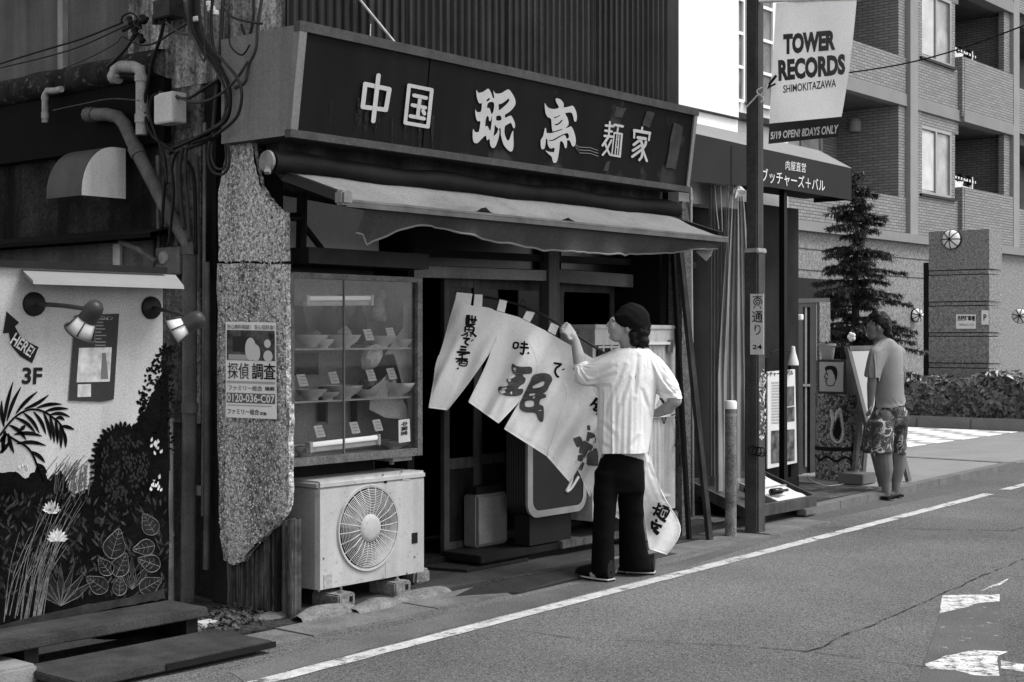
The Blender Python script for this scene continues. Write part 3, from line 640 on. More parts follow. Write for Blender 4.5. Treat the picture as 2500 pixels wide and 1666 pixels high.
# front sheet with a real round opening
bm = bmesh.new(); n = 48; ring = [bm.verts.new((fc.x + FR*math.cos(2*math.pi*k/n), AYF, fc.z + FR*math.sin(2*math.pi*k/n))) for k in range(n)]
x0, x1, z0, z1 = AX + .012, AXE - .012, AZB + .012, AZT - .045
outer = []
for k in range(n):
    a = 2*math.pi*k/n; c_, s_ = math.cos(a), math.sin(a)
    tx = ((x1 - fc.x) if c_ > 0 else (x0 - fc.x)) / c_ if abs(c_) > 1e-6 else 9e9; tz = ((z1 - fc.z) if s_ > 0 else (z0 - fc.z)) / s_ if abs(s_) > 1e-6 else 9e9
    t = min(abs(tx), abs(tz)); outer.append(bm.verts.new((fc.x + c_*t, AYF, fc.z + s_*t)))
for k in range(n): bm.faces.new((ring[k], ring[(k+1)%n], outer[(k+1)%n], outer[k]))
for cx_, cz_ in ((x0,z0),(x1,z0),(x1,z1),(x0,z1)):
    best = sorted(range(n), key=lambda k: (outer[k].co.x-cx_)**2 + (outer[k].co.z-cz_)**2)[:2]; v_ = bm.verts.new((cx_, AYF, cz_)); bm.faces.new((v_, outer[best[0]], outer[best[1]]))
m = MB(); m.bm(bm)
m.add([(x0,AYF,z0),(x0,AYF,z1),(AX,AYF+.03,z1),(AX,AYF+.03,z0)],[(0,1,2,3)]); m.add([(x1,AYF,z0),(x1,AYF,z1),(AXE,AYF+.02,z1),(AXE,AYF+.02,z0)],[(0,1,2,3)])
m.add([(AX,AYF+.03,z0),(AX,AYF+.03,z1),(AX,AYF+.30,z1),(AX,AYF+.30,z0)],[(0,1,2,3)]); m.add([(AXE,AYF+.02,z0),(AXE,AYF+.02,z1),(AXE,AYF+.30,z1),(AXE,AYF+.30,z0)],[(0,1,2,3)])
m.add([(AX,AYF+.03,z0),(x0,AYF,z0),(x1,AYF,z0),(AXE,AYF+.02,z0),(AXE,AYF+.3,z0),(AX,AYF+.3,z0)],[(0,1,2,3,4,5)])
obj('casing', m, acm, parent=ac)
m = MB(); m.bbox(AX-.006, AXE+.006, AYF-.006, AYF+.31, AZT-.048, AZT, .014, 3); obj('top_panel', m, acm, parent=ac, smooth=True, auto=40)
m = MB(); m.box(AX+.01, AXE-.01, AYF+.12, AYF+.29, AZB+.02, AZT-.05); obj('fan_cavity', m, gm('cavity', .015, .9), parent=ac)
bell = MB(); bell.lathe([(FR+.022, 0), (FR+.016, .012), (FR+.004, .010), (FR-.004, -.03), (FR-.006, -.10)], fc, 48, (0,-1,0), False); bo = obj('bell_mouth', bell, acm, parent=ac, smooth=True, auto=60)
for f in (): pass
g = MB(); nr = 15
for k in range(nr):
    r_ = .088 + (FR - .008 - .088) * k / (nr - 1); dz = .012 + .012*math.sin(math.pi*k/(nr-1))
    g.tube([fc + Vector((r_*math.cos(a), -dz, r_*math.sin(a))) for a in [2*math.pi*j/48 for j in range(49)]], .0019, 4, cap=False)
gr = obj('fan_grille', g, gm('grille', .52, .5, .15, 20), parent=ac)
for j in range(24):
    a = 2*math.pi*j/24 + .05; d = Vector((math.cos(a), 0, math.sin(a))); g = MB(); g.tube([fc + d*.075 + Vector((0,-.016,0)), fc + d*.155 + Vector((0,-.026,0)), fc + d*(FR+.006) + Vector((0,-.008,0))], .0021, 5)
    obj('grille_rib', g, MATS['grille'], parent=gr)
m = MB(); m.lathe([(0,.030),(.05,.029),(.076,.022),(.082,.010),(.080,.0)], fc, 32, (0,-1,0)); obj('grille_hub', m, acm, parent=gr, smooth=True, auto=50)
for j in range(3):                                                     # fan blades behind the grille
    a0 = j * 2.094 + .3; P = []
    for i in range(7):
        r_ = .05 + .16 * i / 6; P.append([fc + Vector((r_*math.cos(a0 + q*.75 - .12*i/6), .055 - .03*q, r_*math.sin(a0 + q*.75 - .12*i/6))) for q in (0, .33, .66, 1)])
    m = MB(); m.grid(P); obj('fan_blade', m, gm('fan_blade', .12, .5), parent=ac, smooth=True)
def on_ac(px, py, w_, h_, mat, name, d=.003):
    p = onY(px, py, AYF); mm = MB(); mm.box(p.x - w_/2, p.x + w_/2, AYF - d, AYF + .001, p.z - h_/2, p.z + h_/2); return obj(name, mm, mat, parent=ac)
on_ac(941,1175,.022,.024, ink, 'port'); on_ac(1012,1314,.048,.062, ink, 'cable_port'); on_ac(800,1420,.06,.075, gm('ac_label', .3, .6, .3, 60), 'rating_label')
on_ac(991,1171,.065,.008, ink_mid, 'name_plate')
m = MB(); p = onY(941,1300,AYF); m.box(p.x-.0015, p.x+.0015, AYF-.002, AYF+.001, AZB+.015, AZT-.07); obj('panel_seam', m, ink_mid, parent=ac)
for px, py in ((779,1180),(935,1160),(980,1152),(778,1443),(935,1413),(993,1400),(925,1380),(1012,1360),(790,1364)):
    p = onY(px, py, AYF); m = MB(); m.lathe([(0,.004),(.006,.003),(.007,0)], p, 8, (0,-1,0)); obj('screw', m, ink_grey, parent=ac)
# support blocks
def block(px, py, lab, sx=.13, sy_=.22, h=.085, rot=0, z=0.0):
    p = onZ(px, py, z); b = thing('support_block', lab, 'block', (p.x, p.y + sy_/2, z), group='blocks carrying the air conditioner')
    m = MB(); m.bbox(p.x-sx/2, p.x+sx/2, p.y, p.y+sy_, z, z+h, .008)
    for q in m.v: q.x += .004*nz3(q, 30); q.z += .003*nz3(q, 25)
    obj('block_body', m, gm('block_conc', .20, .9, .4, 14, fine=.4, fscale=90, bump=.7, bscale=40), parent=b)
    m = MB(); m.box(p.x+sx*.12, p.x+sx*.30, p.y-.003, p.y+.02, z+h*.45, z+h*.8); obj('slot', m, ink, parent=b)
    m = MB(); m.tube([(p.x, p.y+.05, z+h), (p.x, p.y+.05, .115)], .007, 8); m.lathe([(.0,0),(.018,0),(.018,.012),(0,.012)], (p.x, p.y+.05, z+h), 6); obj('anchor_bolt', m, metal_grey, parent=b)
    return b
block(848,1488,'grooved concrete block under the fan end of the air conditioner'); block(985,1457,'grooved concrete block under the plain end of the air conditioner')
m = MB(); m.bbox(6.30, 6.44, 5.98, 6.10, .012, .10, .015)
for q in m.v: q.x += .008*nz3(q, 20); q.z += .006*nz3(q, 20)
obj('loose_brick', m, MATS['block_conc'], label='loose brick lying beside the doormat and air conditioner', cat='brick')

# ================================================================== food display case
case = thing('display_case', 'glass-fronted display case of sample dishes above the air conditioner', 'display case', (5.8, 6.15, .79))
CX0, CX1, CY, CZ0, CZ1 = 5.27, 6.31, 5.93, .79, 1.845
cfr = gm('case_frame', .13, .5, .35, 12, fine=.4, fscale=90, spec=.4)
for (a, b, c, d) in ((CX0, CX0+.03, CZ0, CZ1), (CX1-.04, CX1, CZ0, CZ1)):
    m = MB(); m.box(a, b, CY, CY+.05, c, d); obj('frame_stile', m, cfr, parent=case)
for c, d in ((CZ0, CZ0+.045), (CZ1-.03, CZ1)):
    m = MB(); m.box(CX0+.03, CX1-.04, CY+.002, CY+.048, c, d); obj('frame_rail', m, cfr, parent=case)
m = MB(); m.box(CX0, CX1, CY+.35, CY+.37, CZ0, CZ1); m.box(CX1-.02, CX1-.002, CY+.05, CY+.35, CZ0, CZ1); m.box(CX0+.002, CX0+.02, CY+.05, CY+.35, CZ0, CZ1); m.box(CX0+.02, CX1-.02, CY+.05, CY+.35, CZ1-.02, CZ1-.002)
obj('cabinet_back', m, gm('case_inner', .28, .7, .25, 4, fine=.2), parent=case)
m = MB(); m.box(CX0+.02, CX1-.02, CY+.05, CY+.35, CZ0+.002, CZ0+.03); obj('cabinet_floor', m, MATS['case_inner'], parent=case)
xm = onY(846, 820, CY).x
for a, b in ((CX0+.03, xm), (xm+.006, CX1-.04)):
    m = MB(); m.box(a, b, CY+.022, CY+.027, CZ0+.045, CZ1-.03); obj('pane', m, glassm('case_glass', .86, .03, .55), parent=case)
m = MB(); m.box(xm-.002, xm+.006, CY+.018, CY+.03, CZ0+.04, CZ1-.03); obj('pane_edge', m, ink_grey, parent=case)
for z in (1.13, 1.42):
    m = MB(); m.box(CX0+.03, CX1-.04, CY+.06, CY+.33, z, z+.008); obj('glass_shelf', m, glassm('shelf_glass', .8, .05, 1.0), parent=case)
    m = MB(); m.box(CX0+.03, CX1-.04, CY+.055, CY+.060, z, z+.010); obj('shelf_lip', m, gm('shelf_lip', .3, .4), parent=case)
m = MB(); m.tube([(6.15, CY+.1, CZ0-.05), (6.15, CY+.1, CZ0)], .015, 8); m.box(6.08, 6.24, CY+.02, CY+.16, CZ0-.025, CZ0); obj('case_foot', m, metal_grey, parent=case)
m = MB(); m.box(5.45, 6.1, CY+.2, CY+.26, .66, CZ0-.002); obj('case_bearer', m, wood_dark, parent=case)
# lamps in the case
def tube_lamp(a, b, lab, em):
    t = thing('fluorescent_lamp', lab, 'lamp', (a.x, a.y, a.z-.04)); m = MB(); m.tube([a, b], .014, 10); obj('tube', m, flat('tube_lit_%.2f' % em, .6, .4, emit=em), parent=t, smooth=True)
    m = MB(); m.bar(a + Vector((-.02,.02,-.03)), b + Vector((.02,.02,-.03)), .04, .025); obj('batten', m, gm('batten', .45, .5), parent=t)
    for q in (a, b):
        m = MB(); m.bbox(q.x-.012, q.x+.012, q.y-.018, q.y+.03, q.z-.045, q.z+.018, .004, 1); obj('lamp_socket', m, MATS['batten'], parent=t)
tube_lamp(onY(756,1087,CY+.08), onY(922,1068,CY+.08), 'fluorescent tube lamp lying on the floor of the display case', .3)
tube_lamp(onY(748,729,CY+.14), onY(905,728,CY+.14), 'fluorescent tube lamp under the top of the display case', .08)
# price cards
cards = [(742,929),(819,923),(910,917),(960,913),(784,1054),(870,1045),(926,1039),(904,818),(958,814)]
for k, (px, py) in enumerate(cards):
    Y = CY + .075; c = onY(px, py, Y); m = MB()
    m.add([c+Vector((-.030,0,-.033)), c+Vector((.034,0,-.030)), c+Vector((.024,.02,.034)), c+Vector((-.038,.02,.031)), c+Vector((-.030,.003,-.033)), c+Vector((.034,.003,-.030)), c+Vector((.024,.023,.034)), c+Vector((-.038,.023,.031))], [(0,1,2,3),(7,6,5,4),(0,4,5,1),(1,5,6,2),(2,6,7,3),(3,7,4,0)])
    t = obj('price_card', m, gm('card', .50 if py > 850 else .30, .7, .1, 30), label=('small white price card on the top shelf of the display case' if py < 850 else 'small white price card on the middle shelf of the display case' if py < 950 else 'small white price card behind the tube lamp in the display case'), cat='price card', group='price cards in the display case')
    m = MB()
    for r_ in range(3):
        z = -.018 + r_*.018; m.add([c+Vector((-.024+.0, -.002+.006*r_, z)), c+Vector((.020, -.002+.006*r_, z)), c+Vector((.020, -.002+.006*r_, z+.006)), c+Vector((-.024, -.002+.006*r_, z+.006))], [(0,1,2,3)])
    obj('lettering', m, ink_mid, parent=t)
# bowls, plates, vases
def bowl(px, py, z, r_, h, lab, food=.06, ins=.14):
    Y = CY + ins; c = onY(px, py, Y); c.z = z; t = thing('sample_bowl', lab, 'bowl', c)
    m = MB(); m.lathe([(r_*.42, 0), (r_*.45, .012), (r_*.8, h*.5), (r_, h), (r_*.96, h), (r_*.74, h*.5), (0, h*.45)], c, 24); obj('bowl', m, gm('china', .48, .35, .2, 8, spec=.5), parent=t, smooth=True, auto=50)
    m = MB(); m.lathe([(r_*.93, h*.85), (r_*.6, h*.92), (0, h*.97)], c, 20)
    for q in m.v: q.z += .008*nz3(q, 40)
    obj('noodles', m, gm('noodle_%d' % int(food*100), food, .6, .5, 60, bump=.5), parent=t, smooth=True)
bowl(760,940,1.44-.005,.10,.07,'noodle bowl on the upper shelf nearest the wing wall'); bowl(835,925,1.43,.11,.075,'wide noodle bowl on the upper shelf beside the pane edge', .12); bowl(930,915,1.43,.095,.07,'noodle bowl on the upper shelf beside the torn poster', .14)
bowl(760,1060,1.14,.09,.06,'low bowl on the lower shelf nearest the wing wall', .06); bowl(835,1045,1.14,.12,.075,'large pale bowl on the lower shelf behind the tube lamp', .22); bowl(965,1030,1.14,.13,.08,'large dark bowl on the lower shelf beside the wrapped sticker', .05)
bowl(800,1050,1.14,.07,.045,'small side dish on the lower shelf between two bowls', .12, .10); bowl(895,1045,1.14,.085,.05,'shallow dish on the lower shelf beside the pane edge', .3, .12); bowl(790,930,1.43,.06,.05,'small cup on the upper shelf between two bowls', .25, .09); bowl(985,915,1.43,.06,.05,'small cup on the upper shelf at the torn poster', .04, .10); bowl(745,1080,.825,.085,.06,'bowl on the case floor next to the wing wall', .05, .16); bowl(965,1085,.825,.10,.05,'plate on the case floor behind the white sticker', .2, .16)
for k, (px, z, v) in enumerate(((838,1.455,.3),(900,1.17,.2),(760,1.45,.15))):
    c = onY(px, 820, CY+.18); c.z = z; mm = MB(); mm.ell(c + Vector((0,0,.05)), .05, .05, .04, 12, 8)
    for q in mm.v: q += Vector((nz3(q, 26), nz3(q+Vector((2,0,0)), 26), nz3(q+Vector((0,4,0)), 26)))*.025
    obj('dumpling_pile', mm, gm('dumpling_%d' % k, v, .6, .5, 40, bump=.4), label=('dumpling heap on the top shelf by the vases','fried heap on the lower shelf by the menu sheet','rice heap on the top shelf by the fan')[k], cat='food', smooth=True)
def vase(px, z, r_, h, lab, v):
    c = onY(px, 820, CY+.24); c.z = z; m = MB(); m.lathe([(r_*.5,0),(r_,h*.35),(r_*.9,h*.6),(r_*.35,h*.82),(r_*.45,h),(r_*.3,h)], c, 18); obj('vase', m, gm('vase_%d' % int(v*100), v, .4, .5, 10), label=lab, cat='vase', smooth=True)
vase(800,1.43+.02,.075,.26,'rounded dark vase on the top shelf of the display case', .03); vase(832,1.43+.02,.05,.29,'tall dark vase on the top shelf of the display case', .025); vase(875,1.45,.055,.25,'dark jar beside the small figurine in the display case', .03)
# paper doll, wrapped food, hanging scroll, inner wall papers
def sheet(name, quad, Y, mat, lab, cat, th=.004):
    m = MB(); m.prism([onY(a, b, Y) for a, b in quad], (0, th, 0)); return obj(name, m, mat, label=lab, cat=cat)
fig = thing('paper_figure', 'small robed paper figure hanging inside the display case', 'figure', onY(922,780,CY+.2))
m = MB(); m.lathe([(.0,0),(.055,.0),(.05,.05),(.032,.12),(.02,.14),(0,.142)], onY(922,785,CY+.2), 14); obj('robe', m, gm('robe', .22, .8, .4, 20), parent=fig, smooth=True)
m = MB(); m.ell(onY(930,722,CY+.2), .03, .03, .036); obj('head', m, gm('robe_head', .2, .8, .4, 30), parent=fig, smooth=True)
m = MB(); c = onY(907,872,CY+.12); m.ell(c, .065, .05, .085, 12, 8)
for q in m.v: q += Vector((nz3(q, 14), nz3(q+Vector((3,0,0)), 14), nz3(q+Vector((0,5,0)), 14))) * .03
obj('wrapped_dish', m, gm('wrap', .42, .4, .2, 9, spec=.5), label='crumpled plastic-wrapped dish standing on the upper shelf', cat='food')
sc1 = sheet('menu_paper', [(800,945),(850,942),(850,1030),(800,1034)], CY+.33, gm('menu_paper', .30, .8, .15, 8), 'pale menu sheet pinned to the case back between dark strips', 'paper')
sheet('framed_picture', [(720,862),(778,862),(778,915),(720,915)], CY+.32, gm('pic', .07, .5, .5, 30), 'small framed picture in the display case beside the wing wall', 'picture')
sheet('dark_strip', [(778,945),(795,945),(795,1030),(778,1030)], CY+.325, ink, 'dark strip hanging left of the menu sheet in the case', 'strip'); sheet('dark_strip', [(858,940),(872,940),(872,1035),(858,1035)], CY+.325, ink, 'dark strip hanging right of the menu sheet in the case', 'strip')
sheet('dark_fan', [(706,745),(740,747),(755,820),(728,822)], CY+.30, ink, 'dark folded fan standing in the corner of the display case', 'fan')
sheet('torn_poster', [(985,800),(940,866),(962,865),(960,900),(930,930),(905,950),(902,1000),(940,1020),(1005,1025),(1010,870),(1000,740),(985,735)], CY+.10, gm('torn_poster', .30, .8, .12, 6, fine=.2), 'pale torn poster hanging inside the right end of the display case', 'poster')
st = sheet('sticker', [(973,1026),(1000,1023),(1002,1078),(974,1082)], CY+.012, gm('card2', .42, .7, .1, 20), 'small white sticker on the lower corner of the case glass', 'sticker')
m = MB(); fit_text(m, '営業中', quadfn(*[onY(a, b, CY+.009) for a, b in ((979,1064),(979,1032),(996,1029),(996,1061))]), .02); obj('lettering', m, ink, parent=st)

# ================================================================== doorway furniture
m = MB(); q = [onZ(1030,1388,.02), onZ(1140,1396,.02), onZ(1290,1368,.02), onZ(1290,1354,.02), onZ(1180,1345,.02), onZ(1030,1378,.02)]
mat_ = thing('doormat', 'dark rubber doormat on the ground at the shop entrance', 'doormat', q[0]); m.prism([p + Vector((0,0,-.008)) for p in q], (0,0,.02)); obj('mat_pad', m, gm('mat', .03, .9, .3, 20, fine=.5, fscale=160, bump=.8, bscale=120), parent=mat_)
# checker plate ramp over the gutter
rp = thing('ramp_plate', 'checkered steel ramp plate laid over the gutter before the doorway', 'ramp', onZ(1250,1440,0)); rm = gm('checker', .035, .6, .35, 6, fine=.4, fscale=100, spec=.4)
a, b, c, d = onZ(1115,1462,.006), onZ(1250,1450,.006), onZ(1430,1400,.05), onZ(1180,1405,.05)
m = MB(); m.prism([onZ(1110,1462,.0), onZ(1262,1452,.0), onZ(1660,1358,.0), onZ(1620,1352,.03), onZ(1200,1418,.045)], (0,0,.014)); obj('plate', m, rm, parent=rp)
m = MB()
for i in range(46):
    for j in range(9):
        t = i/46; s_ = (j+.5)/9; lo_ = onZ(1140,1458,.0).lerp(onZ(1640,1358,.0), t); hi_ = onZ(1205,1421,.045).lerp(onZ(1612,1354,.03), t); p = lo_.lerp(hi_, s_) + Vector((0,0,.015))
        e = .011; dx = Vector((e, e*.7, 0)) if (i+j) % 2 else Vector((e, -e*.7, 0)); nn = Vector((-dx.y, dx.x, 0))*.35
        m.add([p-dx, p+nn+Vector((0,0,.003)), p+dx, p-nn+Vector((0,0,.003))], [(0,3,2,1)])
obj('tread_pattern', m, gm('tread', .10, .5, .3, 10), parent=rp, kind='stuff', fixn=False)
# low wooden platform
pl = thing('platform', 'low dark wooden platform step under the illuminated sign stand', 'platform', (7.4, 6.2, 0)); zt = .10
m = MB(); m.bbox(6.98, 7.80, 6.05, 6.40, .05, zt, .006); obj('platform_board', m, wood_dark, parent=pl)
m = MB(); m.bbox(7.79, 8.6, 6.02, 6.38, .055, zt+.01, .006); obj('platform_board', m, wood_grey, parent=pl)
m = MB(); m.box(7.05, 8.5, 6.10, 6.34, 0.01, .05); obj('bearer', m, wood_dark, parent=pl)
# illuminated stand sign with rounded corners and ribbed side
stn = thing('stand_sign', 'squat stand sign with rounded dark face, pale rim and ribbed side', 'sign stand', (7.7, 6.15, .1))
SXa, SXb, SYf, SZa, SZb = 7.40, 8.02, 6.0, .31, 1.12
def rrect(x0, x1, z0, z1, r_, y, n=8):
    out = []
    for cx_, cz_, a0 in ((x1-r_, z0+r_, -90), (x1-r_, z1-r_, 0), (x0+r_, z1-r_, 90), (x0+r_, z0+r_, 180)):
        for k in range(n+1): a = R(a0 + 90*k/n); out.append(Vector((cx_+r_*math.cos(a), y, cz_+r_*math.sin(a))))
    return out
m = MB(); Ps = []
for k in range(17):
    y = SYf + .02 + .17*k/16; ins = .006*(k % 2); Ps.append(rrect(SXa+ins, SXb-ins, SZa+ins, SZb-ins, .09, y))
m.grid(Ps, closed=True); obj('ribbed_case', m, gm('stand_case', .022, .5, .25, 6, spec=.4), parent=stn)
m = MB(); o1 = rrect(SXa-.01, SXb+.01, SZa-.01, SZb+.01, .1, SYf); o2 = rrect(SXa+.035, SXb-.035, SZa+.035, SZb-.035, .07, SYf-.006); o3 = rrect(SXa-.01, SXb+.01, SZa-.01, SZb+.01, .1, SYf+.02); m.grid([o3, o1, o2], closed=True); obj('rim', m, gm('stand_rim', .24, .4, .2, 8, spec=.5), parent=stn)
m = MB(); o = rrect(SXa+.03, SXb-.03, SZa+.03, SZb-.03, .07, SYf-.001); m.prism(o, (0,.01,0)); obj('face', m, gm('stand_face', .028, .4, .2, 3, fine=.3, fscale=150), parent=stn)
m = MB(); m.prism([p + Vector((0,0,0)) for p in rrect(SXa+.01, SXb-.01, SZa+.01, SZb-.01, .09, SYf+.185)], (0,.01,0)); obj('back', m, MATS['stand_case'], parent=stn)
m = MB(); m.tube(smoothed([onY(a, b, SYf-.008) for a, b in ((1372,1135),(1366,1130),(1368,1120),(1375,1122),(1376,1132),(1370,1140))], 4), .006, 6); m.tube(smoothed([onY(a, b, SYf-.008) for a, b in ((1400,1140),(1395,1175),(1383,1200),(1395,1192),(1412,1165))], 4), .010, 6); obj('lettering', m, gm('stand_letter', .4, .5), parent=stn)
m = MB(); m.box(7.47, 7.92, 6.05, 6.18, .11, .31); obj('stand_base', m, gm('stand_base', .02, .6), parent=stn)
# grey steel box
m = MB(); m.bbox(7.20, 7.52, 6.28, 6.40, .105, .45, .012, 2); bx_ = thing('steel_box', 'small grey steel box on the platform beside the ribbed stand sign', 'box', (7.36, 6.34, .1)); obj('box_body', m, gm('steel_box', .15, .5, .2, 5, fine=.2), parent=bx_)
m = MB(); m.bbox(7.215, 7.505, 6.274, 6.279, .125, .43, .004, 1); obj('box_door', m, gm('steel_box_door', .17, .5, .2, 5, fine=.2), parent=bx_)
m = MB(); m.box(7.22, 7.5, 6.30, 6.39, .455, .50); obj('box_lid', m, wood_dark, parent=bx_)
# white corrugated cabinet at the right of the doorway
cab = thing('metal_cabinet', 'tall white ribbed metal cabinet with graffiti behind the curtain man', 'cabinet', (8.6, 6.2, .2)); cm = gm('cabinet_white', .40, .55, .15, 5, fine=.15, streak=.2, sscale=12)
KX0, KX1, KY, KZ0, KZ1 = 8.06, 9.09, 5.95, .22, 1.565
m = MB(); m.box(KX0, KX1, KY+.02, KY+.30, KZ0, KZ1); obj('body', m, cm, parent=cab)
m = MB(); m.bbox(KX0-.01, KX1+.005, KY-.01, KY+.31, KZ1-.02, KZ1+.012, .006); obj('lid', m, cm, parent=cab)
m = MB(); m.box(KX0, KX1, KY, KY+.02, KZ1-.13, KZ1-.02); obj('header', m, cm, parent=cab)
def ribs(x0, x1, z0, z1):
    n = max(3, int((x1-x0)/.055)); P = []
    for k in range(n*8+1):
        x = x0+(x1-x0)*k/(n*8); d = .012*max(0, math.sin(2*math.pi*k/8)); P.append([Vector((x, KY+.016-d, z0)), Vector((x, KY+.016-d, z1))])
    mm = MB(); mm.grid(P); return mm
for (a, b, z0, z1) in ((8.62, 8.95, .97, 1.43), (8.62, 8.95, .34, .90), (8.2, 8.6, .34, 1.0)):
    obj('ribbed_panel', ribs(a, b, z0, z1), cm, parent=cab, smooth=True)
for z in (.32, .905, .955, 1.435):
    m = MB(); m.box(8.60, 8.98, KY-.012, KY+.018, z, z+.018); obj('cross_rail', m, gm('cab_rail', .55, .5, .1, 9), parent=cab)
m = MB(); m.box(8.10, 8.50, KY+.004, KY+.019, 1.12, 1.44); obj('window_opening', m, ink, parent=cab)
m = MB()
for t in (.12,.36,.6,.84): m.box(8.10+.40*t, 8.10+.40*t+.018, KY-.004, KY+.012, 1.12, 1.44)
for t in (.3, .62, .92): m.box(8.10, 8.5, KY-.003, KY+.010, 1.12+.32*t, 1.12+.32*t+.014)
obj('window_bars', m, cm, parent=cab)
def cabP(px, py): return onY(px, py, KY-.002)
for ln in ([(1640,1015),(1652,1010)],[(1648,1018),(1655,1045),(1652,1075),(1648,1090),(1662,1090)],[(1657,1060),(1650,1095)],[(1655,1105),(1651,1120),(1655,1140),(1660,1120),(1656,1105)],[(1622,1035),(1628,1005),(1632,1008)],[(1618,1020),(1620,1035)]):
    m = MB(); m.tube(smoothed([cabP(*p) for p in ln], 4), .004, 5); obj('graffiti', m, ink, parent=cab)
m = MB(); m.prism([cabP(1630,830), cabP(1642,830), cabP(1642,862), cabP(1630,862)], (0,-.003,0)); obj('decal', m, ink_grey, parent=cab)
m = MB(); m.bbox(8.5, 9.09, KY-.01, KY+.26, .02, .20, .008); obj('cabinet_plinth', m, gm('plinth', .16, .8, .3, 7, fine=.3), parent=cab)
# leaning timber, white drain pipe
a = onZ(1733, 1322, 0); b = onY(1655, 560, 5.92)
m = MB(); m.bar(a, b, .055, .03, up=(0,1,0)); obj('leaning_timber', m, gm('lean_wood', .045, .7, .4, 8, streak=.4, sscale=40), label='long dark timber plank leaning against the end pier', cat='plank', origin=a)
a2 = a + Vector((-.09, .12, 0)); m = MB(); m.bar(a2, onY(1640, 560, 6.0), .03, .03, up=(0,1,0)); obj('leaning_pole', m, wood_dark, label='thin dark pole leaning behind the timber plank', cat='pole', origin=a2)
dp = thing('drain_pipe', 'thin pale plastic pipe bending down beside the end pier', 'pipe', onY(1690,1200,5.96))
m = MB(); m.tube(smoothed([onY(1660,458,5.9), onY(1680,458,5.9), onY(1686,462,5.9), onY(1687,475,5.9)], 4) + [onY(1687,600,5.95), onY(1690,900,5.97), onY(1692,1262,5.97)], .011, 8); obj('pipe', m, gm('pale_pvc', .36, .5, .2, 6), parent=dp, smooth=True)
m = MB(); m.tube([onY(1687,478,5.9), onY(1687,490,5.9)], .014, 8); obj('coupling', m, MATS['pale_pvc'], parent=dp)
# rubble by the cabinet foot
for k, (px, py, s_) in enumerate([(1600,1295,.05),(1632,1290,.06),(1660,1283,.05),(1690,1290,.04),(1715,1262,.05),(1610,1318,.04)]):
    c = onZ(px, py, .03); m = MB(); m.ell(c, s_, s_*.7, s_*.5, 8, 6)
    for q in m.v: q += Vector((nz3(q, 22), nz3(q+Vector((2,0,0)), 22), nz3(q+Vector((0,4,0)), 22)))*.02
    obj('rubble_stone', m, gm('rubble', .09, .9, .4, 20, fine=.4), label='broken stone lying before the ribbed cabinet', cat='stone', group='broken stones before the ribbed cabinet')
# ================================================================== mural wall on the left
YM = 6.05
def mu(px, py, d=0): return onY(px, py, YM - d)
mural = thing('mural_wall', 'low pale wall painted with a jungle mural, arrow and dark plants', 'wall', (3.8, 6.1, 0))
m = MB(); m.box(2.9, 4.525, YM, YM + .12, 0, 1.82); obj('wall_panel', m, gm('mural_ground', .36, .85, .10, 1.3, fine=.22, fscale=120, streak=.10, sscale=6, spots=.25, sptscale=30, sptv=.2), parent=mural)
m = MB(); m.box(2.9, 4.53, YM - .03, YM + .13, 1.815, 1.845); obj('coping', m, metal_dark, parent=mural)
mp_ = lambda n, v: gm(n, v, .95, .45, 9, fine=.35, fscale=70, spec=.02)
pd = mp_('mural_dark', .012); pd2 = mp_('mural_dark_grey', .03); pg = mp_('mural_grey', .12); pw = mp_('mural_pale', .48); pl_ = mp_('mural_line', .17)
def mpoly(name, pts, mat, d, lab=None):
    mm = MB(); cc = poly2d([pts])
    mm.add([mu(a, b, d) for a, b in cc[0]], cc[1]); return obj(name, mm, mat, parent=mural, label=lab)
s1 = 450 / 1960
def c1(pts): return [(a*s1, b*s1 + 900) for a, b in pts]
# dark undergrowth mass
low = [(-20,1160),(30,1150),(70,1170),(95,1130),(120,1175),(150,1150),(165,1185),(180,1205),(205,1200),(222,1180),(235,1150),(240,1100),(330,1040),(352,1000),(375,960),(390,920),(408,880),(412,1560),(-20,1560)]
mpoly('painted_undergrowth', rag(low, 8, 8), pd, .0015)
# leafy vine up the right edge
rr = random.Random(11)
brushy = [mp_('mural_b%d' % k, v) for k, v in enumerate((.025, .04, .06))]
def leafset(name, spots, L_, w_, mat, d, ang=None, jit=1.0):
    mm = MB()
    for i, (px, py, a) in enumerate(spots):
        l = L_*rr.uniform(.7, 1.25); ww = w_*rr.uniform(.7, 1.25); ca, sa = math.cos(a), math.sin(a)
        out = [(0,0),(.3,.5),(.62,.42),(1,0),(.62,-.42),(.3,-.5)]
        mm.add([mu(px + l*x*ca - ww*y*sa, py + l*x*sa + ww*y*ca, d + .00008*(i % 12)) for x, y in out], [(0,1,2,3,4,5)])
    return obj(name, mm, mat, parent=mural, kind='stuff')
sp = []
for k in range(330):
    t = rr.random(); py = 845 + t*255; edge = 398 - 62*math.sin(min(1, t*1.25)*math.pi*.62) ; px = edge + rr.random()**1.2*(418-edge); sp.append((px, py, rr.uniform(-3.1, .6)))
leafset('painted_vine', sp, 11, 6.5, pd, .002)
mpoly('painted_vine_shade', [(398,850),(412,845),(416,1150),(360,1150),(372,1050),(392,960)], pd2, .0012)
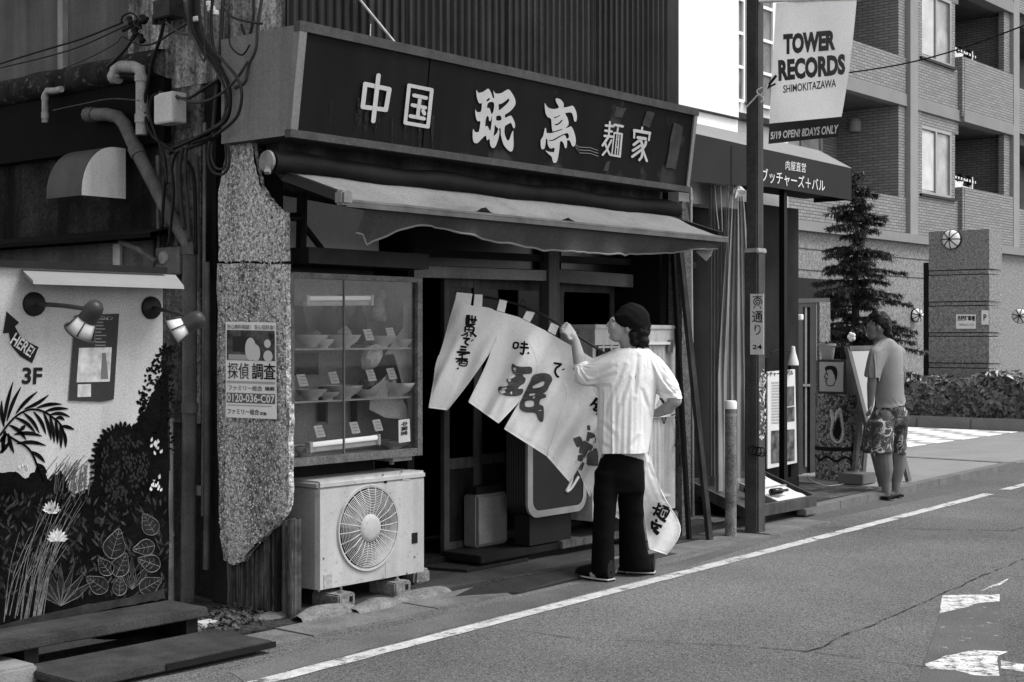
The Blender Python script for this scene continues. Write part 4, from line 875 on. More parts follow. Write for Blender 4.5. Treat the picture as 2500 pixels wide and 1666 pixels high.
# round bush
bc = (300, 1140); out = []
for k in range(120):
    a = 2*math.pi*k/120; r_ = 1 + (.05 if k % 2 else -.02) + .03*nz3((math.cos(a)*2, math.sin(a)*2, 0), 2); out.append((bc[0] + 72*r_*math.cos(a), bc[1] + 100*r_*math.sin(a)))
mpoly('painted_bush', out, pd, .0030)
leafset('painted_bush_fringe', [(bc[0]+70*math.cos(a), bc[1]+97*math.sin(a), a) for a in [2*math.pi*k/46 for k in range(46)]], 15, 9, pd, .0034)
sp = []
for k in range(190):
    a = rr.uniform(0, 6.28); q = math.sqrt(rr.random())*.9; sp.append((bc[0]+70*q*math.cos(a), bc[1]+97*q*math.sin(a), rr.uniform(.9, 2.2)))
leafset('painted_bush_highlight', sp, 12, 5, flat('mural_hi', .022, 1, 0), .0045)
for bm_ in brushy:                           # soft brush marks through the dark planting
    leafset('painted_foliage', [(rr.uniform(-5,405), rr.uniform(1215,1470), rr.uniform(-2.6,-.5)) for _ in range(150)], rr.uniform(16,26), 6, bm_, .0018)
# palm fronds
def frond(spine, leaflets, w_=8, mat=pd, d=.003):
    for base, tip, bend in leaflets:
        a = Vector((base[0], base[1], 0)); b = Vector((tip[0], tip[1], 0)); dd = (b-a); n = Vector((-dd.y, dd.x, 0)).normalized(); L_ = []; R_ = []
        for k in range(9):
            t = k/8; c = a.lerp(b, t) + n*bend*math.sin(math.pi*t); ww = w_*math.sin(math.pi*min(.97, t*.92+.06))**.8*.5; L_.append((c.x+n.x*ww, c.y+n.y*ww)); R_.append((c.x-n.x*ww, c.y-n.y*ww))
        mpoly('painted_palm_leaf', L_ + R_[::-1], mat, d)
    mm = MB(); mm.tube(smoothed([mu(a, b, d) for a, b in spine], 4), .005, 5); obj('painted_palm_stem', mm, mat, parent=mural)
lf = [((45,620),(20,340),-14),((75,560),(225,195),-16),((40,600),(140,140),-12),((170,480),(400,245),-14),((260,430),(520,280),16),((390,420),(660,380),-18),((480,455),(730,430),-16),((530,490),(745,515),-24),((590,530),(690,550),-18),((650,610),(790,650),-8),((160,520),(380,690),-26),((250,470),(420,690),-20),((360,460),(490,700),-18),((465,470),(545,760),-12),((530,500),(580,790),-6),((590,540),(615,800),-4),((640,600),(650,850),-4),((670,650),(700,840),-10)]
frond(c1([(0,710),(90,590),(180,500),(280,445),(380,435),(480,465),(560,520),(640,590),(680,680)]), [(c1([a])[0], c1([b])[0], c*s1) for a, b, c in lf], 9)
lf2 = [((60,660),(30,900),8),((100,600),(280,760),-20),((150,700),(450,720),-22),((180,800),(490,820),-26),((90,690),(150,900),10),((0,900),(100,780),6),((0,780),(60,700),4),((210,660),(270,600),4),((330,880),(480,1000),-14),((380,1010),(500,1110),-14)]
frond(c1([(40,680),(160,760),(280,830),(350,920),(400,1040),(470,1200)]), [(c1([a])[0], c1([b])[0], c*s1) for a, b, c in lf2], 10)
# grasses (grey lines on the dark) and blades
def blades(name, n, x0, x1, ybase, h0, h1, lean, mat, d, w_=.0018):
    mm = MB()
    for k in range(n):
        px = rr.uniform(x0, x1); h = rr.uniform(h0, h1); ln = lean + rr.uniform(-.12, .12)
        P = smoothed([mu(px, ybase + rr.uniform(-10, 10), d), mu(px + ln*h*.35, ybase - h*.55, d), mu(px + ln*h, ybase - h, d)], 5); mm.tube(P, [w_*(1 - .8*i/len(P)) + .0004 for i in range(len(P))], 4)
    obj(name, mm, mat, parent=mural, kind='stuff')
blades('painted_grass', 34, 5, 110, 1510, 130, 330, .30, pl_, .002); blades('painted_grass', 40, 80, 150, 1240, 60, 130, .5, pd, .002); blades('painted_grass', 30, 130, 220, 1200, 30, 75, .2, flat('mural_mid', .10, .75), .002)
def agave(cx_, cy_, n, L_, mat):
    for k in range(n):
        a = -math.pi/2 + (k - (n-1)/2)*.30; tip = (cx_ + L_*math.cos(a)*1.05, cy_ + L_*math.sin(a)); dx, dy = tip[0]-cx_, tip[1]-cy_; nn = (-dy/L_*9, dx/L_*9); pts = [(cx_, cy_), (cx_+dx*.45+nn[0], cy_+dy*.45+nn[1]), tip, (cx_+dx*.45-nn[0], cy_+dy*.45-nn[1])]
        mpoly('painted_agave_leaf', pts, pd2, .0022)
        mm = MB(); P = [mu(*p, .0026) for p in pts + [pts[0]]]; mm.tube(P, .0012, 4); obj('painted_outline', mm, mat, parent=mural)
agave(148, 1480, 7, 105, pl_); agave(322, 1440, 5, 85, pl_)
def leaf_big(cx_, cy_, L_, a):
    ca, sa = math.cos(a), math.sin(a); o = [(0,0),(.15,.28),(.42,.36),(.75,.2),(1,0),(.75,-.2),(.42,-.36),(.15,-.28)]; pts = [(cx_ + L_*(x*ca - y*sa), cy_ + L_*(x*sa + y*ca)) for x, y in o]; pts = sm2(pts, 4)
    mpoly('painted_leaf', pts, pd2, .0030); mm = MB(); mm.tube([mu(*p, .0036) for p in pts + [pts[0]]], .0017, 4)
    mm.tube([mu(cx_, cy_, .0036), mu(cx_ + L_*ca*.95, cy_ + L_*sa*.95, .0036)], .0014, 4)
    for t in (.25, .45, .65, .8):
        for sgn in (1, -1):
            y = .26*sgn*(1-t*.5); mm.tube([mu(cx_+L_*t*ca, cy_+L_*t*sa, .0036), mu(cx_+L_*((t+.12)*ca-y*sa), cy_+L_*((t+.12)*sa+y*ca), .0036)], .0009, 4)
    obj('painted_outline', mm, pl_, parent=mural)
s3 = 700 / 1782
for x, y, L_, a in ((690,800,75,-1.3),(965,650,58,-2.1),(960,720,54,2.95),(995,850,58,-2.8),(665,1000,60,-2.55),(690,900,50,-2.2),(720,910,62,-1.15),(740,1030,48,-1.5),(870,1000,60,-.5)): leaf_big(x*s3, 1050+y*s3, L_, a)
def lily(cx_, cy_, r_):
    for k in range(9):
        a = -math.pi*.5 + (k-4)*.33; l = r_*(1.0 - .05*abs(k-4)); ca, sa = math.cos(a), math.sin(a); w_ = r_*.16
        mpoly('painted_petal', [(cx_, cy_), (cx_+l*.6*ca-w_*sa, cy_+l*.6*sa+w_*ca), (cx_+l*ca, cy_+l*sa), (cx_+l*.6*ca+w_*sa, cy_+l*.6*sa-w_*ca)], [pw, flat('mural_pale2', .36, .75)][k % 2], .0030 + .0003*(k % 3))
lily(126, 1250, 30); lily(140, 1322, 34); lily(128, 1254, 18)
for bx0, by0 in ((378,1095),(383,1185)):
    leafset('painted_buds', [(bx0 + rr.uniform(-16,16), by0 + rr.uniform(-18,18), -1.4 + rr.uniform(-.5,.5)) for _ in range(11)], 12, 6, pw, .0032)
leafset('painted_buds', [(20 + rr.uniform(0,50), 1150 + rr.uniform(-10,10), -1.5) for _ in range(7)], 11, 5, pw, .0036)
leafset('painted_fern', [(185 + 8*(k % 2)*(1 if k % 4 < 2 else -1), 1215 - 4*k, -1.57 + (1 if k % 2 else -1)*.9) for k in range(16)], 17, 5, pg, .0034)
leafset('painted_fern', [(214 + 6*(k % 2), 1190 - 4*k, -1.57 + (1 if k % 2 else -1)*.9) for k in range(14)], 15, 5, flat('mural_mid', .1, .75), .0033)
# arrow, HERE!, 3F
s2 = 700 / 1960
def c2(pts): return [(a*s2, b*s2 + 540) for a, b in pts]
mpoly('painted_arrow', c2([(45,618),(132,695),(103,720),(140,790),(200,830),(265,862),(220,972),(140,925),(80,855),(60,765),(20,768)]), ink, .003)
m = MB(); fit_text(m, 'HERE!', quadfn(*[mu(*p, .005) for p in c2([(66,835),(205,935),(245,870),(110,762)])]), .02); obj('lettering', m, pw, parent=mural)
m = MB(); fit_text(m, '3F', quadfn(*[mu(*p, .003) for p in c2([(150,1115),(285,1118),(292,1000),(155,1000)])]), .03); obj('lettering', m, ink, parent=mural)
# peeling base strip
m = MB(); m.prism([mu(a, b, .012) for a, b in rag([(-30,1535),(200,1480),(300,1462),(400,1440),(404,1462),(330,1475),(210,1500),(-30,1560)], 4, 6)], (0,.01,0)); obj('peeling_strip', m, gm('peel', .04, .8, .5, 14, fine=.3), parent=mural)
# light shelf over the mural
m = MB(); a, b, c, d = mu(54,667), mu(430,680), onY(450,706,5.85), onY(82,694,5.85)
m.prism([a, b, c, d], (0, .006, .018)); obj('mural_canopy', m, gm('canopy_pale', .24, .6, .08, 3), label='thin pale sloping canopy board over the jungle mural', cat='canopy', origin=b)
# poster on the mural
ps = thing('wall_poster', 'narrow dark poster with two pale pictures stuck on the mural', 'poster', mu(227,960))
m = MB(); pq = [(184,770),(291,766),(278,975),(250,981),(168,978)]; cc = poly2d([pq]); m.add([mu(a, b, .008) for a, b in cc[0]], cc[1]); obj('sheet', m, gm('poster_dark', .045, .6, .1, 5, fine=.2), parent=ps)
for q, mt in (([(193,850),(273,848),(268,932),(187,934)], gm('print_pale', .4, .6, .35, 22)), ([(190,939),(222,938),(222,969),(189,970)], MATS['print_pale'])):
    m = MB(); m.add([mu(a, b, .010) for a, b in q], [(0,1,2,3)]); obj('picture', m, mt, parent=ps)
m = MB()
for k in range(9): 
    w_ = rr.uniform(15, 34); m.add([mu(a, b, .010) for a, b in ((232,778+8*k),(232+w_,778+8*k),(232+w_,781+8*k),(232,781+8*k))], [(0,1,2,3)])
obj('lettering', m, flat('print_grey', .18), parent=ps)
m = MB(); fit_text(m, 'ワイン', quadfn(*[mu(*p, .0105) for p in ((248,782),(276,782),(276,772),(248,772))]), .0); obj('lettering', m, flat('print_grey2', .3), parent=ps)
m = MB(); m.prism([mu(a, b, .011) for a, b in ((250,862),(258,862),(262,900),(264,925),(246,925),(248,900))], (0,-.001,0)); obj('bottle_print', m, ink_grey, parent=ps)
# two spot lamps
def spot(bp, ball, lens, lab):
    b0 = mu(*bp); t = thing('spot_lamp', lab, 'lamp', b0)
    Yb = YM - .42; p = onY(*ball, Yb); q = onY(*lens, Yb + .07); ax = (q - p).normalized()
    m = MB(); m.lathe([(0,.03),(.035,.028),(.055,.015),(.058,0)], b0, 20, (0,-1,0)); obj('base', m, metal_dark, parent=t, smooth=True, auto=40)
    m = MB(); m.tube(smoothed([b0 + Vector((0,-.02,0)), b0.lerp(p, .5) + Vector((0,0,.006)), p], 5), .011, 8); obj('arm', m, gm('lamp_metal', .05, .4, .3, 12, spec=.5), parent=t, smooth=True)
    m = MB(); m.lathe([(0,-.045),(.022,-.042),(.038,-.025),(.044,0),(.042,.03),(.045,.055)], p, 20, ax); obj('lamp_holder', m, MATS['lamp_metal'], parent=t, smooth=True, auto=50)
    m = MB(); m.lathe([(.04,.05),(.052,.09),(.064,.125)], p, 24, ax); obj('bulb', m, gm('lamp_glass', .62, .25, .1, 8, spec=.6), parent=t, smooth=True)
    m = MB()
    for k in range(5):
        a = 2*math.pi*k/5 + .4; q_ = Vector((0,0,1)).rotation_difference(ax); m.tube([p + q_ @ Vector((r_*math.cos(a), r_*math.sin(a), h)) for r_, h in ((.046,.05),(.058,.09),(.072,.128))], .0035, 5)
    rg = Vector((0,0,1)).rotation_difference(ax); m.tube([p + rg @ Vector((.072*math.cos(a), .072*math.sin(a), .128)) for a in [2*math.pi*j/28 for j in range(29)]], .006, 6, cap=False); obj('guard', m, MATS['lamp_metal'], parent=t, smooth=True)
spot((82,743), (228,757), (196,812), 'caged spot lamp on a bracket above the dark wall poster'); spot((368,752), (478,782), (420,812), 'caged spot lamp on a bracket beside the tall drain pipe')
# ------------------------------------------------------------------ steps before the mural
st_m = gm('step_wood', .060, .8, .4, 5, fine=.35, fscale=100, bump=.3, bscale=60, streak=.0)
us = thing('upper_step', 'dark wooden upper step raised on legs against the mural', 'step', (4.05, 5.87, .01))
m = MB(); m.bbox(3.2, 4.55, 5.72, 6.03, .118, .165, .006); obj('tread', m, st_m, parent=us)
for x in (3.56, 4.44):
    m = MB(); m.box(x, x+.07, 5.75, 6.0, 0, .118); obj('leg', m, wood_dark, parent=us)
ls = thing('lower_step', 'wide dark board lying on the ground before the upper step', 'step', (4.05, 5.5, 0))
m = MB(); m.bbox(3.50, 4.57, 5.26, 5.70, .022, .058, .005); obj('tread', m, st_m, parent=ls)
m = MB(); m.box(3.6, 4.5, 5.30, 5.66, 0.0, .022); obj('bearer', m, wood_dark, parent=ls)
m = MB(); m.bar((3.95,5.256,.040),(4.58,5.256,.040), .006, .028); obj('nosing', m, metal_dark, parent=ls)
m = MB(); m.bbox(3.05, 3.52, 5.58, 5.95, 0, .085, .012)
for q in m.v: q.z += .006*nz3(q, 12)
obj('concrete_block', m, concrete, label='pale concrete block at the end of the wooden steps', cat='block')
m = MB(); c = onZ(505,1532,0); m.bbox(c.x-.06, c.x+.06, c.y-.04, c.y+.06, 0, .03, .008)
obj('loose_brick', m, gm('pale_stone', .4, .9, .2, 12), label='pale broken tile lying by the leaf litter', cat='brick')
# leaf litter in the alley mouth
m = MB(); rr = random.Random(5)
for k in range(1100):
    px = rr.gauss(575, 60); py = 1500 + rr.gauss(0, 15) - (px-575)*.16
    c = onZ(px, py, .012 + .03*rr.random()*max(0, 1-abs(px-575)/110)); s_ = rr.uniform(.008, .024); d = Vector((rr.uniform(-1,1), rr.uniform(-1,1), rr.uniform(-.4,.5))).normalized()*s_; n_ = d.cross(Vector((0,0,1))).normalized()*s_*.5 + Vector((0,0,rr.uniform(-.3,.6)*s_))
    m.add([c-d, c+n_, c+d, c-n_], [(0,1,2),(0,2,3)])
lt = obj('leaf_litter', m, gm('litter', .09, .9, .7, 40), kind='stuff', fixn=False)
tag(lt, 'dry leaf litter heaped at the foot of the rotten timber', 'leaves')

# ================================================================== alley clutter on the flank wall
FX = XS
def fw(px, py, d=0.0): return onX(px, py, FX - d)
def pipe(name, lab, pts, r_, mat, d=.08, joints=(), parent=None, n=10, cat='pipe'):
    t = thing(name, lab, cat, fw(*pts[-1], d)); P = [fw(a, b, d) for a, b in pts]
    m = MB(); m.tube(P, r_, n); obj('pipe', m, mat, parent=t, smooth=True, auto=50)
    for (a, b, c, e) in joints:
        m = MB(); m.tube([fw(a, b, d), fw(c, e, d)], r_*1.18, n); obj('coupling', m, mat, parent=t, smooth=True, auto=50)
    return t
pvc = gm('old_pvc', .11, .55, .35, 6, fine=.3, streak=.25, sscale=10); pvc_l = gm('pale_old_pvc', .27, .55, .35, 5, fine=.3, streak=.3, sscale=10)
el = [(215,276),(262,276),(285,282),(303,300),(322,345),(335,372)]
pipe('drain_pipe', 'fat drain pipe bending diagonally past the vent hood down to the ground', [(215,281),(262,280),(288,286),(305,305),(332,365),(400,498),(448,578),(462,600),(463,640),(463,1000),(458,1470)], .040, pvc, .10, [(214,281),(232,281),(330,362),(338,378),(463,620),(463,650),(463,985),(463,1005)] and [(214,281,232,281),(330,361,340,381),(463,600,463,622),(463,985,463,1008)])
pipe('drain_pipe', 'thin pale drain pipe running down beside the mural edge', [(413,1022),(413,1240),(416,1478)], .024, pvc_l, .16, [(413,1022,413,1030),(413,1100,413,1108),(414,1300,414,1310)])
pipe('vent_pipe', 'pale white plastic vent pipe with goose-neck elbow on the flank wall', [(282,190),(282,172),(296,163),(328,164),(344,172),(346,195),(346,290),(346,330)], .036, pvc_l, .10, [(276,188,288,188),(346,185,346,200),(346,280,346,300)])
pipe('small_pipe', 'small pale elbow pipe sticking from the sooty wall under the ledge', [(150,218),(135,222),(116,222),(110,232),(110,300)], .020, pvc_l, .12, [(110,235,110,245),(110,275,110,290)])
pipe('drain_pipe', 'slender dark downpipe beside the rough wing wall', [(505,640),(506,900),(506,1180),(503,1390)], .018, pvc, .05)
pipe('conduit', 'narrow light-edged conduit running down behind the fat drain pipe', [(500,300),(498,700),(495,1260)], .010, gm('conduit', .16, .5, .4, 6), .04)
for k, (px, lab) in enumerate([(385,'thin vertical conduit behind the diagonal pipe'),(430,'slim vertical conduit next to the meter box'),(478,'dark vertical conduit beside the cable bundle')]):
    pipe('conduit', lab, [(px,380),(px+3,600),(px+5,700)], .012 + .004*k, pvc, .05)
# vent hood: quarter-round cowl
hood = thing('vent_hood', 'quarter-round metal vent hood with pale end cap on the sooty wall', 'vent hood', onX(300,486,5.2))
HXr = 5.19; e0 = onX(306,486,HXr); HY0 = e0.y; HZ0 = e0.z; Rr = .30; HD = .36
prof = [(HXr, HZ0), (HXr, HZ0+Rr)] + [(HXr - .08 - (Rr-.08)*math.sin(a)*1.0, HZ0 + .02 + (Rr-.02)*math.cos(a)) for a in [math.pi/2*k/12 for k in range(13)]] + [(HXr-Rr, HZ0)]
m = MB(); m.prism([Vector((x, HY0, z)) for x, z in prof], (0, -.004, 0)); obj('end_cap', m, gm('hood_pale', .62, .5, .12, 3, fine=.25, fscale=150, streak=.2), parent=hood)
m = MB(); m.grid([[Vector((x, HY0+.003+HD*j/4, z)) for j in range(5)] for x, z in prof[1:]]); obj('cowl', m, gm('hood_dark', .07, .5, .3, 4, fine=.2), parent=hood, smooth=True)
# boxes
def ebox(name, lab, px0, py0, px1, py1, d, depth, mat):
    a = fw(px0, py0, d); b = fw(px1, py1, d); m = MB(); t = thing(name, lab, 'box', (a.x, (a.y+b.y)/2, min(a.z,b.z)))
    m.bbox(a.x, a.x+depth, min(a.y,b.y), max(a.y,b.y), min(a.z,b.z), max(a.z,b.z), .006); obj('box_body', m, mat, parent=t); return t, a, b
t, a, b = ebox('junction_box', 'pale grey junction box under the cable bundle', 375, 230, 421, 297, .16, .10, gm('jbox', .5, .6, .1, 4, fine=.15))
t, a, b = ebox('meter_box', 'dark gas meter box behind the fat drain pipe', 378, 606, 440, 670, .14, .13, gm('meter', .10, .5, .4, 9, fine=.3))
m = MB(); m.lathe([(0,.012),(.035,.012),(.04,0)], fw(400,630,.14), 16, (-1,0,0)); obj('dial', m, gm('dial', .2, .4, .3, 20), parent=t)
m = MB(); m.tube([fw(380,640,.16), fw(340,610,.18), fw(295,590,.14)], .018, 8); obj('supply_pipe', m, pvc, parent=t)
t, a, b = ebox('switch_box', 'rusty dark switch box high on the stained concrete', 372, 2, 415, 38, .12, .10, gm('switchbox', .04, .6, .5, 12, fine=.3))
m = MB()
for k in range(3): m.tube([fw(380+14*k, 38, .08), fw(380+14*k, 60, .08)], .02, 8)
obj('insulator', m, rubber, parent=t)
t, a, b = ebox('wall_tag', 'small pale tag box low on the dark alley wall', 465, 1186, 486, 1212, .06, .05, gm('jbox2', .25, .6, .3, 12))
# cables: each one its own sagging run
cab_m = [rubber, gm('cable_b', .03, .5, .3, 10), gm('cable_c', .055, .5, .3, 10)]
runs = [([(470,-10),(472,60),(495,110),(530,150),(560,190),(572,230),(560,290),(500,330),(440,350),(415,375)], .012, 'thick dark cable sweeping from the roof round the pale junction box'),
 ([(478,-10),(482,60),(505,112),(540,160),(575,200),(585,245),(560,300),(505,345),(430,370)], .011, 'dark cable looping outermost round the pale junction box'),
 ([(460,-10),(463,65),(488,118),(520,160),(545,205),(552,250),(540,300),(480,335)], .010, 'dark cable hugging the inside of the looping bundle'),
 ([(466,-10),(468,62),(492,114),(526,156),(553,198),(562,240),(550,296),(490,332),(430,360)], .011, 'dark cable lying second in the looping bundle'),
 ([(484,-10),(490,58),(512,108),(548,152),(580,192),(590,236),(575,290),(520,335)], .009, 'thin cable along the outside of the looping bundle'),
 ([(545,-10),(540,80),(535,160),(528,230),(522,300),(520,345)], .012, 'straight dark cable dropping from the roof to the wing wall'),
 ([(590,60),(600,90),(612,130),(600,175),(580,230),(590,260),(570,320)], .010, 'black cable bundle hanging at the end of the sign box'),
 ([(520,-10),(515,50),(522,120),(545,175),(560,215),(548,280),(520,330),(470,350)], .009, 'cable crossing over the middle of the looping bundle'),
 ([(430,235),(470,250),(510,245),(545,225),(580,190),(605,150)], .008, 'cable rising from the junction box to the sign corner'),
 ([(385,228),(370,240),(365,280),(380,330),(400,380),(408,450)], .007, 'thin cable dropping from the back of the junction box'),
 ([(300,90),(340,110),(380,105),(420,80),(455,60)], .006, 'slack wire strung from the insulators to the bundle'),
 ([(470,335),(455,370),(452,430),(458,500),(462,590)], .010, 'dark cable falling straight below the bundle'),
 ([(430,372),(420,410),(424,470),(418,540),(412,600)], .009, 'dark cable running down to the meter box'),
 ([(540,10),(565,40),(600,52),(640,58)], .007, 'cable running level along the flank top to the sign'),
 ([(500,-10),(500,60),(498,150),(470,90),(440,82),(405,55)], .006, 'thin cable drooping from the high switch box to the bundle'),
 ([(400,50),(392,90),(372,150),(362,200),(352,270),(372,330),(420,365),(460,400),(474,450),(478,620)], .011, 'black cable hanging from the switch box down past the vent pipe'),
 ([(620,-10),(618,50),(604,100),(575,150),(545,185),(500,215),(460,240),(420,235),(390,225)], .009, 'black cable descending from the sign corner to the junction box'),
 ([(640,-10),(630,60),(625,120),(608,160),(600,200),(575,215)], .010, 'frayed cable hanging beside the sign box end'),
 ([(560,60),(562,110),(590,135),(610,110)], .005, 'thin wire loop beside the sign box end'),
 ([(512,345),(508,390),(520,420),(545,425),(560,400),(556,350)], .008, 'coiled cable loop hanging at the top of the wing wall'),
 ([(520,345),(516,380),(526,408),(545,412),(552,390),(550,345)], .007, 'inner coiled cable loop at the top of the wing wall'),
 ([(0,156),(100,125),(200,95),(300,55)], .006, 'long taut wire crossing the pale flank panel to the insulators'),
 ([(0,166),(110,140),(200,112),(310,62)], .005, 'second taut wire crossing the pale flank panel'),
 ([(150,170),(220,140),(280,108),(295,90)], .004, 'short slack wire crossing the flank panel'),
 ([(295,60),(300,40),(320,32),(335,45),(330,60),(345,70)], .006, 'tangled wire curl at the insulators'),
 ([(262,165),(300,128),(330,88)], .010, 'stiff rod rising from the ledge to the insulators'),
 ([(130,270),(200,255),(270,242),(340,246)], .005, 'wire sagging along the sooty board under the ledge'),
 ([(400,380),(405,420),(400,470),(395,560)], .010, 'dark cable hanging behind the diagonal pipe'),
 ([(446,360),(438,420),(442,500),(450,560)], .012, 'thick cable drooping beside the diagonal pipe')]
for k, (pts, r_, lab) in enumerate(runs):
    P = smoothed([fw(a, b, .10 + .03*(k % 5)) for a, b in pts], 6); m = MB(); m.tube(P, r_, 7); obj('cable', m, cab_m[k % 3], label=lab, cat='cable', group='cables on the flank wall', smooth=True)
ins = thing('insulator_cluster', 'tangled dark insulator bracket where the wires meet the flank', 'insulator', fw(325,70,.1))
for k, (px, py) in enumerate(((318,52),(335,60),(350,48),(330,80),(345,95))):
    m = MB(); c = fw(px, py, .1); m.lathe([(.008,-.03),(.022,-.02),(.014,0),(.022,.02),(.008,.03)], c, 10, (0,.6,.8)); obj('insulator', m, rubber, parent=ins, smooth=True)
m = MB(); m.tube([fw(300,75,.1), fw(360,45,.1)], .012, 6); m.tube([fw(320,100,.1), fw(345,50,.1)], .012, 6); obj('bracket', m, metal_dark, parent=ins)
for k, (px, py) in enumerate(((508,10),(516,22),(524,32),(480,47))):
    m = MB(); c = fw(px, py, .14); m.bbox(c.x-.015, c.x+.015, c.y-.022, c.y+.022, c.z-.014, c.z+.014, .005, 1); obj('cable_clip', m, flat('clip_white', .7), label='small white cable clip high beside the cable bundle', cat='clip', group='white cable clips')
# poster on the wing wall
po = thing('notice_poster', 'white detective-agency notice stuck on the pebbledash wing wall', 'poster', onX(612,1015,XW-.01))
def pq(u, v, d=.012): 
    a, b, c, e = onX(551,1019,XW-d), onX(676,1024,XW-d), onX(674,788,XW-d), onX(551,786,XW-d)
    return (a*(1-u)+b*u)*(1-v) + (e*(1-u)+c*u)*v
m = MB(); P = [[pq(i/8, j/12, .012 + (.02*max(0,(i/8+ (1-j/12))-1.75) )) for j in range(13)] for i in range(9)]; m.grid(P); obj('sheet', m, paper, parent=po)
def prect(u0, u1, v0, v1, mat, name='print', d=.014): 
    mm = MB(); mm.add([pq(u0,v0,d), pq(u1,v0,d), pq(u1,v1,d), pq(u0,v1,d)], [(0,1,2,3)]); return obj(name, mm, mat, parent=po)
def ptext(s_, u0, u1, v0, v1, mat, bold=.02, d=.0165): 
    mm = MB(); fit_text(mm, s_, quadfn(pq(u0,v0,d), pq(u1,v0,d), pq(u1,v1,d), pq(u0,v1,d)), bold); obj('lettering', mm, mat, parent=po)
prect(.02,.97,.60,.915, gm('photo_print', .10, .7, .9, 14)); prect(.14,.52,.69,.85, flat('print_dark', .025), d=.0145); prect(.06,.5,.605,.66, ink_mid, d=.0145)
m = MB(); m.add([pq(.5+.1*math.cos(a)*1.1, .72+.12*math.sin(a), .015) for a in [2*math.pi*k/16 for k in range(16)]], [tuple(range(16))]); m.add([pq(.60+.09*math.cos(a), .68+.09*math.sin(a), .0152) for a in [2*math.pi*k/16 for k in range(16)]], [tuple(range(16))]); m.add([pq(.83+.065*math.cos(a), .78+.045*math.sin(a), .015) for a in [2*math.pi*k/16 for k in range(16)]], [tuple(range(16))]); m.add([pq(.84+.09*math.cos(a), .65+.06*math.sin(a), .015) for a in [2*math.pi*k/16 for k in range(16)]], [tuple(range(16))]); obj('print', m, flat('print_pale3', .55), parent=po)
ptext('安心無料相談！ 安心低料金！', .03,.97,.925,.975, ink_grey, .01); ptext('探偵', .04,.46,.405,.575, ink, .0); ptext('調査', .52,.98,.405,.575, ink, .012)
prect(.02,.97,.36,.385, ink_mid); ptext('ファミリー総合', .05,.72,.285,.34, ink, .005); ptext('検索', .77,.96,.29,.335, ink, .02)
prect(.02,.97,.155,.26, ink_grey); ptext('0120-036-C07', .03,.96,.165,.25, paper, .015); prect(.02,.97,.255,.262, ink_mid, d=.0145)
ptext('ファミリー総合', .03,.66,.035,.095, ink, .01); ptext('調査', .68,.80,.035,.07, ink, .02); prect(.03,.9,.125,.135, ink_mid)
# ================================================================== steel pole with banner, number plate, coil
PX, PY = 9.65, 5.62
pole = thing('utility_pole', 'square dark steel pole with wider sleeve at its foot and number plate', 'pole', (PX, PY, 0))
pm = gm('pole_paint', .075, .6, .25, 6, fine=.35, fscale=110, streak=.25, sscale=12)
m = MB(); m.bbox(PX-.05, PX+.05, PY-.05, PY+.05, 1.6, 7.0, .01); obj('shaft', m, pm, parent=pole)
m = MB(); m.bbox(PX-.06, PX+.06, PY-.06, PY+.06, 0, 2.15, .012); obj('sleeve', m, pm, parent=pole)
m = MB(); m.bbox(PX-.066, PX+.066, PY-.066, PY+.066, 2.12, 2.16, .008); obj('sleeve_collar', m, gm('collar', .28, .6, .3, 12), parent=pole)
m = MB(); rr = random.Random(21)
for k in range(60):                                                     # torn sticker remnants on the street face
    z = rr.uniform(.72, 1.25); x = PX + rr.uniform(-.035, .05); s_ = rr.uniform(.006, .02)
    m.add([(x-s_, PY-.0615, z), (x+s_*rr.random(), PY-.0615, z-s_), (x+s_, PY-.0615, z+s_*.5), (x, PY-.0615, z+s_*rr.uniform(.6,1.6))], [(0,1,2,3)])
obj('sticker_remnants', m, gm('sticker_rem', .45, .8, .4, 30), parent=pole, fixn=False)
plt_ = gm('plate_white', .62, .5, .06, 5, fine=.1)
XP = PX - .062
def pp(px, py, d=0): return onX(px, py, XP - d)
m = MB(); m.prism([pp(1832,718), pp(1865,718), pp(1865,866), pp(1832,866)], (-.004,0,0)); npl = obj('number_plate', m, plt_, parent=pole, label='white enamel plate with street name and number')
def ppt(s_, q, bold=.01):
    mm = MB(); fit_text(mm, s_, quadfn(*[pp(a, b, .006) for a, b in q]), bold); obj('lettering', mm, ink, parent=npl)
ppt('通', [(1836,788),(1862,788),(1862,760),(1836,760)]); ppt('り', [(1842,818),(1857,818),(1857,792),(1842,792)], .0); ppt('24', [(1837,853),(1860,853),(1860,842),(1837,842)], .02)
m = MB(); m.tube([pp(1849 + (1.5+10*t)*math.cos(t*13), 738 + (1.5+10*t)*math.sin(t*13), .006) for t in [k/40 for k in range(41)]], .0035, 5); m.tube([pp(1838,725,.006), pp(1860,725,.006)], .003, 5); m.tube([pp(1849,721,.006), pp(1849,728,.006)], .003, 5); m.tube([pp(1843,748,.006), pp(1840,754,.006)], .003, 5); m.tube([pp(1855,748,.006), pp(1858,754,.006)], .003, 5); obj('lettering', m, ink, parent=npl)
cl = thing('wire_coil', 'loose black wire coil tied round the pole sleeve', 'wire', (PX, PY-.07, .77))
c = pp(1838,1100,.03)
for k in range(3):
    m = MB(); cc_ = c + Vector((0,-.035*k,-.004*k)); m.tube([cc_ + Vector((.0, .035*math.cos(a), .035*math.sin(a)+.004*math.sin(3*a))) for a in [2*math.pi*j/20 for j in range(21)]], .005, 6, cap=False); obj('wire_loop', m, rubber, parent=cl, smooth=True)
m = MB(); m.tube([c, (PX-.066, PY-.064, c.z-.02), (PX+.05, PY-.068, c.z-.02), (PX+.066, PY-.06, c.z-.015)], .005, 6); obj('wire_tie', m, rubber, parent=cl)
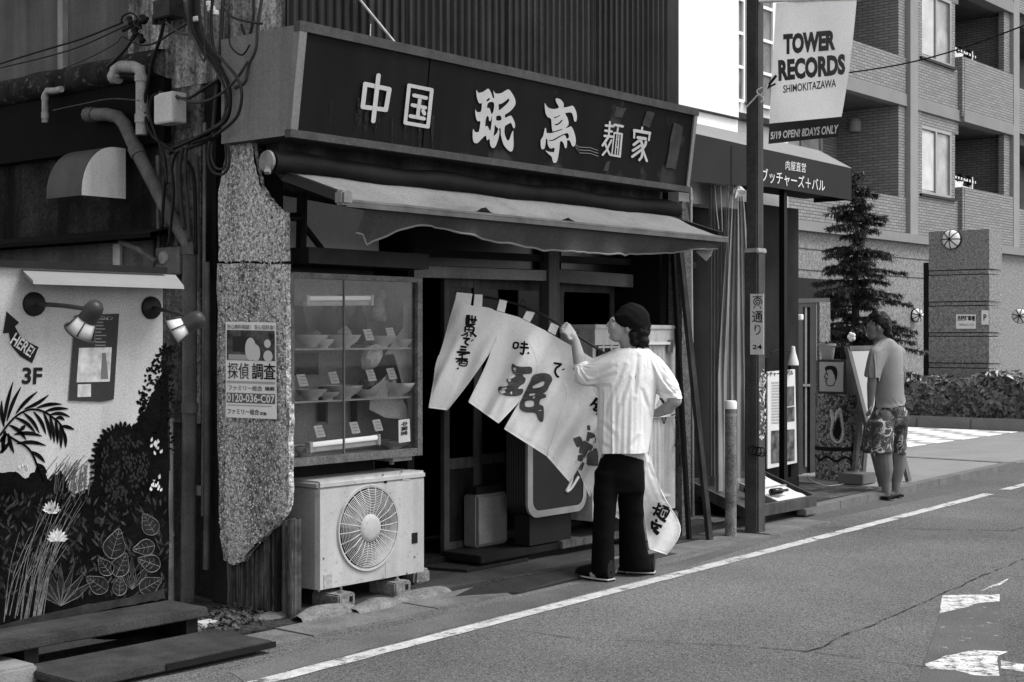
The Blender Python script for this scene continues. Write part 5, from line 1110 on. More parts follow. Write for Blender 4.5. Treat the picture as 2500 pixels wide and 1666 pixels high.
# bollard
b = onZ(1784,1312,0); bo = thing('bollard', 'rusty painted round bollard post with white cap beside the pole', 'bollard', b)
m = MB(); m.tube([b, b + Vector((0,0,.98))], .043, 16); obj('post', m, gm('bollard_paint', .16, .75, .5, 9, fine=.5, fscale=90, spots=.9, sptscale=22, sptv=.03), parent=bo, smooth=True, auto=50)
m = MB(); m.lathe([(.046,0),(.046,.05),(.038,.062),(0,.064)], b + Vector((0,0,.955)), 16); obj('cap', m, gm('cap_white', .65, .6, .1, 10), parent=bo, smooth=True, auto=40)
m = MB(); m.tube([b + Vector((0,0,.90)), b + Vector((0,0,.92))], .045, 16); obj('band', m, metal_grey, parent=bo)
m = MB(); c = onZ(1815,1300,0); m.lathe([(.05,0),(.055,.012),(.045,.02),(.04,.012),(.04,0)], c, 20); obj('ground_ring', m, metal_dark, label='small metal ring lying between bollard and pole', cat='ring', smooth=True)
# banner
BX = PX - .02
bn = thing('street_banner', 'pale street banner with dark lettering hanging from the pole', 'banner', (BX, 5.2, 2.9))
sb = 600 / 1882
def bq(u, v, d=0):                          # u left-right, v bottom-top
    tl, tr, br, bl = (1895,8), (2092,-2), (2046,334), (1876,352)
    px = (tl[0]*(1-u)+tr[0]*u)*v + (bl[0]*(1-u)+br[0]*u)*(1-v); py = (tl[1]*(1-u)+tr[1]*u)*v + (bl[1]*(1-u)+br[1]*u)*(1-v)
    px += 6*math.sin(math.pi*v)*(u-.2)
    return onX(px, py, BX - d + .05*(1-v)*math.sin(u*3.0+.4) + .02*math.sin(v*5+u*4) + .035*math.exp(-((u-.12)/.1)**2)*v)
m = MB(); m.grid([[bq(i/24, j/30) for j in range(31)] for i in range(25)]); obj('cloth', m, translucent(gm('banner_cloth', .80, .8, .05, 3, fine=.12, fscale=150), .35), parent=bn, smooth=True, fixn=False)
m = MB(); m.grid([[bq(i/24, j/6*.145, .004) for j in range(7)] for i in range(25)]); obj('dark_band', m, gm('banner_band', .06, .8, .08, 4, fine=.15), parent=bn, smooth=True, fixn=False)
def bpx(a, b):                              # banner coordinates of a pixel
    px, py = a*sb+1700, b*sb; v = (350-py)/348; u = .5
    for _ in range(8):
        l = 1895*v+1876*(1-v); r_ = 2092*v+2046*(1-v); u = (px - 6*math.sin(math.pi*v)*(u-.2) - l)/(r_-l)
        t = 8*(1-u)-2*u; bt = 352*(1-u)+334*u; v = (bt-py)/(bt-t)
    return u, v
def btext(s_, q, mat, bold):
    P = [bpx(*p) for p in q]; f = lambda a, b: tuple((P[0][i]*(1-a)+P[1][i]*a)*(1-b)+(P[3][i]*(1-a)+P[2][i]*a)*b for i in (0, 1))
    mm = MB(); fit_text(mm, s_, lambda a, b: bq(*f(a, b), .007), bold); obj('lettering', mm, mat, parent=bn)
bink = flat('banner_ink', .065, .8)
btext('TOWER', [(665,422),(1065,385),(1068,228),(665,262)], bink, .06); btext('RECORDS', [(630,625),(1140,572),(1140,412),(625,460)], bink, .055); btext('SHIMOKITAZAWA', [(665,715),(1070,668),(1070,605),(665,655)], bink, .02); btext('5/19 OPEN! 8DAYS ONLY', [(568,1070),(1080,1025),(1090,955),(570,1012)], paper, .03)
m = MB(); m.tube([onX(1850,4,BX), onX(2100,-3,BX)], .012, 8); obj('banner_arm', m, paint_w, parent=bn)
m = MB(); m.tube([pp(1872,214,.0), onX(1895,185,BX)], .012, 6); m.tube([pp(1872,216,.0), onX(1893,205,BX)], .008, 6); obj('lower_arm', m, metal_dark, parent=bn)
m = MB(); m.tube(smoothed([pp(1822,262,.03), pp(1838,245,.03), pp(1852,232,.03), pp(1864,240,.03), pp(1858,250,.03)], 5), .006, 6); m.tube(smoothed([pp(1875,205,.03), pp(1868,222,.03), pp(1855,232,.03), pp(1848,222,.03), pp(1860,214,.03)], 5), .006, 6); obj('tie_ribbon', m, paint_w, parent=bn)

# ================================================================== second shop
s2b = thing('white_shop', 'white rendered shop building with leaded upper windows and dark box canopy', 'building', (11, 8, 0))
wm = gm('white_render', .80, .8, .03, 3, fine=.05)
WX1 = 10.97
m = MB(); m.box(9.33, WX1, 6.55, 6.75, 3.39, 8); obj('upper_wall', m, wm, parent=s2b)
m = MB(); m.box(9.33, WX1, 6.53, 6.74, 3.375, 3.388); obj('drip_edge', m, metal_dark, parent=s2b)
m = MB(); m.box(9.33, WX1, 6.56, 6.75, 2.6, 3.374); obj('upper_wall', m, wm, parent=s2b)
YW = 6.80
m = MB(); m.box(WX1-.02, 12.35, YW+.03, YW+.2, 2.6, 8); obj('window_wall', m, gm('pale_render', .62, .8, .06, 3, fine=.1), parent=s2b)
# leaded window bays
def bay(x0, x1, z0, z1):
    w_ = obj('window', MB().box(x0, x1, YW+.01, YW+.028, z0, z1), gm('win_glass', .16, .25, .5, 4, spec=.5), parent=s2b)
    fr = MB(); n = 2; t = .028
    for k in range(n+1):
        x = x0 + (x1-x0)*k/n; fr.box(x-t/2, x+t/2, YW-.012, YW+.012, z0, z1)
    k = 0; z = z0
    while z <= z1 + .01: fr.box(x0, x1, YW-.010, YW+.010, z-t/2, z+t/2); z += (z1-z0)/6
    obj('frame', fr, gm('win_frame', .75, .6, .05, 5), parent=w_)
    for k in range(2):
        cx_ = x0 + (x1-x0)*(k+.5)/2; zz = z0 + (z1-z0)*.56; h = (z1-z0)/12; a = (x1-x0)/4
        mm = MB(); pts = [Vector((cx_-a, YW-.014, zz+h*1.6)), Vector((cx_-a, YW-.014, zz))] + [Vector((cx_ + a*math.cos(g)*.8, YW-.014, zz + h*1.3*math.sin(g))) for g in [math.pi - math.pi*j/10 for j in range(11)]] + [Vector((cx_+a, YW-.014, zz)), Vector((cx_+a, YW-.014, zz+h*1.6))]
        mm.prism(pts, (0,.006,0)); obj('arch', mm, MATS['win_frame'], parent=w_)
for x in (11.02, 11.55): bay(x, x+.45, 3.62, 5.45)
m = MB(); m.box(WX1+.0, 12.3, YW-.06, YW+.03, 3.45, 3.50); obj('window_sill', m, metal_dark, parent=s2b)
m = MB(); m.box(WX1+.0, 12.3, YW-.16, YW+.03, 5.55, 5.60); obj('window_hood', m, metal_dark, parent=s2b)
m = MB(); m.box(11.2, 11.6, YW-.10, YW+.02, 5.75, 6.1); obj('wall_unit', m, gm('wall_unit', .12, .7, .3, 6), parent=s2b)
m = MB(); m.box(9.33, 12.35, 6.72, 6.8, 0, 2.7); obj('lower_wall', m, gm('shop2_dark', .03, .8, .4, 3), parent=s2b)
m = MB(); m.box(12.25, 12.35, 6.95, 9.5, 0, 8); obj('end_wall', m, wm, parent=s2b)
# box canopy
cnp = thing('box_canopy', 'dark box canopy with pale top and white lettering over the second shop', 'canopy', (11, 6.35, 2.72)); FY = 6.2
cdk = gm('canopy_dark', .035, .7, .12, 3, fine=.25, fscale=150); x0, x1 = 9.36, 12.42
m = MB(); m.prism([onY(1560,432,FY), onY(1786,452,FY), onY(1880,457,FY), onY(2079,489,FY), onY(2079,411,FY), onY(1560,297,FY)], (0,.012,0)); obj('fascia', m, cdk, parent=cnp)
zt = 3.075
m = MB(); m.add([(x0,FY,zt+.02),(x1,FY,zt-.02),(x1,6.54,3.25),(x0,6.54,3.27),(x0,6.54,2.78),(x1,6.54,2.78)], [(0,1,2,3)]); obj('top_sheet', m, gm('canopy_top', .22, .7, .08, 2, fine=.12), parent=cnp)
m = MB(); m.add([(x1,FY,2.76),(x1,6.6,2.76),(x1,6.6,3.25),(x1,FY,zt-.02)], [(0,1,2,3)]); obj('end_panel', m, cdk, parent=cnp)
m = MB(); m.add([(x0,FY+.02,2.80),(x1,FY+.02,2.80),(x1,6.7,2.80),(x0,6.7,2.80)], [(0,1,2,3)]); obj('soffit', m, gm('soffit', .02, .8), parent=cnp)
m = MB(); p = onY(1785,350,FY); m.box(p.x-.004, p.x+.004, FY-.004, FY+.004, 2.72, 3.05); obj('panel_seam', m, ink, parent=cnp)
def ctext(s_, q, bold): 
    mm = MB(); fit_text(mm, s_, quadfn(*[onY(a*sb+1700, b*sb, FY-.006) for a, b in q]), bold); obj('lettering', mm, gm('canopy_letter', .6, .7, .05, 5), parent=cnp)
ctext('肉屋直営', [(683,1300),(838,1325),(840,1252),(685,1228)], .0); ctext('ブッチャーズ＋バル', [(500,1395),(985,1472),(985,1378),(500,1285)], .006)
# black canopy post
b = onY(1912,1165,6.3); b.z = .05; m = MB(); m.bar(b, (b.x, b.y, 2.79), .052, .052, up=(0,1,0)); po2 = thing('canopy_post', 'slim black square post holding up the dark box canopy', 'post', b); obj('shaft', m, gm('post_black', .012, .5, .3, 5), parent=po2)
m = MB(); m.box(b.x-.06, b.x+.06, b.y-.06, b.y+.06, .05, .07); obj('foot_plate', m, metal_dark, parent=po2)
# clear plastic curtain gathered under the canopy
pcm = gm('plastic_sheet', .30, .35, .2, 3, spec=.5); pcm.node_tree.nodes['Principled BSDF'].inputs['Alpha'].default_value = .62
pc = thing('plastic_curtain', 'bundled translucent plastic curtain hanging beside the pole', 'curtain', onY(1795,1200,6.28))
def pcp(s_, t):
    wtop = 28 + 60*min(1, t*1.6)**.8; px = 1797 + (s_-.5)*2*(wtop*.55) - 4*t; py = 452 + t*748
    f = math.sin(s_*38 + 2*math.sin(t*3))*.028*(1 - .5*t) + .02*math.sin(s_*17+t*3); return onY(px, py, 6.27 + f)
m = MB(); m.grid([[pcp(i/90, j/24) for j in range(25)] for i in range(91)]); obj('sheet', m, pcm, parent=pc, smooth=True, fixn=False)
m = MB(); m.grid([[onY(1730 + 50*i/30, 452 + j/10*720, 6.45 + .03*math.sin(i*1.3)) for j in range(11)] for i in range(31)]); obj('sheet', m, pcm, parent=pc, smooth=True, fixn=False)
m = MB(); m.ell(onY(1800,468,6.24), .05, .05, .06, 10, 7)
for q in m.v: q += Vector((nz3(q,18), nz3(q+Vector((3,3,0)),18), nz3(q+Vector((0,3,3)),18)))*.05
obj('knot', m, gm('plastic_knot', .55, .35, .2, 8, spec=.6), parent=pc)
for k in range(3):
    m = MB(); m.tube([onY(1745+14*k,452,6.3), onY(1750+12*k,520,6.3), onY(1755+9*k,560+6*k,6.3)], .005, 5); obj('tie_cord', m, gm('cord', .4, .6), parent=pc)
m = MB(); m.box(onY(1750,1200,6.35).x, onY(1846,1200,6.35).x, 6.30, 6.40, .16, .20); obj('curtain_rail', m, gm('rail_pale', .4, .5), label='pale floor rail under the plastic curtain', cat='rail')
m = MB(); m.bbox(9.5, 10.7, 6.32, 6.62, .01, .155, .01); obj('dark_crate', m, gm('crate_dark', .02, .7), label='low dark crate under the curtain rail behind the pole', cat='crate')
# ------------------------------------------------------------------ things before the second shop
tr = thing('wooden_tray', 'shallow wooden tray with dividers holding bottles and white paper', 'tray', (10.6, 6.1, .03))
TX0, TX1, TY0, TY1, TZ0, TZ1 = 9.95, 11.12, 5.88, 6.42, .055, .145
def tilt(mb):
    for q in mb.v: q.z += max(0, q.y - 5.88)*.36
    return mb
twm = gm('tray_wood', .06, .8, .35, 6, streak=.3, sscale=20); tri = gm('tray_inner', .2, .8, .3, 6)
for q in ((TX0,TX1,TY0,TY0+.02,TZ0,TZ1),(TX0,TX1,TY1-.02,TY1,TZ0,TZ1),(TX0,TX0+.02,TY0+.02,TY1-.02,TZ0,TZ1),(TX1-.02,TX1,TY0+.02,TY1-.02,TZ0,TZ1)):
    obj('side', tilt(MB().box(*q)), twm, parent=tr)
obj('floor', tilt(MB().box(TX0+.02,TX1-.02,TY0+.02,TY1-.02,TZ0,TZ0+.02)), twm, parent=tr)
obj('divider', tilt(MB().box(10.52,10.54,TY0+.02,TY1-.02,TZ0+.02,TZ1-.01)), tri, parent=tr); obj('divider', tilt(MB().box(10.54,TX1-.02,6.15,6.165,TZ0+.02,TZ1-.02)), tri, parent=tr)
for x in (10.0, 11.03): obj('rear_leg', MB().box(x, x+.05, 6.34, 6.40, .05, .05+.185), twm, parent=tr)
m = MB(); P = [[Vector((10.56+.5*i/10, 5.93+.44*j/8, .118+(.05+.44*j/8)*.36+.012*nz3((i,j,0),.6))) for j in range(9)] for i in range(11)]; m.grid(P); obj('white_paper', m, gm('paper_sheet', .5, .7, .05, 5), label='crumpled white paper lying in the wooden tray', cat='paper', smooth=True, fixn=False)
for k, (x, y) in enumerate(((10.62,6.25),(10.72,6.30),(10.60,6.02),(10.33,6.1))):
    m = MB(); a = Vector((x, y, .16 + (y-5.88)*.36)); m.tube([a, a+Vector((.12,-.02,0)), a+Vector((.16,-.025,0)), a+Vector((.22,-.03,0))], [.028,.028,.012,.012], 10); obj('bottle', m, gm('bottle_dark', .015, .2, .2, 5, spec=.6), label='dark bottle lying on its side in the wooden tray', cat='bottle', group='dark bottles in the wooden tray', smooth=True)
m = MB(); m.bbox(10.86, 11.06, 5.84, 5.93, 0.0, .055, .008); obj('loose_brick', m, gm('brick_pale', .15, .9, .3, 12, fine=.4), label='brick wedged under the corner of the wooden tray', cat='brick')
m = MB(); m.bbox(10.95, 11.35, 6.5, 6.75, .055, .26, .01); obj('wooden_crate', m, wood_dark, label='small dark crate behind the wooden tray', cat='crate')
# menu board
mbd = thing('menu_board', 'tall white menu poster with photographs clamped on a stand', 'menu board', onY(1912,1140,6.55)); YP = 6.55
def mp(px, py, d=0): return onY(px, py, YP-d)
m = MB(); m.prism([mp(1874,908), mp(1941,902), mp(1946,1130), mp(1874,1145)], (0,.015,0)); obj('sheet', m, gm('menu_sheet', .60, .6, .06, 5, fine=.1), parent=mbd)
m = MB(); fit_text(m, 'ブッチャーズ＋バル', quadfn(*[mp(a,b,.004) for a,b in ((1862,922),(1937,916),(1937,903),(1862,908))]), .02); obj('lettering', m, ink, parent=mbd)
m = MB()
for k in range(15): y = 933+7*k; m.add([mp(a,b,.004) for a,b in ((1884,y),(1884+rr.uniform(18,30),y-1),(1912,y+2),(1884,y+3))], [(0,1,2,3)])
obj('lettering', m, ink_mid, parent=mbd)
for q, sd_ in (([(1918,945),(1939,943),(1939,990),(1918,993)],1),([(1919,996),(1940,993),(1940,1028),(1919,1031)],2),([(1883,1052),(1940,1048),(1940,1125),(1883,1132)],3)):
    m = MB(); m.add([mp(a,b,.004) for a,b in q], [(0,1,2,3)]); obj('photo', m, gm('menu_photo', .12, .6, .95, 11), parent=mbd)
m = MB(); m.box(mp(1882,1150).x, mp(1946,1150).x, YP-.02, YP+.10, .055, .20); obj('stand_base', m, wood_dark, parent=mbd)
m = MB(); m.box(mp(1876,1100).x, mp(1884,1100).x, YP+.02, YP+.05, .055, 1.3); m.box(mp(1936,1100).x, mp(1944,1100).x, YP+.02, YP+.05, .055, 1.3); obj('stand_leg', m, wood_dark, parent=mbd)
lm = thing('clip_lamp', 'white clip lamp with bell shade above the menu poster', 'lamp', mp(1935,888))
c = mp(1936,892,.05); m = MB(); m.lathe([(.052,0),(.050,.03),(.032,.09),(.022,.13),(.018,.17),(0,.175)], c, 18); obj('lamp_shade', m, gm('lamp_white', .62, .4, .08, 5), parent=lm, smooth=True, auto=60)
m = MB(); m.tube(smoothed([mp(1882,862,.05), mp(1895,856,.05), mp(1912,855,.05), mp(1928,858,.05)], 5), .007, 6); obj('gooseneck', m, rubber, parent=lm)
# screen gate with glazed slits
YG = 7.40; gt = thing('screen_gate', 'dark framed glazed screen with pale panels beyond the menu board', 'gate', onY(1945,1160,YG))
gdk = gm('gate_dark', .05, .5, .25, 6, spec=.4)
def gpn(name, q, mat, d=0, th=.03): 
    mm = MB(); mm.prism([onY(a, b, YG-d) for a, b in q], (0, th, 0)); return obj(name, mm, mat, parent=gt)
gpn('top_rail', [(1878,730),(2026,728),(2026,738),(1878,742)], gm('gate_rail', .10, .6), .04, .08)
gpn('panel', [(1878,745),(1948,745),(1948,1165),(1878,1165)], gm('gate_panel', .42, .6, .1, 3))
for px in (1897, 1906): gpn('mullion', [(px,745),(px+5,745),(px+5,1165),(px,1165)], ink_grey, .02, .02)
gpn('frame', [(1945,738),(1960,738),(1960,1165),(1945,1165)], gdk, .03, .05); gpn('frame', [(1978,738),(1993,738),(1993,1165),(1978,1165)], gdk, .03, .05); gpn('frame', [(1960,738),(1978,738),(1978,750),(1960,750)], gdk, .03, .05); gpn('frame', [(1960,938),(1978,938),(1978,944),(1960,944)], metal_grey, .035, .05)
gpn('pane', [(1960,750),(1978,750),(1978,1165),(1960,1165)], gm('gate_glass', .05, .2, .5, 5, spec=.5), .0, .02); gpn('glazing_bar', [(1966,750),(1970,750),(1970,1140),(1966,1140)], metal_grey, .02, .02)
gpn('pale_post', [(1993,740),(2001,740),(2001,880),(1993,880)], gm('gate_panel', .42), .02, .04); gpn('granite_post', [(2001,738),(2027,738),(2027,960),(2001,960)], gm('granite', .16, .8, .5, 45, fine=.5, fscale=70), .05, .2)
m = MB(); c = onY(1955,775,YG-.06); m.bbox(c.x-.03, c.x+.03, c.y-.02, c.y+.02, c.z-.03, c.z+.03, .008, 1); obj('door_knob', m, paint_w, parent=gt)
# mosaic column with planter boxes
cc = onZ(2048,1168,.055); mc = thing('mosaic_column', 'squat round column covered in pebble mosaic with a flame-like motif', 'column', cc)
mos = bpy.data.materials.new('mosaic'); mos.use_nodes = True; N = mos.node_tree.nodes; L = mos.node_tree.links; bs = N['Principled BSDF']
tc = N.new('ShaderNodeTexCoord'); vo = N.new('ShaderNodeTexVoronoi'); vo.inputs['Scale'].default_value = 38; L.new(tc.outputs['Object'], vo.inputs[0]); sx = N.new('ShaderNodeSeparateColor'); L.new(vo.outputs['Color'], sx.inputs[0])
rm_ = N.new('ShaderNodeValToRGB'); e = rm_.color_ramp.elements; e[0].position = .0; e[0].color = (.02,.02,.02,1); e[1].position = 1; e[1].color = (.32,.32,.32,1); x_ = rm_.color_ramp.elements.new(.25); x_.color = (.03,.03,.03,1); x_ = rm_.color_ramp.elements.new(.4); x_.color = (.2,.2,.2,1); L.new(sx.outputs[0], rm_.inputs[0])
vd = N.new('ShaderNodeTexVoronoi'); vd.feature = 'DISTANCE_TO_EDGE'; vd.inputs['Scale'].default_value = 38; L.new(tc.outputs['Object'], vd.inputs[0]); mr = N.new('ShaderNodeMapRange'); mr.inputs[1].default_value = 0; mr.inputs[2].default_value = .12; L.new(vd.outputs['Distance'], mr.inputs[0])
mx = N.new('ShaderNodeMix'); mx.data_type = 'RGBA'; L.new(mr.outputs[0], mx.inputs[0]); mx.inputs[6].default_value = (.025,.025,.025,1); L.new(rm_.outputs[0], mx.inputs[7]); L.new(mx.outputs[2], bs.inputs[0]); bp = N.new('ShaderNodeBump'); bp.inputs['Strength'].default_value = .8; bp.inputs['Distance'].default_value = .01; L.new(mr.outputs[0], bp.inputs['Height']); L.new(bp.outputs[0], bs.inputs['Normal'])
CR = .235; CH = .86
m = MB(); m.lathe([(CR*1.02,0),(CR,.03),(CR,CH-.04),(CR*1.03,CH-.02),(CR*1.03,CH)], cc, 40); obj('shaft', m, mos, parent=mc, smooth=True, auto=40)
def colP(a, z, d=.004): return cc + Vector(((CR+d)*math.cos(a), (CR+d)*math.sin(a), z))
av = math.atan2(-cc.y, -cc.x)
m = MB(); m.grid([[colP(av-1.5+3.0*i/30, z, .004) for z in (.29,.33)] for i in range(31)]); obj('dark_band', m, ink, parent=mc, fixn=False)
m = MB(); m.grid([[colP(av-1.5+3.0*i/30, z+.02*math.sin(i*.8), .004) for z in (.20,.225)] for i in range(31)]); obj('dark_band', m, ink, parent=mc, fixn=False)
fl = [(.10,.72),(.04,.66),(-.02,.69),(-.10,.60),(-.20,.66),(-.28,.70),(-.20,.58),(-.26,.50),(-.2,.42),(-.02,.38),(.15,.41),(.22,.50),(.16,.62)]
m = MB(); Q = smoothed([colP(av-.05+a, z, .007) for a, z in fl], 4, True); m.tube(Q + [Q[0]], .014, 6); obj('motif_outline', m, gm('motif_pale', .42, .7, .3, 40), parent=mc)
m = MB(); q = [(0.02,.64),(-.1,.56),(-.16,.48),(-.1,.42),(.05,.41),(.14,.48),(.1,.58)]; m.add([colP(av-.05+a, z, .008) for a, z in q], [tuple(range(7))]); obj('motif_fill', m, ink, parent=mc, fixn=False)
# portrait light box
zb = cc.z + CH; pb = thing('portrait_box', 'square light box with a drawn head in profile on the mosaic column', 'light box', (cc.x, cc.y, zb))
fx = cc.x - .20; f0 = onX(1995,880,fx); f1 = onX(2064,880,fx); ya, yb = f1.y, f0.y; zT = zb + .345
m = MB(); m.bbox(fx+.012, fx+.30, ya, yb, zb, zT, .006); obj('case', m, gm('pbox_case', .06, .5, .2, 5), parent=pb)
m = MB(); m.box(fx, fx+.012, ya+.025, yb-.025, zb+.025, zT-.025); obj('face', m, gm('pbox_face', .30, .6, .05, 4, fine=.1), parent=pb)
def pbp(u, v, d=.003): return Vector((fx-d, yb-.025-(yb-ya-.05)*u, zb+.025+(zT-zb-.05)*v))
m = MB()
def pbpoly(pts, d=.003): q = poly2d([sm2(pts, 3)]); m.add([pbp(a, b, d) for a, b in q[0]], q[1])
pbpoly([(.26,.72),(.24,.80),(.32,.86),(.5,.88),(.68,.84),(.76,.72),(.76,.55),(.72,.42),(.68,.36),(.66,.46),(.64,.56),(.6,.6),(.58,.66),(.5,.74),(.4,.74)]); obj('hair_print', m, ink, parent=pb)
m = MB(); m.tube(smoothed([pbp(a,b) for a,b in ((.30,.74),(.28,.62),(.22,.48),(.28,.45),(.27,.36),(.30,.28),(.36,.20),(.50,.20),(.60,.22),(.66,.34))], 5), .0035, 5); m.tube([pbp(.30,.60), pbp(.38,.61)], .004, 5); m.tube([pbp(.33,.56), pbp(.37,.56)], .004, 5); m.tube([pbp(.28,.44), pbp(.36,.43)], .006, 5); m.tube([pbp(.3,.36), pbp(.36,.35)], .003, 5); obj('line_print', m, ink, parent=pb)
# flower pots on the box
def pot(px, r_, h, v, lab, dark=False):
    c = onX(px, 880, fx+.12); c.z = zT; t = thing('flower_pot', lab, 'flower pot', c)
    m = MB(); m.lathe([(r_*.7,0),(r_*.72,.01),(r_*.95,h*.85),(r_*1.05,h*.86),(r_*1.05,h),(r_*.9,h),(r_*.85,h*.8),(0,h*.8)], c, 20); obj('pot', m, gm('pot_%d' % int(v*100), v, .7, .2, 8, fine=.2), parent=t, smooth=True, auto=40)
    m = MB(); r2 = random.Random(int(px))
    for k in range(70):
        a = r2.uniform(0, 6.28); q = r_*math.sqrt(r2.random()); p = c + Vector((q*math.cos(a), q*math.sin(a), h*.85 + r2.uniform(0, .05))); s_ = .018; d = Vector((r2.uniform(-1,1), r2.uniform(-1,1), r2.uniform(0,1)))*s_; n_ = d.cross(Vector((.3,.2,1))).normalized()*s_*.5; m.add([p-d, p+n_, p+d, p-n_], [(0,1,2,3)])
    obj('leaves', m, gm('pot_leaf', .06, .8, .5, 20), parent=t, fixn=False); return c
pot(2020,.085,.16,.26,'pale ribbed flower pot on the portrait light box'); c = pot(2066,.075,.13,.025,'dark flower pot beside the pale pot on the light box')
wf = thing('white_flower', 'single white flower on a stem in the dark pot', 'flower', c + Vector((.0,-.04,.1)))
f = onX(2080,826,fx+.12)
m = MB(); m.tube([c + Vector((0,-.03,.1)), f], .004, 5); obj('stem', m, gm('stem', .05, .8), parent=wf)
for k in range(5):
    a = k*1.257; m = MB(); p = f + Vector((-.01, .025*math.cos(a), .025*math.sin(a)+.012)); m.ell(p, .016, .022, .026, 10, 7); obj('petal', m, gm('petal', .7, .6, .1, 8), parent=wf, smooth=True)
# A-frame sign
af = thing('a_frame_sign', 'wooden A-frame sign with white sheet which the man in shorts is reading', 'sign', (13.3, 6.4, .055)); awd = gm('aframe_wood', .13, .7, .3, 6, fine=.2, streak=.2)
def afp(x, t, side): return Vector((x, 6.53 + (.36 if side < 0 else .12)*side*t, 1.38 - 1.32*t))
for side in (-1, 1):
    for x in ((12.98, 13.58) if side < 0 else (13.36, 13.54)):
        m = MB(); m.bar(afp(x,0,side), afp(x,1,side), .035, .075, up=(1,0,0)); obj('leg', m, awd, parent=af)
    m = MB(); m.add([afp(13.0,.02,side)+Vector((0,side*.014,0)), afp(13.56,.02,side)+Vector((0,side*.014,0)), afp(13.56,.62,side)+Vector((0,side*.014,0)), afp(13.0,.62,side)+Vector((0,side*.014,0))], [(0,1,2,3)]); side < 0 and obj('board', m, gm('aframe_board', .32, .6, .05, 4), parent=af)
m = MB(); m.box(12.97, 13.6, 6.50, 6.56, 1.36, 1.40); obj('top_rail', m, awd, parent=af)
m = MB(); m.bbox(12.95, 13.25, 6.36, 6.62, .058, .16, .008); obj('battery_box', m, ink_grey, label='small dark box on the paving under the A-frame sign', cat='box')
m = MB(); m.tube(smoothed([onZ(1972,1162,.058), onZ(1985,1176,.058), onZ(2020,1186,.058), onZ(2065,1180,.058), onZ(2090,1160,.058), atD(2100,1130,14.2), atD(2107,1100,14.0)], 8), .007, 6); obj('power_cord', m, gm('cord_pale', .35, .6), label='pale power cord trailing from the gate past the mosaic column', cat='cord', smooth=True)
# ================================================================== apartment building
ap = thing('apartment_building', 'brick-tiled apartment block with balconies, pilasters and a granite ground floor', 'building', (29, 14, 0))
def tile_mat(name, v, axis):
    m = bpy.data.materials.new(name); m.use_nodes = True; N = m.node_tree.nodes; L = m.node_tree.links; b = N['Principled BSDF']; b.inputs['Roughness'].default_value = .7
    tc = N.new('ShaderNodeTexCoord'); ge = N.new('ShaderNodeNewGeometry'); sp = N.new('ShaderNodeSeparateXYZ'); L.new(ge.outputs['Position'], sp.inputs[0]); cb = N.new('ShaderNodeCombineXYZ'); L.new(sp.outputs[axis], cb.inputs[0]); L.new(sp.outputs[2], cb.inputs[1])
    br = N.new('ShaderNodeTexBrick'); L.new(cb.outputs[0], br.inputs[0]); br.inputs['Scale'].default_value = 1.0; br.inputs['Brick Width'].default_value = .22; br.inputs['Row Height'].default_value = .056; br.inputs['Mortar Size'].default_value = .010; br.inputs['Mortar Smooth'].default_value = .3
    br.inputs['Color1'].default_value = (v*.85,)*3+(1,); br.inputs['Color2'].default_value = (v*1.15,)*3+(1,); br.inputs['Mortar'].default_value = (v*.45,)*3+(1,)
    L.new(br.outputs[0], b.inputs[0]); bp = N.new('ShaderNodeBump'); bp.inputs['Strength'].default_value = .7; bp.inputs['Distance'].default_value = .012; bp.invert = True; L.new(br.outputs['Fac'], bp.inputs['Height']); L.new(bp.outputs[0], b.inputs['Normal']); return m
tX = tile_mat('brick_tile_front', .20, 0); tY = tile_mat('brick_tile_side', .21, 1)
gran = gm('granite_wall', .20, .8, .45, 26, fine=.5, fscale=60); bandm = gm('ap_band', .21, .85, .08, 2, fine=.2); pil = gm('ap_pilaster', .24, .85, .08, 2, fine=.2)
AYF2 = 12.0; xA, xB = 26.45, 31.75; ST_ = 2.68
def ab(name, mat, x0, x1, y0, y1, z0, z1): return obj(name, MB().box(x0, x1, y0, y1, z0, z1), mat, parent=ap)
ab('back_wall', gm('ap_inner', .16, .8, .2, 2), 16, 46, 13.6, 13.8, 0, 14)
ab('ground_wall', gran, 17.5, 30.6, 12.02, 12.3, 0, 3.28); ab('ground_wall', gran, 30.6, 46, 12.02, 12.3, 0, 3.28)
ab('ledge', bandm, 17.5, 46, 11.90, 12.3, 3.282, 3.45)
ab('garage_shade', metal_dark, 18.8, 24.2, 11.96, 12.02, 2.1, 2.48);  # dark slab stands in for the shade inside the garage opening
for k in range(2):                                                       # grooves in the granite
    ab('groove', gm('groove', .09, .9), 17.5, 30.5, 12.012, 12.02, 2.62 + .36*k, 2.635 + .36*k)
for xc in (xA, xB, xB + 5.3, xA - 6.6): ab('pilaster', pil, xc-.14, xc+.20, 11.92, 12.2, 3.45, 14)
def window(x0, x1, y, z0, z1, pale=True):
    w_ = ab('window', gm('ap_glass', .30, .2, .5, 1.2, spec=.6) if pale else gm('ap_glass_dark', .08, .2, .5, 2, spec=.6), x0, x1, y, y+.03, z0, z1); fr = MB(); t = .06
    for x in (x0, (x0+x1)/2-.03, x1-t): fr.box(x, x+t, y-.05, y+.01, z0, z1)
    for z in (z0, z1-t): fr.box(x0+t, x1-t, y-.048, y+.008, z, z+t)
    obj('frame', fr, gm('ap_frame', .30, .5, .1, 4), parent=w_)
    m = MB(); m.box(x0+.08, (x0+x1)/2-.05, y-.012, y-.002, z0+.1, z1-.1); obj('curtain', m, gm('ap_curtain', .5, .8, .2, 2), parent=w_)
    obj('window_sill', MB().box(x0-.1, x1+.1, y-.12, y+.02, z0-.05, z0-.002), metal_dark, parent=w_)
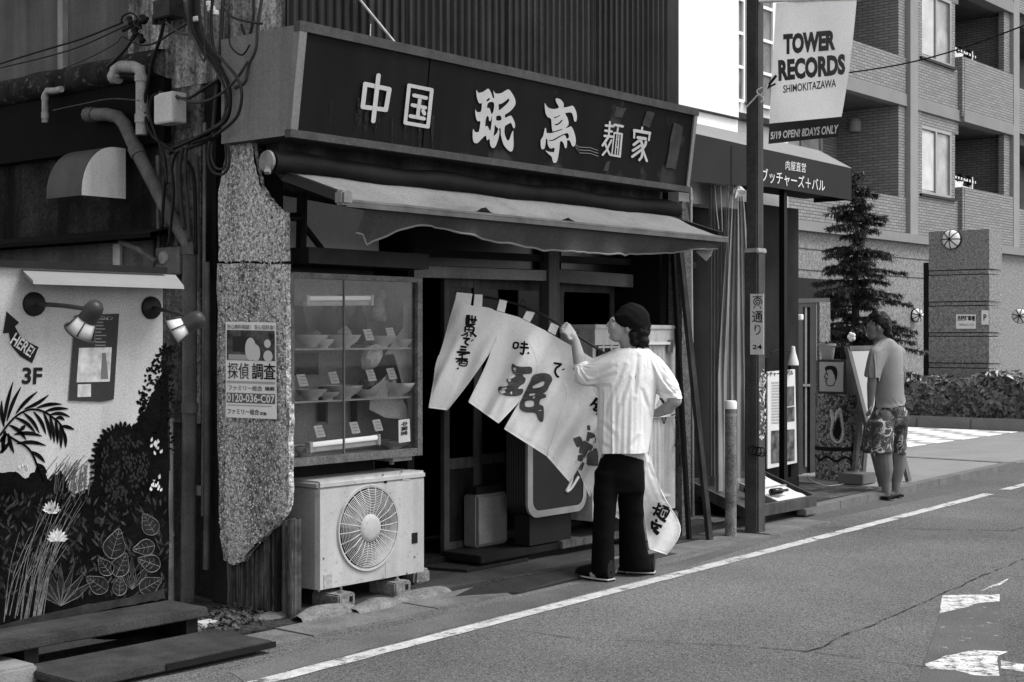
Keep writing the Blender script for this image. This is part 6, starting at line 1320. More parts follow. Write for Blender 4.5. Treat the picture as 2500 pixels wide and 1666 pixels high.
for fl in range(4):
    z = 3.22 + ST_*fl
    # bay right of pilaster A: window part and loggia
    ab('spandrel', tX, xA+.20, 28.9, 12.03, 12.25, z+.23 if fl else 3.45, z+1.05)
    ab('floor_band', bandm, xA+.20, 28.9, 12.0, 12.26, z, z+.228) if fl else None
    ab('pier', tX, xA+.20, xA+.62, 12.03, 12.25, z+1.05, z+ST_)
    window(xA+.62, 28.55, 12.10, z+1.07, z+2.42, fl != 0 or True)
    ab('window_head', tX, xA+.62, 28.9, 12.05, 12.3, z+2.42, z+ST_)
    ab('window_jamb', tX, 28.55, 28.75, 12.06, 12.9, z+1.05, z+2.42)
    ab('parapet', tX, 28.95, xB-.14, 11.93, 12.10, z+.23 if fl else 3.45, z+1.33); ab('parapet_end', tY, 28.85, 28.95, 11.94, 12.6, z+.1 if fl else 3.45, z+1.33)
    if fl: ab('floor_band', bandm, 28.9, xB-.14, 11.92, 12.2, z, z+.228)
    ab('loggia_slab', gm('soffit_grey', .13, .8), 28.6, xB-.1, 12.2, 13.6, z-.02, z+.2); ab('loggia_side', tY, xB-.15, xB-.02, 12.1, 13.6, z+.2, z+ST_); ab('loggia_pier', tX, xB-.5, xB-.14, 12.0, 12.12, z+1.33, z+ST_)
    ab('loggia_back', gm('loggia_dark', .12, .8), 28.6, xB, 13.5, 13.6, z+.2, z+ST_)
    # bay left of pilaster A
    x0 = xA - 6.3
    ab('parapet', tX, x0, xA-.14, 12.0, 12.15, z+.23 if fl else 3.45, z+.92); ab('pier', tX, xA-.45, xA-.14, 12.02, 12.2, z+.92, z+ST_)
    if fl: ab('floor_band', bandm, x0, xA-.14, 11.98, 12.2, z, z+.228)
    ab('loggia_slab', MATS['soffit_grey'], x0, xA-.1, 12.16, 13.6, z-.02, z+.2); ab('loggia_side', tY, xA-.46, xA-.15, 12.2, 13.3, z+.2, z+ST_); ab('loggia_back', tX, x0, xA-.2, 13.3, 13.4, z+.2, z+ST_)
    window(xA-2.9, xA-1.3, 13.22, z+.5, z+2.35); window(xA-5.2, xA-3.6, 13.22, z+.5, z+2.35)
    # bay right of pilaster B
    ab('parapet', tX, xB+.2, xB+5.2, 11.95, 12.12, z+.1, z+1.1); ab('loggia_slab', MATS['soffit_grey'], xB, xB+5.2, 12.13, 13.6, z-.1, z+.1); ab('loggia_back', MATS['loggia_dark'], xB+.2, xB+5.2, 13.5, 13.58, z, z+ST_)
    # downpipe in loggia
    m = MB(); m.tube([(30.0, 13.2, z+.2), (30.0, 13.2, z+ST_)], .09, 10); obj('downpipe', m, gm('ap_pipe', .4, .6), parent=ap, smooth=True)
m = MB(); m.lathe([(.0,0),(.12,0),(.12,.2),(.08,.26),(0,.26)], (xA-.5, 12.9, 5.45), 14); obj('soffit_lamp', m, pil, parent=ap)
# laundry racks on two balconies
def rack(z, lab):
    t = thing('laundry_rack', lab, 'laundry rack', (28.9, 12.4, z)); m = MB()
    for x in (28.85, 30.3): m.bar((x, 12.35, z-.6), (x, 12.35, z+.25), .06)
    m.bar((28.6, 12.35, z+.2), (30.5, 12.35, z+.15), .05); m.bar((28.7, 12.35, z+.05), (30.5, 12.35, z-.02), .04); obj('frame', m, paint_w, parent=t)
    m = MB(); P = [[Vector((29.0+.7*i/8, 12.30+.03*math.sin(i*1.4+j), z+.1-.5*j/6)) for j in range(7)] for i in range(9)]; m.grid(P); obj('white_cloth', m, paint_w, parent=t, fixn=False, smooth=True)
    m = MB(); r2 = random.Random(4)
    for k in range(12): x = 28.7+.15*k; m.bbox(x, x+.1, 12.32, 12.42, z+.1+.05*math.sin(k), z+.24+.05*math.sin(k*2), .02, 1)
    obj('hanging_clothes', m, ink, parent=t)
rack(7.35, 'clothes drying rack on the upper apartment balcony'); rack(4.65, 'white laundry rack on the lower apartment balcony')
# overhead wire
m = MB(); a, b = atD(2055, 180, 20), atD(2520, 55, 17); m.tube([a.lerp(b, k/12) + Vector((0,0,-.10*math.sin(math.pi*k/12))) for k in range(13)], .010, 5); obj('overhead_wire', m, rubber, label='single thin overhead wire crossing before the apartment block', cat='wire')
# ------------------------------------------------------------------ granite gate pillar
gp_ = thing('gate_pillar', 'tall granite gate pillar with horizontal grooves and round lamp', 'pillar', (23.6, 9.8, 0)); GX = 23.5; yR, yL = 9.27, 10.32
zs = [0, .58, 1.06, 1.54, 2.02, 2.50, 2.66, 3.28]
zs = [0, .42, .50, .96, 1.04, 1.49, 1.55, 2.0, 2.07, 2.52, 2.60, 3.27]
for k in range(0, len(zs)-1):
    t = .0 if (zs[k+1]-zs[k]) > .2 else .02
    m = MB(); m.box(GX+t, GX+.55, yR+t, yL, zs[k]+.008, zs[k+1]-.008); obj('granite_block', m, gran, parent=gp_)
    m = MB(); m.box(GX+.55, GX+1.15, yR-.0+.25+t, yL, zs[k]+.008, zs[k+1]-.008); obj('granite_block', m, gran, parent=gp_)
m = MB(); m.box(GX+.03, GX+1.1, yR+.28, yL-.02, 0, 3.22); obj('core', m, ink, parent=gp_)
m = MB(); m.box(GX+.15, GX+.2, yL, yL+.16, 0, 2.75); obj('dark_recess', m, metal_dark, parent=gp_)
def ball_lamp(c, r_, ax, lab):
    t = thing('wall_lamp', lab, 'lamp', c); m = MB(); m.lathe([(r_*1.05,-.03),(r_*1.05,.02),(r_,.03)], c, 28, ax); obj('rim', m, metal_dark, parent=t)
    m = MB(); m.lathe([(r_*math.cos(a), .02+r_*.55*math.sin(a)) for a in [math.pi/2*k/8 for k in range(9)]], c, 28, ax); obj('globe', m, gm('globe', .75, .3, .05, 4), parent=t, smooth=True)
    q = Vector((0,0,1)).rotation_difference(Vector(ax).normalized()); m = MB()
    for k in range(4):
        an = math.pi*k/4; m.tube([c + q @ Vector((r_*1.01*math.cos(g)*math.cos(an), r_*1.01*math.cos(g)*math.sin(an), .025+r_*.57*math.sin(g))) for g in [math.pi*j/12 for j in range(13)]], .008, 5)
    obj('guard', m, ink, parent=t)
ball_lamp(onX(2324,585,GX-.01), .16, (-1,0,0), 'round caged globe lamp high on the granite gate pillar')
ball_lamp(onY(2238,770,11.95), .13, (-.6,-1,0), 'white globe wall lamp beside the granite gate pillar'); ball_lamp(onX(2490,772,26.0), .13, (-1,-.3,0), 'white globe wall lamp beyond the granite gate pillar')
def gsign(q, txt, lab, quads):
    t = thing('notice_sign', lab, 'sign', onX(*q[2], GX-.01)); m = MB(); m.prism([onX(a, b, GX-.012) for a, b in q], (.008,0,0)); obj('plate', m, paper, parent=t)
    for s_, qq, bold in quads:
        m = MB(); fit_text(m, s_, quadfn(*[onX(a, b, GX-.018) for a, b in qq]), bold); obj('lettering', m, ink, parent=t)
gsign([(2334,768),(2382,768),(2382,803),(2334,803)], '', 'white monthly parking notice on the granite gate pillar', [('月極駐車場', [(2337,784),(2380,784),(2380,771),(2337,771)], .03), ('お申込はこちら', [(2342,796),(2378,796),(2378,790),(2342,790)], .0)])
gsign([(2396,758),(2413,758),(2413,793),(2396,793)], '', 'small white no-parking notice on the edge of the gate pillar', [('P', [(2401,783),(2408,783),(2408,768),(2401,768)], .02)])
# ------------------------------------------------------------------ hedge in planter
pk = thing('planter_kerb', None, None, (22.3, 9, 0), kind='structure')
y = 6.4
while y < 10.6:
    obj('kerb_block', MB().bbox(22.30, 22.45, y+.005, y+.895, 0, .20, .012), gm('planter_kerb', .17, .9, .12, 4, fine=.3), parent=pk); y += .9
def leafmass(name, n, fn, s0, s1, mat, parent=None, seed=1, **kw):
    r2 = random.Random(seed); V = []; F = []
    for k in range(n):
        p, nn = fn(r2); nn = (nn + Vector((r2.uniform(-1,1), r2.uniform(-1,1), r2.uniform(-.6,1)))*.7).normalized(); t = nn.cross(Vector((r2.uniform(-1,1), r2.uniform(-1,1), r2.uniform(-1,1)))).normalized(); b = nn.cross(t); s_ = r2.uniform(s0, s1); i = len(V)
        V += [p - t*s_, p + b*s_*.55 + nn*s_*.15, p + t*s_, p - b*s_*.55 + nn*s_*.15]; F += [(i,i+1,i+2),(i,i+2,i+3)]
    m = MB(); m.v = V; m.f = F; m.mi = [0]*len(F); return obj(name, m, mat, parent=parent, fixn=False, **kw)
def leaf_mat(name, v, var=.8, scale=9):
    m = gm(name, v, .38, var, 26, spec=1.3); return m
def hedge_fn(y0, y1, x0, x1, h):
    def f(r2):
        y = r2.uniform(y0, y1); u = r2.random(); top = h + .22*nz3((y, 0, 0), 1.3)
        if u < .6: z = r2.uniform(.15, top); return Vector((x0 + .20*nz3((y, z, 0), 2.2) + r2.uniform(-.06,.10) + .12*max(0,(z/top-.75))*3*.3, y, z)), Vector((-1,0,.3))
        return Vector((r2.uniform(x0, x1), y, top + r2.uniform(-.06,.04))), Vector((-.2,0,1))
    return f
hd = thing('hedge', 'low dense leafy hedge in the kerbed planter before the gate pillar', 'hedge', (22.9, 9, .1))
leafmass('leaves', 9000, hedge_fn(6.3, 10.7, 22.55, 23.4, .78), .035, .11, leaf_mat('hedge_leaf', .095), parent=hd, seed=2, kind='stuff')
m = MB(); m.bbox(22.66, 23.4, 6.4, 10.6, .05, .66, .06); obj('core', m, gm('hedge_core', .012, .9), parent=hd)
# ------------------------------------------------------------------ conifer
tb = Vector((17.5, 8.69, 0)); cf = thing('conifer_tree', 'small dark conifer with tiered drooping branches behind the mosaic column', 'tree', tb)
m = MB(); m.tube([tb, tb+Vector((0,0,1.2)), tb+Vector((.02,.01,2.4)), tb+Vector((.0,0,3.6))], [.075,.06,.04,.012], 10); obj('trunk', m, gm('bark', .05, .9, .4, 15, bump=.6, bscale=30), parent=cf, smooth=True)
V = MB(); r2 = random.Random(9); br = MB()
tiers = [(3.55,.14,6),(3.38,.24,8),(3.16,.36,9),(2.94,.44,9),(2.62,.52,10),(2.42,.58,9),(2.08,.62,11),(1.92,.66,9),(1.70,.72,12),(1.56,.74,13),(1.42,.76,13),(1.28,.76,13),(1.12,.74,12),(.95,.66,10)]
jobs = [(z, rad, 2*math.pi*k/nb + r2.uniform(-.4,.4)) for z, rad, nb in tiers for k in range(nb)] + [(z_, .72*(3.75-z_)/2.2 if z_ > 1.6 else .72, r2.uniform(0, 6.28)) for z_ in [r2.uniform(1.0, 3.3) for _ in range(46)]]
for z, rad, a in jobs:
    if True:
        L_ = min(.85, rad)*r2.uniform(.5,1.15); dz = r2.uniform(-.13,.07); P = []
        for i in range(7):
            t = i/6; P.append(tb + Vector((math.cos(a)*L_*t, math.sin(a)*L_*t, z + dz + .10*math.sin(t*2.2)*L_ - .30*t*t*L_ + .16*t**4*L_)))
        br.tube(P, [.012*(1-.8*i/6) for i in range(7)], 5)
        for s_ in range(int(130*L_)+22):
            t = r2.uniform(.12, 1); i = min(5, int(t*6)); c = P[i].lerp(P[i+1], t*6-i); da = r2.choice((-1,1))*r2.uniform(.5,1.1); dirv = Vector((math.cos(a+da), math.sin(a+da), r2.uniform(-.9,.15))).normalized(); l = r2.uniform(.07,.17)*(1.1-.5*t)
            e = c + dirv*l; V_ = []
            for n_ in range(9):                                    # needles along the twig
                tt = n_/9; b0 = c.lerp(e, tt); nd = (dirv*.7 + Vector((r2.uniform(-1,1), r2.uniform(-1,1), r2.uniform(-.9,.6)))*.9).normalized()*r2.uniform(.035,.065); w_ = nd.cross(Vector((0,0,1))).normalized()*.008; V.add([b0-w_, b0+w_, b0+nd], [(0,1,2)])
obj('branches', br, MATS['bark'], parent=cf); obj('needles', V, gm('needle', .055, .5, .8, 14, spec=.9), parent=cf, kind='stuff', fixn=False)
# ================================================================== people
Ri = Vector((ST, -CT, 0)); Fi = Vector((CT, ST, 0)); Zi = Vector((0, 0, 1))
BASIS = Matrix((Ri, Fi, Zi)).transposed()
def remesh(mb, vox, it=6, fac=.5):
    me = bpy.data.meshes.new('r'); me.from_pydata([tuple(p) for p in mb.v], [], mb.f); o = bpy.data.objects.new('r', me); col.objects.link(o)
    a = o.modifiers.new('a', 'REMESH'); a.mode = 'VOXEL'; a.voxel_size = vox; a.use_smooth_shade = True
    if it: s_ = o.modifiers.new('s', 'SMOOTH'); s_.iterations = it; s_.factor = fac
    e = ev(o); out = MB(); out.add([q.co.copy() for q in e.vertices], [tuple(p.vertices) for p in e.polygons]); bpy.data.objects.remove(o); bpy.data.meshes.remove(me); bpy.data.meshes.remove(e); return out
def fixed(mb):                               # closed pieces with outward normals
    me = bpy.data.meshes.new('f'); me.from_pydata([tuple(p) for p in mb.v], [], mb.f); bm = bmesh.new(); bm.from_mesh(me); bmesh.ops.remove_doubles(bm, verts=bm.verts, dist=1e-6); bmesh.ops.recalc_face_normals(bm, faces=bm.faces); o = MB(); o.bm(bm); bpy.data.meshes.remove(me); return o
def cloth_sim(mb, body, cut, frames=22, stiff=8, bend=.3, grow=-.03, mass=.25, pin=None):
    me = bpy.data.meshes.new('cl'); me.from_pydata([tuple(p) for p in mb.v], [], mb.f); bm = bmesh.new(); bm.from_mesh(me)
    kill = [fc for fc in bm.faces if cut(fc.calc_center_median(), fc.normal)]; bmesh.ops.delete(bm, geom=kill, context='FACES'); bm.to_mesh(me); bm.free()
    bme = bpy.data.meshes.new('bd'); bme.from_pydata([tuple(p) for p in body.v], [], body.f); bo = bpy.data.objects.new('bd', bme); col.objects.link(bo)
    c = bo.modifiers.new('c', 'COLLISION'); bo.collision.thickness_outer = .004; bo.collision.cloth_friction = 20
    o = bpy.data.objects.new('cl', me); col.objects.link(o)
    if pin:
        vg = o.vertex_groups.new(name='p')
        for q in me.vertices:
            w_ = pin(q.co)
            if w_ > 0: vg.add([q.index], w_, 'REPLACE')
    k = o.modifiers.new('k', 'CLOTH'); st = k.settings; st.quality = 6; st.mass = mass; st.tension_stiffness = stiff; st.compression_stiffness = stiff; st.shear_stiffness = stiff*.5; st.bending_stiffness = bend; st.air_damping = 3; st.shrink_min = grow
    if pin: st.vertex_group_mass = 'p'; st.pin_stiffness = 1
    k.collision_settings.distance_min = .004; k.collision_settings.collision_quality = 3; k.point_cache.frame_start = 1; k.point_cache.frame_end = frames + 2
    sm_ = o.modifiers.new('sm', 'SUBSURF'); sm_.levels = 1
    for fr in range(1, frames + 1): sc.frame_set(fr)
    e = ev(o); out = MB(); out.add([q.co.copy() for q in e.vertices], [tuple(p.vertices) for p in e.polygons])
    for x in (o, bo): bpy.data.objects.remove(x)
    sc.frame_set(1); return out
class Fig:
    def __init__(s, D): s.D = D; s.k = D / FPX
    def p(s, px, py, dd=0): return atD(px, py, s.D + dd)
    def ell(s, mb, px, py, dd, a, b, c, tilt=0):      # radii: across, depth, height
        rot = BASIS @ Matrix.Rotation(tilt, 3, 'Y'); mb.ell(s.p(px, py, dd), a, b, c, 16, 10, rot)
    def limb(s, mb, pts):                             # (px,py,dd,r)
        P = [s.p(*q[:3]) for q in pts]; mb.tube(P, [q[3] for q in pts], 12)
        for q, r_ in zip(P, [q[3] for q in pts]): mb.ell(q, r_*.99, r_*.99, r_*.99, 12, 8)
    def loft(s, mb, rows, n=28):                      # (py, xl, xr, depth radius, dd, [dyl])
        P = []
        for r_ in rows:
            py, xl, xr, t, dd = r_[:5]; sl = r_[5] if len(r_) > 5 else 0; row = []
            for j in range(n):
                a = 2*math.pi*j/n; cx_ = (xl+xr)/2; row.append(s.p(cx_ + (xr-xl)/2*math.cos(a), py + sl*math.cos(a), dd) + Fi*t*math.sin(a))
            P.append(row)
        mb.grid(P, closed=True); mb.add(P[0], [tuple(range(n))]); mb.add(P[-1], [tuple(range(n))])
def hand(f, mb, palm, knuck, dirv, side, r_=.0085, L_=.062, curl=1.0):
    # palm, knuck: world points; dirv: unit vector of fingers; side: unit vector across the knuckles (index to little)
    ax = (knuck - palm).normalized(); nrm = ax.cross(side).normalized()
    for k in range(5): mb.tube([palm + side*(k-2)*.012, knuck + side*(k-2)*.0165], [.014, .0115], 8); mb.ell(knuck + side*(k-2)*.0165, .0115, .0115, .0115, 8, 6)
    for k, l in enumerate((.92, 1.05, 1.0, .8)):
        b = knuck + side*(k-1.5)*.021; d1 = dirv; d2 = (dirv*.45 - nrm*curl).normalized(); d3 = (-dirv*.7 - nrm*curl*.6).normalized()
        q = [b, b + d1*L_*.42*l, b + d1*L_*.42*l + d2*L_*.36*l, b + d1*L_*.42*l + d2*L_*.36*l + d3*L_*.26*l]; mb.tube(q, [r_*1.1, r_*1.05, r_, r_*.85], 8)
        for z in q: mb.ell(z, r_*.98, r_*.98, r_*.98, 8, 6)
    b = palm + side*-.026; q = [b, b + (ax*.5 - side*.6 - nrm*.4).normalized()*.034, b + (ax*.5 - side*.6 - nrm*.4).normalized()*.034 + (ax - nrm*.6).normalized()*.03]; mb.tube(q, [.013, .0105, .009], 8)
    for z in q: mb.ell(z, .0105, .0105, .0105, 8, 6)
skin = gm('skin', .30, .55, .10, 8, fine=.06, spec=.35); skin2 = gm('skin_tan', .14, .55, .12, 8, fine=.06, spec=.35)
# ------------------------------------------------------------------ the man hanging the shop curtain
f = Fig(8.95)
man = thing('person', 'person in white jacket, dark trousers and black head cloth holding up the curtain', 'person', onZ(1510,1412,0))
b = MB()
f.ell(b, 1540,786,.0,.094,.074,.108,.15); f.ell(b, 1513,806,.0,.056,.058,.064,.2); f.ell(b, 1505,820,-.0,.040,.046,.040); f.ell(b, 1496,795,0,.028,.045,.050)
f.limb(b, [(1487,791,0,.012),(1494,784,0,.012),(1499,778,0,.014)]); f.ell(b, 1484,794,0,.011,.013,.011); f.ell(b, 1489,807,0,.013,.02,.007); f.ell(b, 1489,812,0,.012,.018,.007); f.ell(b, 1495,824,0,.02,.022,.018); f.ell(b, 1497,781,0,.012,.05,.012)
f.ell(b, 1533,802,-.072,.016,.012,.028,.2); f.ell(b, 1533,802,.072,.016,.012,.028,.2)
f.limb(b, [(1530,820,.01,.056),(1538,850,.02,.058),(1540,890,.03,.075)])
f.loft(b, [(868,1490,1596,.09,.02),(885,1468,1606,.105,.02),(920,1464,1606,.118,.02),(1000,1462,1594,.118,.02),(1070,1466,1580,.118,.02),(1130,1480,1570,.10,.03)])
f.limb(b, [(1495,1120,.03,.075),(1480,1262,-.02,.052),(1474,1390,-.02,.036)]); f.limb(b, [(1548,1120,.06,.075),(1550,1258,.10,.052),(1552,1378,.18,.036)])
f.limb(b, [(1474,1392,-.02,.034),(1450,1402,-.03,.03)]); f.limb(b, [(1552,1380,.18,.034),(1532,1390,.17,.03)])
f.limb(b, [(1480,892,.02,.058),(1448,908,.05,.052),(1420,915,.08,.044),(1413,872,.10,.040),(1405,836,.12,.029),(1399,822,.12,.027)])
f.limb(b, [(1596,892,.02,.056),(1628,930,.0,.05),(1648,978,-.01,.043),(1632,996,.04,.040),(1606,1008,.13,.030),(1592,1010,.17,.026)])
rodp = [atD(*q) for q in ((1112,714,9.30),(1160,722,9.28),(1240,737,9.22),(1310,762,9.15),(1376,799,9.09),(1440,840,9.10),(1520,893,9.16),(1600,960,9.25),(1622,985,9.27))]
hp = f.p(1399,822,.12); hk = atD(1383,803,9.075); hand(f, b, hp, hk, (Fi*.3 - Ri*.95 + Zi*.1).normalized(), (Fi*-.55 - Ri*.45 - Zi*.75).normalized()*-1)
h2 = f.p(1592,1010,.17); hand(f, b, h2, f.p(1572,1004,.22), (Fi*.5 - Ri*.7).normalized(), Zi*-1)
sk = remesh(fixed(b), .0055, 4); bodyp = MB(); bodyp.add(b.v, b.f)
obj('body', sk, skin, parent=man, smooth=True, fixn=False)
for dd in (-.034, .034):
    m = MB(); f.ell(m, 1497.5,786,dd,.006,.010,.004); obj('eye', m, ink, parent=man, smooth=True)
    m = MB(); f.limb(m, [(1494,780,dd-.012 if dd<0 else dd+.012,.003),(1495.5,779.5,dd,.0035)]); obj('eyebrow', m, ink, parent=man)
# jacket
def folds(mb, amp, dirs, c0=None):
    """cloth folds: ridged noise stretched along given (across, along) image directions"""
    for q in mb.v:
        r_ = q.dot(Ri); z = q.z; d_ = q.dot(Fi); s_ = 0
        for (ar, az, fa, fl, w_) in dirs:
            ac_ = ar*r_ + az*z; al = -az*r_ + ar*z
            n = mnoise.noise(Vector((ac_*fa, al*fl, d_*3 + ac_*.7))); s_ += w_*(1 - 2.6*abs(n))
        c = Vector((0,0,0)) if c0 is None else c0
        out = (q - Vector((c.x, c.y, q.z))).normalized() if c0 is not None else -Fi
        q += out*s_*amp
    return mb
def creases(mb, fg, lines, depth, width):
    def proj(q):
        v = q - Vector((0, 0, EYE)); D = v.dot(Fi); return CX + FPX*v.dot(Ri)/D, HY - FPX*v.z/D, D
    segs = [(Vector(a), Vector(b_)) for ln in lines for a, b_ in zip(ln[:-1], ln[1:])]
    for q in mb.v:
        x, y, D = proj(q)
        if D > fg.D + .05: continue
        p = Vector((x, y)); best = 1e9; best_t = .5
        for a, b_ in segs:
            ab_ = b_ - a; t = max(0, min(1, (p - a).dot(ab_)/ab_.length_squared)); e = (p - (a + ab_*t)); sg = e.length*(1 if e.x*ab_.y - e.y*ab_.x > 0 else -1)
            if abs(sg) < abs(best): best = sg; best_t = t
        e_ = .45 + .55*math.sin(best_t*math.pi); depth_ = depth*e_
        q += Fi*depth_*math.exp(-(best/width)**2) - Fi*depth_*.55*math.exp(-((best - 2.1*width)/(1.2*width))**2)
def clamp_low(mb, zf):
    for q in mb.v:
        z = zf(q)
        if q.z < z: q.z = z
    return mb
# trousers
tm = gm('black_twill', .006, .85, .4, 6, fine=.2, fscale=140, spec=.2)
b = MB()
f.loft(b, [(1085,1478,1562,.098,.03),(1120,1466,1570,.108,.03),(1165,1454,1573,.122,.03),(1200,1450,1572,.12,.04)])
f.loft(b, [(1150,1453,1520,.095,.01),(1212,1449,1508,.085,-.01),(1262,1450,1503,.075,-.03),(1320,1447,1500,.078,-.03),(1370,1445,1501,.085,-.03),(1398,1443,1503,.092,-.03),(1402,1446,1500,.088,-.03)])
f.loft(b, [(1150,1506,1574,.095,.06),(1212,1508,1571,.088,.09),(1262,1511,1571,.078,.11),(1320,1511,1578,.08,.13),(1365,1511,1587,.092,.15),(1388,1512,1592,.10,.16),(1392,1515,1588,.096,.16)])
for q in b.v: pass
tp = MB(); tp.add(b.v, b.f)
tr_ = remesh(fixed(b), .011, 5); tr_ = folds(tr_, .007, [(.3,.95,10,3,.6),(.9,.3,9,2,.5)], f.p(1518,1250,.06)); obj('trousers', tr_, tm, parent=man, smooth=True, fixn=False)
allp = MB(); allp.add(bodyp.v, bodyp.f); allp.add(tp.v, tp.f); coll = remesh(fixed(allp), .015, 2)
jm = gm('white_cotton', .72, .85, .05, 4, fine=.10, fscale=150, spec=.15, bump=.3, bscale=30)
b = MB()
f.loft(b, [(846,1512,1578,.070,.02,3),(853,1494,1594,.085,.02),(864,1476,1608,.10,.02),(880,1464,1617,.115,.02),(905,1460,1614,.125,.02),(950,1457,1604,.13,.02),(1000,1450,1598,.135,.02),(1040,1445,1593,.14,.02),(1095,1452,1585,.145,.02),(1118,1455,1579,.145,.02),(1121,1456,1578,.143,.02)])
f.limb(b, [(1492,892,.03,.085),(1462,903,.045,.083),(1436,910,.06,.083),(1420,913,.075,.082)]); f.limb(b, [(1585,890,.02,.086),(1618,912,.01,.083),(1640,938,0,.078),(1646,958,.0,.070)])
jk = remesh(fixed(b), .0115, 5)
zc = f.p(1630,967,0).z; rc = f.p(1411,900,.08).dot(Ri); rr_ = f.p(1609,900,0).dot(Ri); zh = f.p(1500,1119,.02).z; zn = f.p(1540,850,.02).z
def jcut(c, n):
    r_ = c.dot(Ri)
    return c.z < zh + .045 or (c.z > zn and abs(n.z) > .5) or (r_ < rc - .045) or (r_ > rr_ + .02 and c.z < zc + .0)
jpin = lambda c: 1.0 if c.z > zn - .028 and abs(c.dot(Ri) - f.p(1543,850,0).dot(Ri)) < .10 else 0.0
jk = cloth_sim(jk, coll, jcut, 24, 9, .25, .0, .25, jpin)
C6 = lambda pts: [(a*.2551+1380, b_*.2551+730) for a, b_ in pts]
creases(jk, f, [C6(l) for l in ([(190,800),(330,770),(480,720)],[(200,850),(330,835),(430,840)],[(560,640),(480,830),(400,1000),(370,1120)],[(610,760),(520,1000),(460,1130)],[(735,880),(800,1080),(830,1200)],[(900,600),(950,760),(900,840)],[(330,1380),(430,1440)],[(600,1450),(690,1330)],[(470,640),(250,750)],[(350,1190),(470,1310)],[(930,900),(1020,920),(1110,880)],[(690,560),(660,900)])], .0075, 5.0)
# trim sleeve end to a cuff plane and hem to a level
obj('jacket', jk, jm, parent=man, smooth=True, fixn=False)
m = MB(); ring = [f.p(1418,914,.075) + (Zi*math.sin(a)*.083 + Fi*math.cos(a)*.083) - Ri*.077 for a in [2*math.pi*k/24 for k in range(25)]]
# shoes
def shoe(tip, heel, D, name='shoe'):
    a = onZ(*tip, 0); c = onZ(*heel, 0); d = (a - c); L_ = d.length; d.normalize(); n = Vector((-d.y, d.x, 0)); m = MB(); P = []
    for i in range(15):
        t = i/14; w_ = .038*(.75 + .45*math.sin(math.pi*min(1, t*.9+.08)))*(1 if t < .85 else math.sqrt(max(.03, 1-((t-.85)/.152)**2))); h = .088*(1-t)**.8*.95 + .042*(1 if t < .88 else math.sqrt(max(.05, 1-((t-.88)/.122)**2))); row = []
        for j in range(12):
            an = 2*math.pi*j/12; row.append(c + d*L_*t + n*w_*math.cos(an) + Zi*(.012 + h*.5 + h*.5*math.sin(an)))
        P.append(row)
    m.grid(P, closed=True); m.add(P[0], [tuple(range(12))]); m.add(P[-1], [tuple(range(12))]); s_ = obj(name, m, gm('shoe_black', .015, .4, .3, 10, spec=.5), parent=man, smooth=True)
    m = MB(); out = [c + d*L_*t + n*.040*sg*(.75+.45*math.sin(math.pi*min(1, t*.9+.08)))*(1 if t < .88 else math.sqrt(max(.02, 1-((t-.88)/.13)**2))) for sg, ts in ((1, [k/14 for k in range(15)]), (-1, [1-k/14 for k in range(15)])) for t in ts]; m.prism(out, (0,0,.02)); obj('sole', m, MATS['shoe_black'], parent=s_); m = MB(); m.tube([p + Zi*.017 for p in out + [out[0]]], .0045, 5); obj('foxing_stripe', m, gm('sole_white', .45, .6, .1, 8), parent=s_)
shoe((1405,1408), (1492,1422), 0); shoe((1508,1400), (1598,1404), 0)
# head cloth and hair
m = MB(); c0 = f.p(1544,787,0); P = []
for i in range(13):
    t = math.pi*.5*i/12*1.25
    P.append([c0 + BASIS @ Vector((.114*math.sin(t)*math.cos(a), .090*math.sin(t)*math.sin(a), .120*math.cos(t) - (.030*max(0, math.cos(a)) if t > 1.3 else 0) + (.026*max(0, -math.cos(a)) if t > 1.2 else 0))) for a in [2*math.pi*k/32 for k in range(32)]])
m.grid(P, closed=True)
for q in m.v: q += (q - c0).normalized()*.0035*math.sin(q.dot(Ri*.7 + Zi)*120 + 4*nz3(q, 9))
obj('head_cloth', m, gm('black_cloth', .008, .85, .3, 9, fine=.3, fscale=150), parent=man, smooth=True, fixn=False)
b = MB(); f.ell(b, 1562,808,0,.062,.080,.07); f.ell(b, 1568,832,0,.045,.070,.045); f.limb(b, [(1545,815,-.05,.028),(1548,838,-.045,.022)]); f.limb(b, [(1575,840,-.03,.02),(1582,846,-.03,.012)]); f.limb(b, [(1556,842,.0,.03),(1568,848,-.04,.018)]); hr = remesh(fixed(b), .007, 2)
for q in hr.v: q += Vector((nz3(q, 40), nz3(q + Vector((3,0,0)), 40), nz3(q + Vector((0,7,0)), 30)))*.006
obj('hair', hr, gm('hair_black', .012, .5, .4, 30, spec=.4), parent=man, smooth=True, fixn=False)
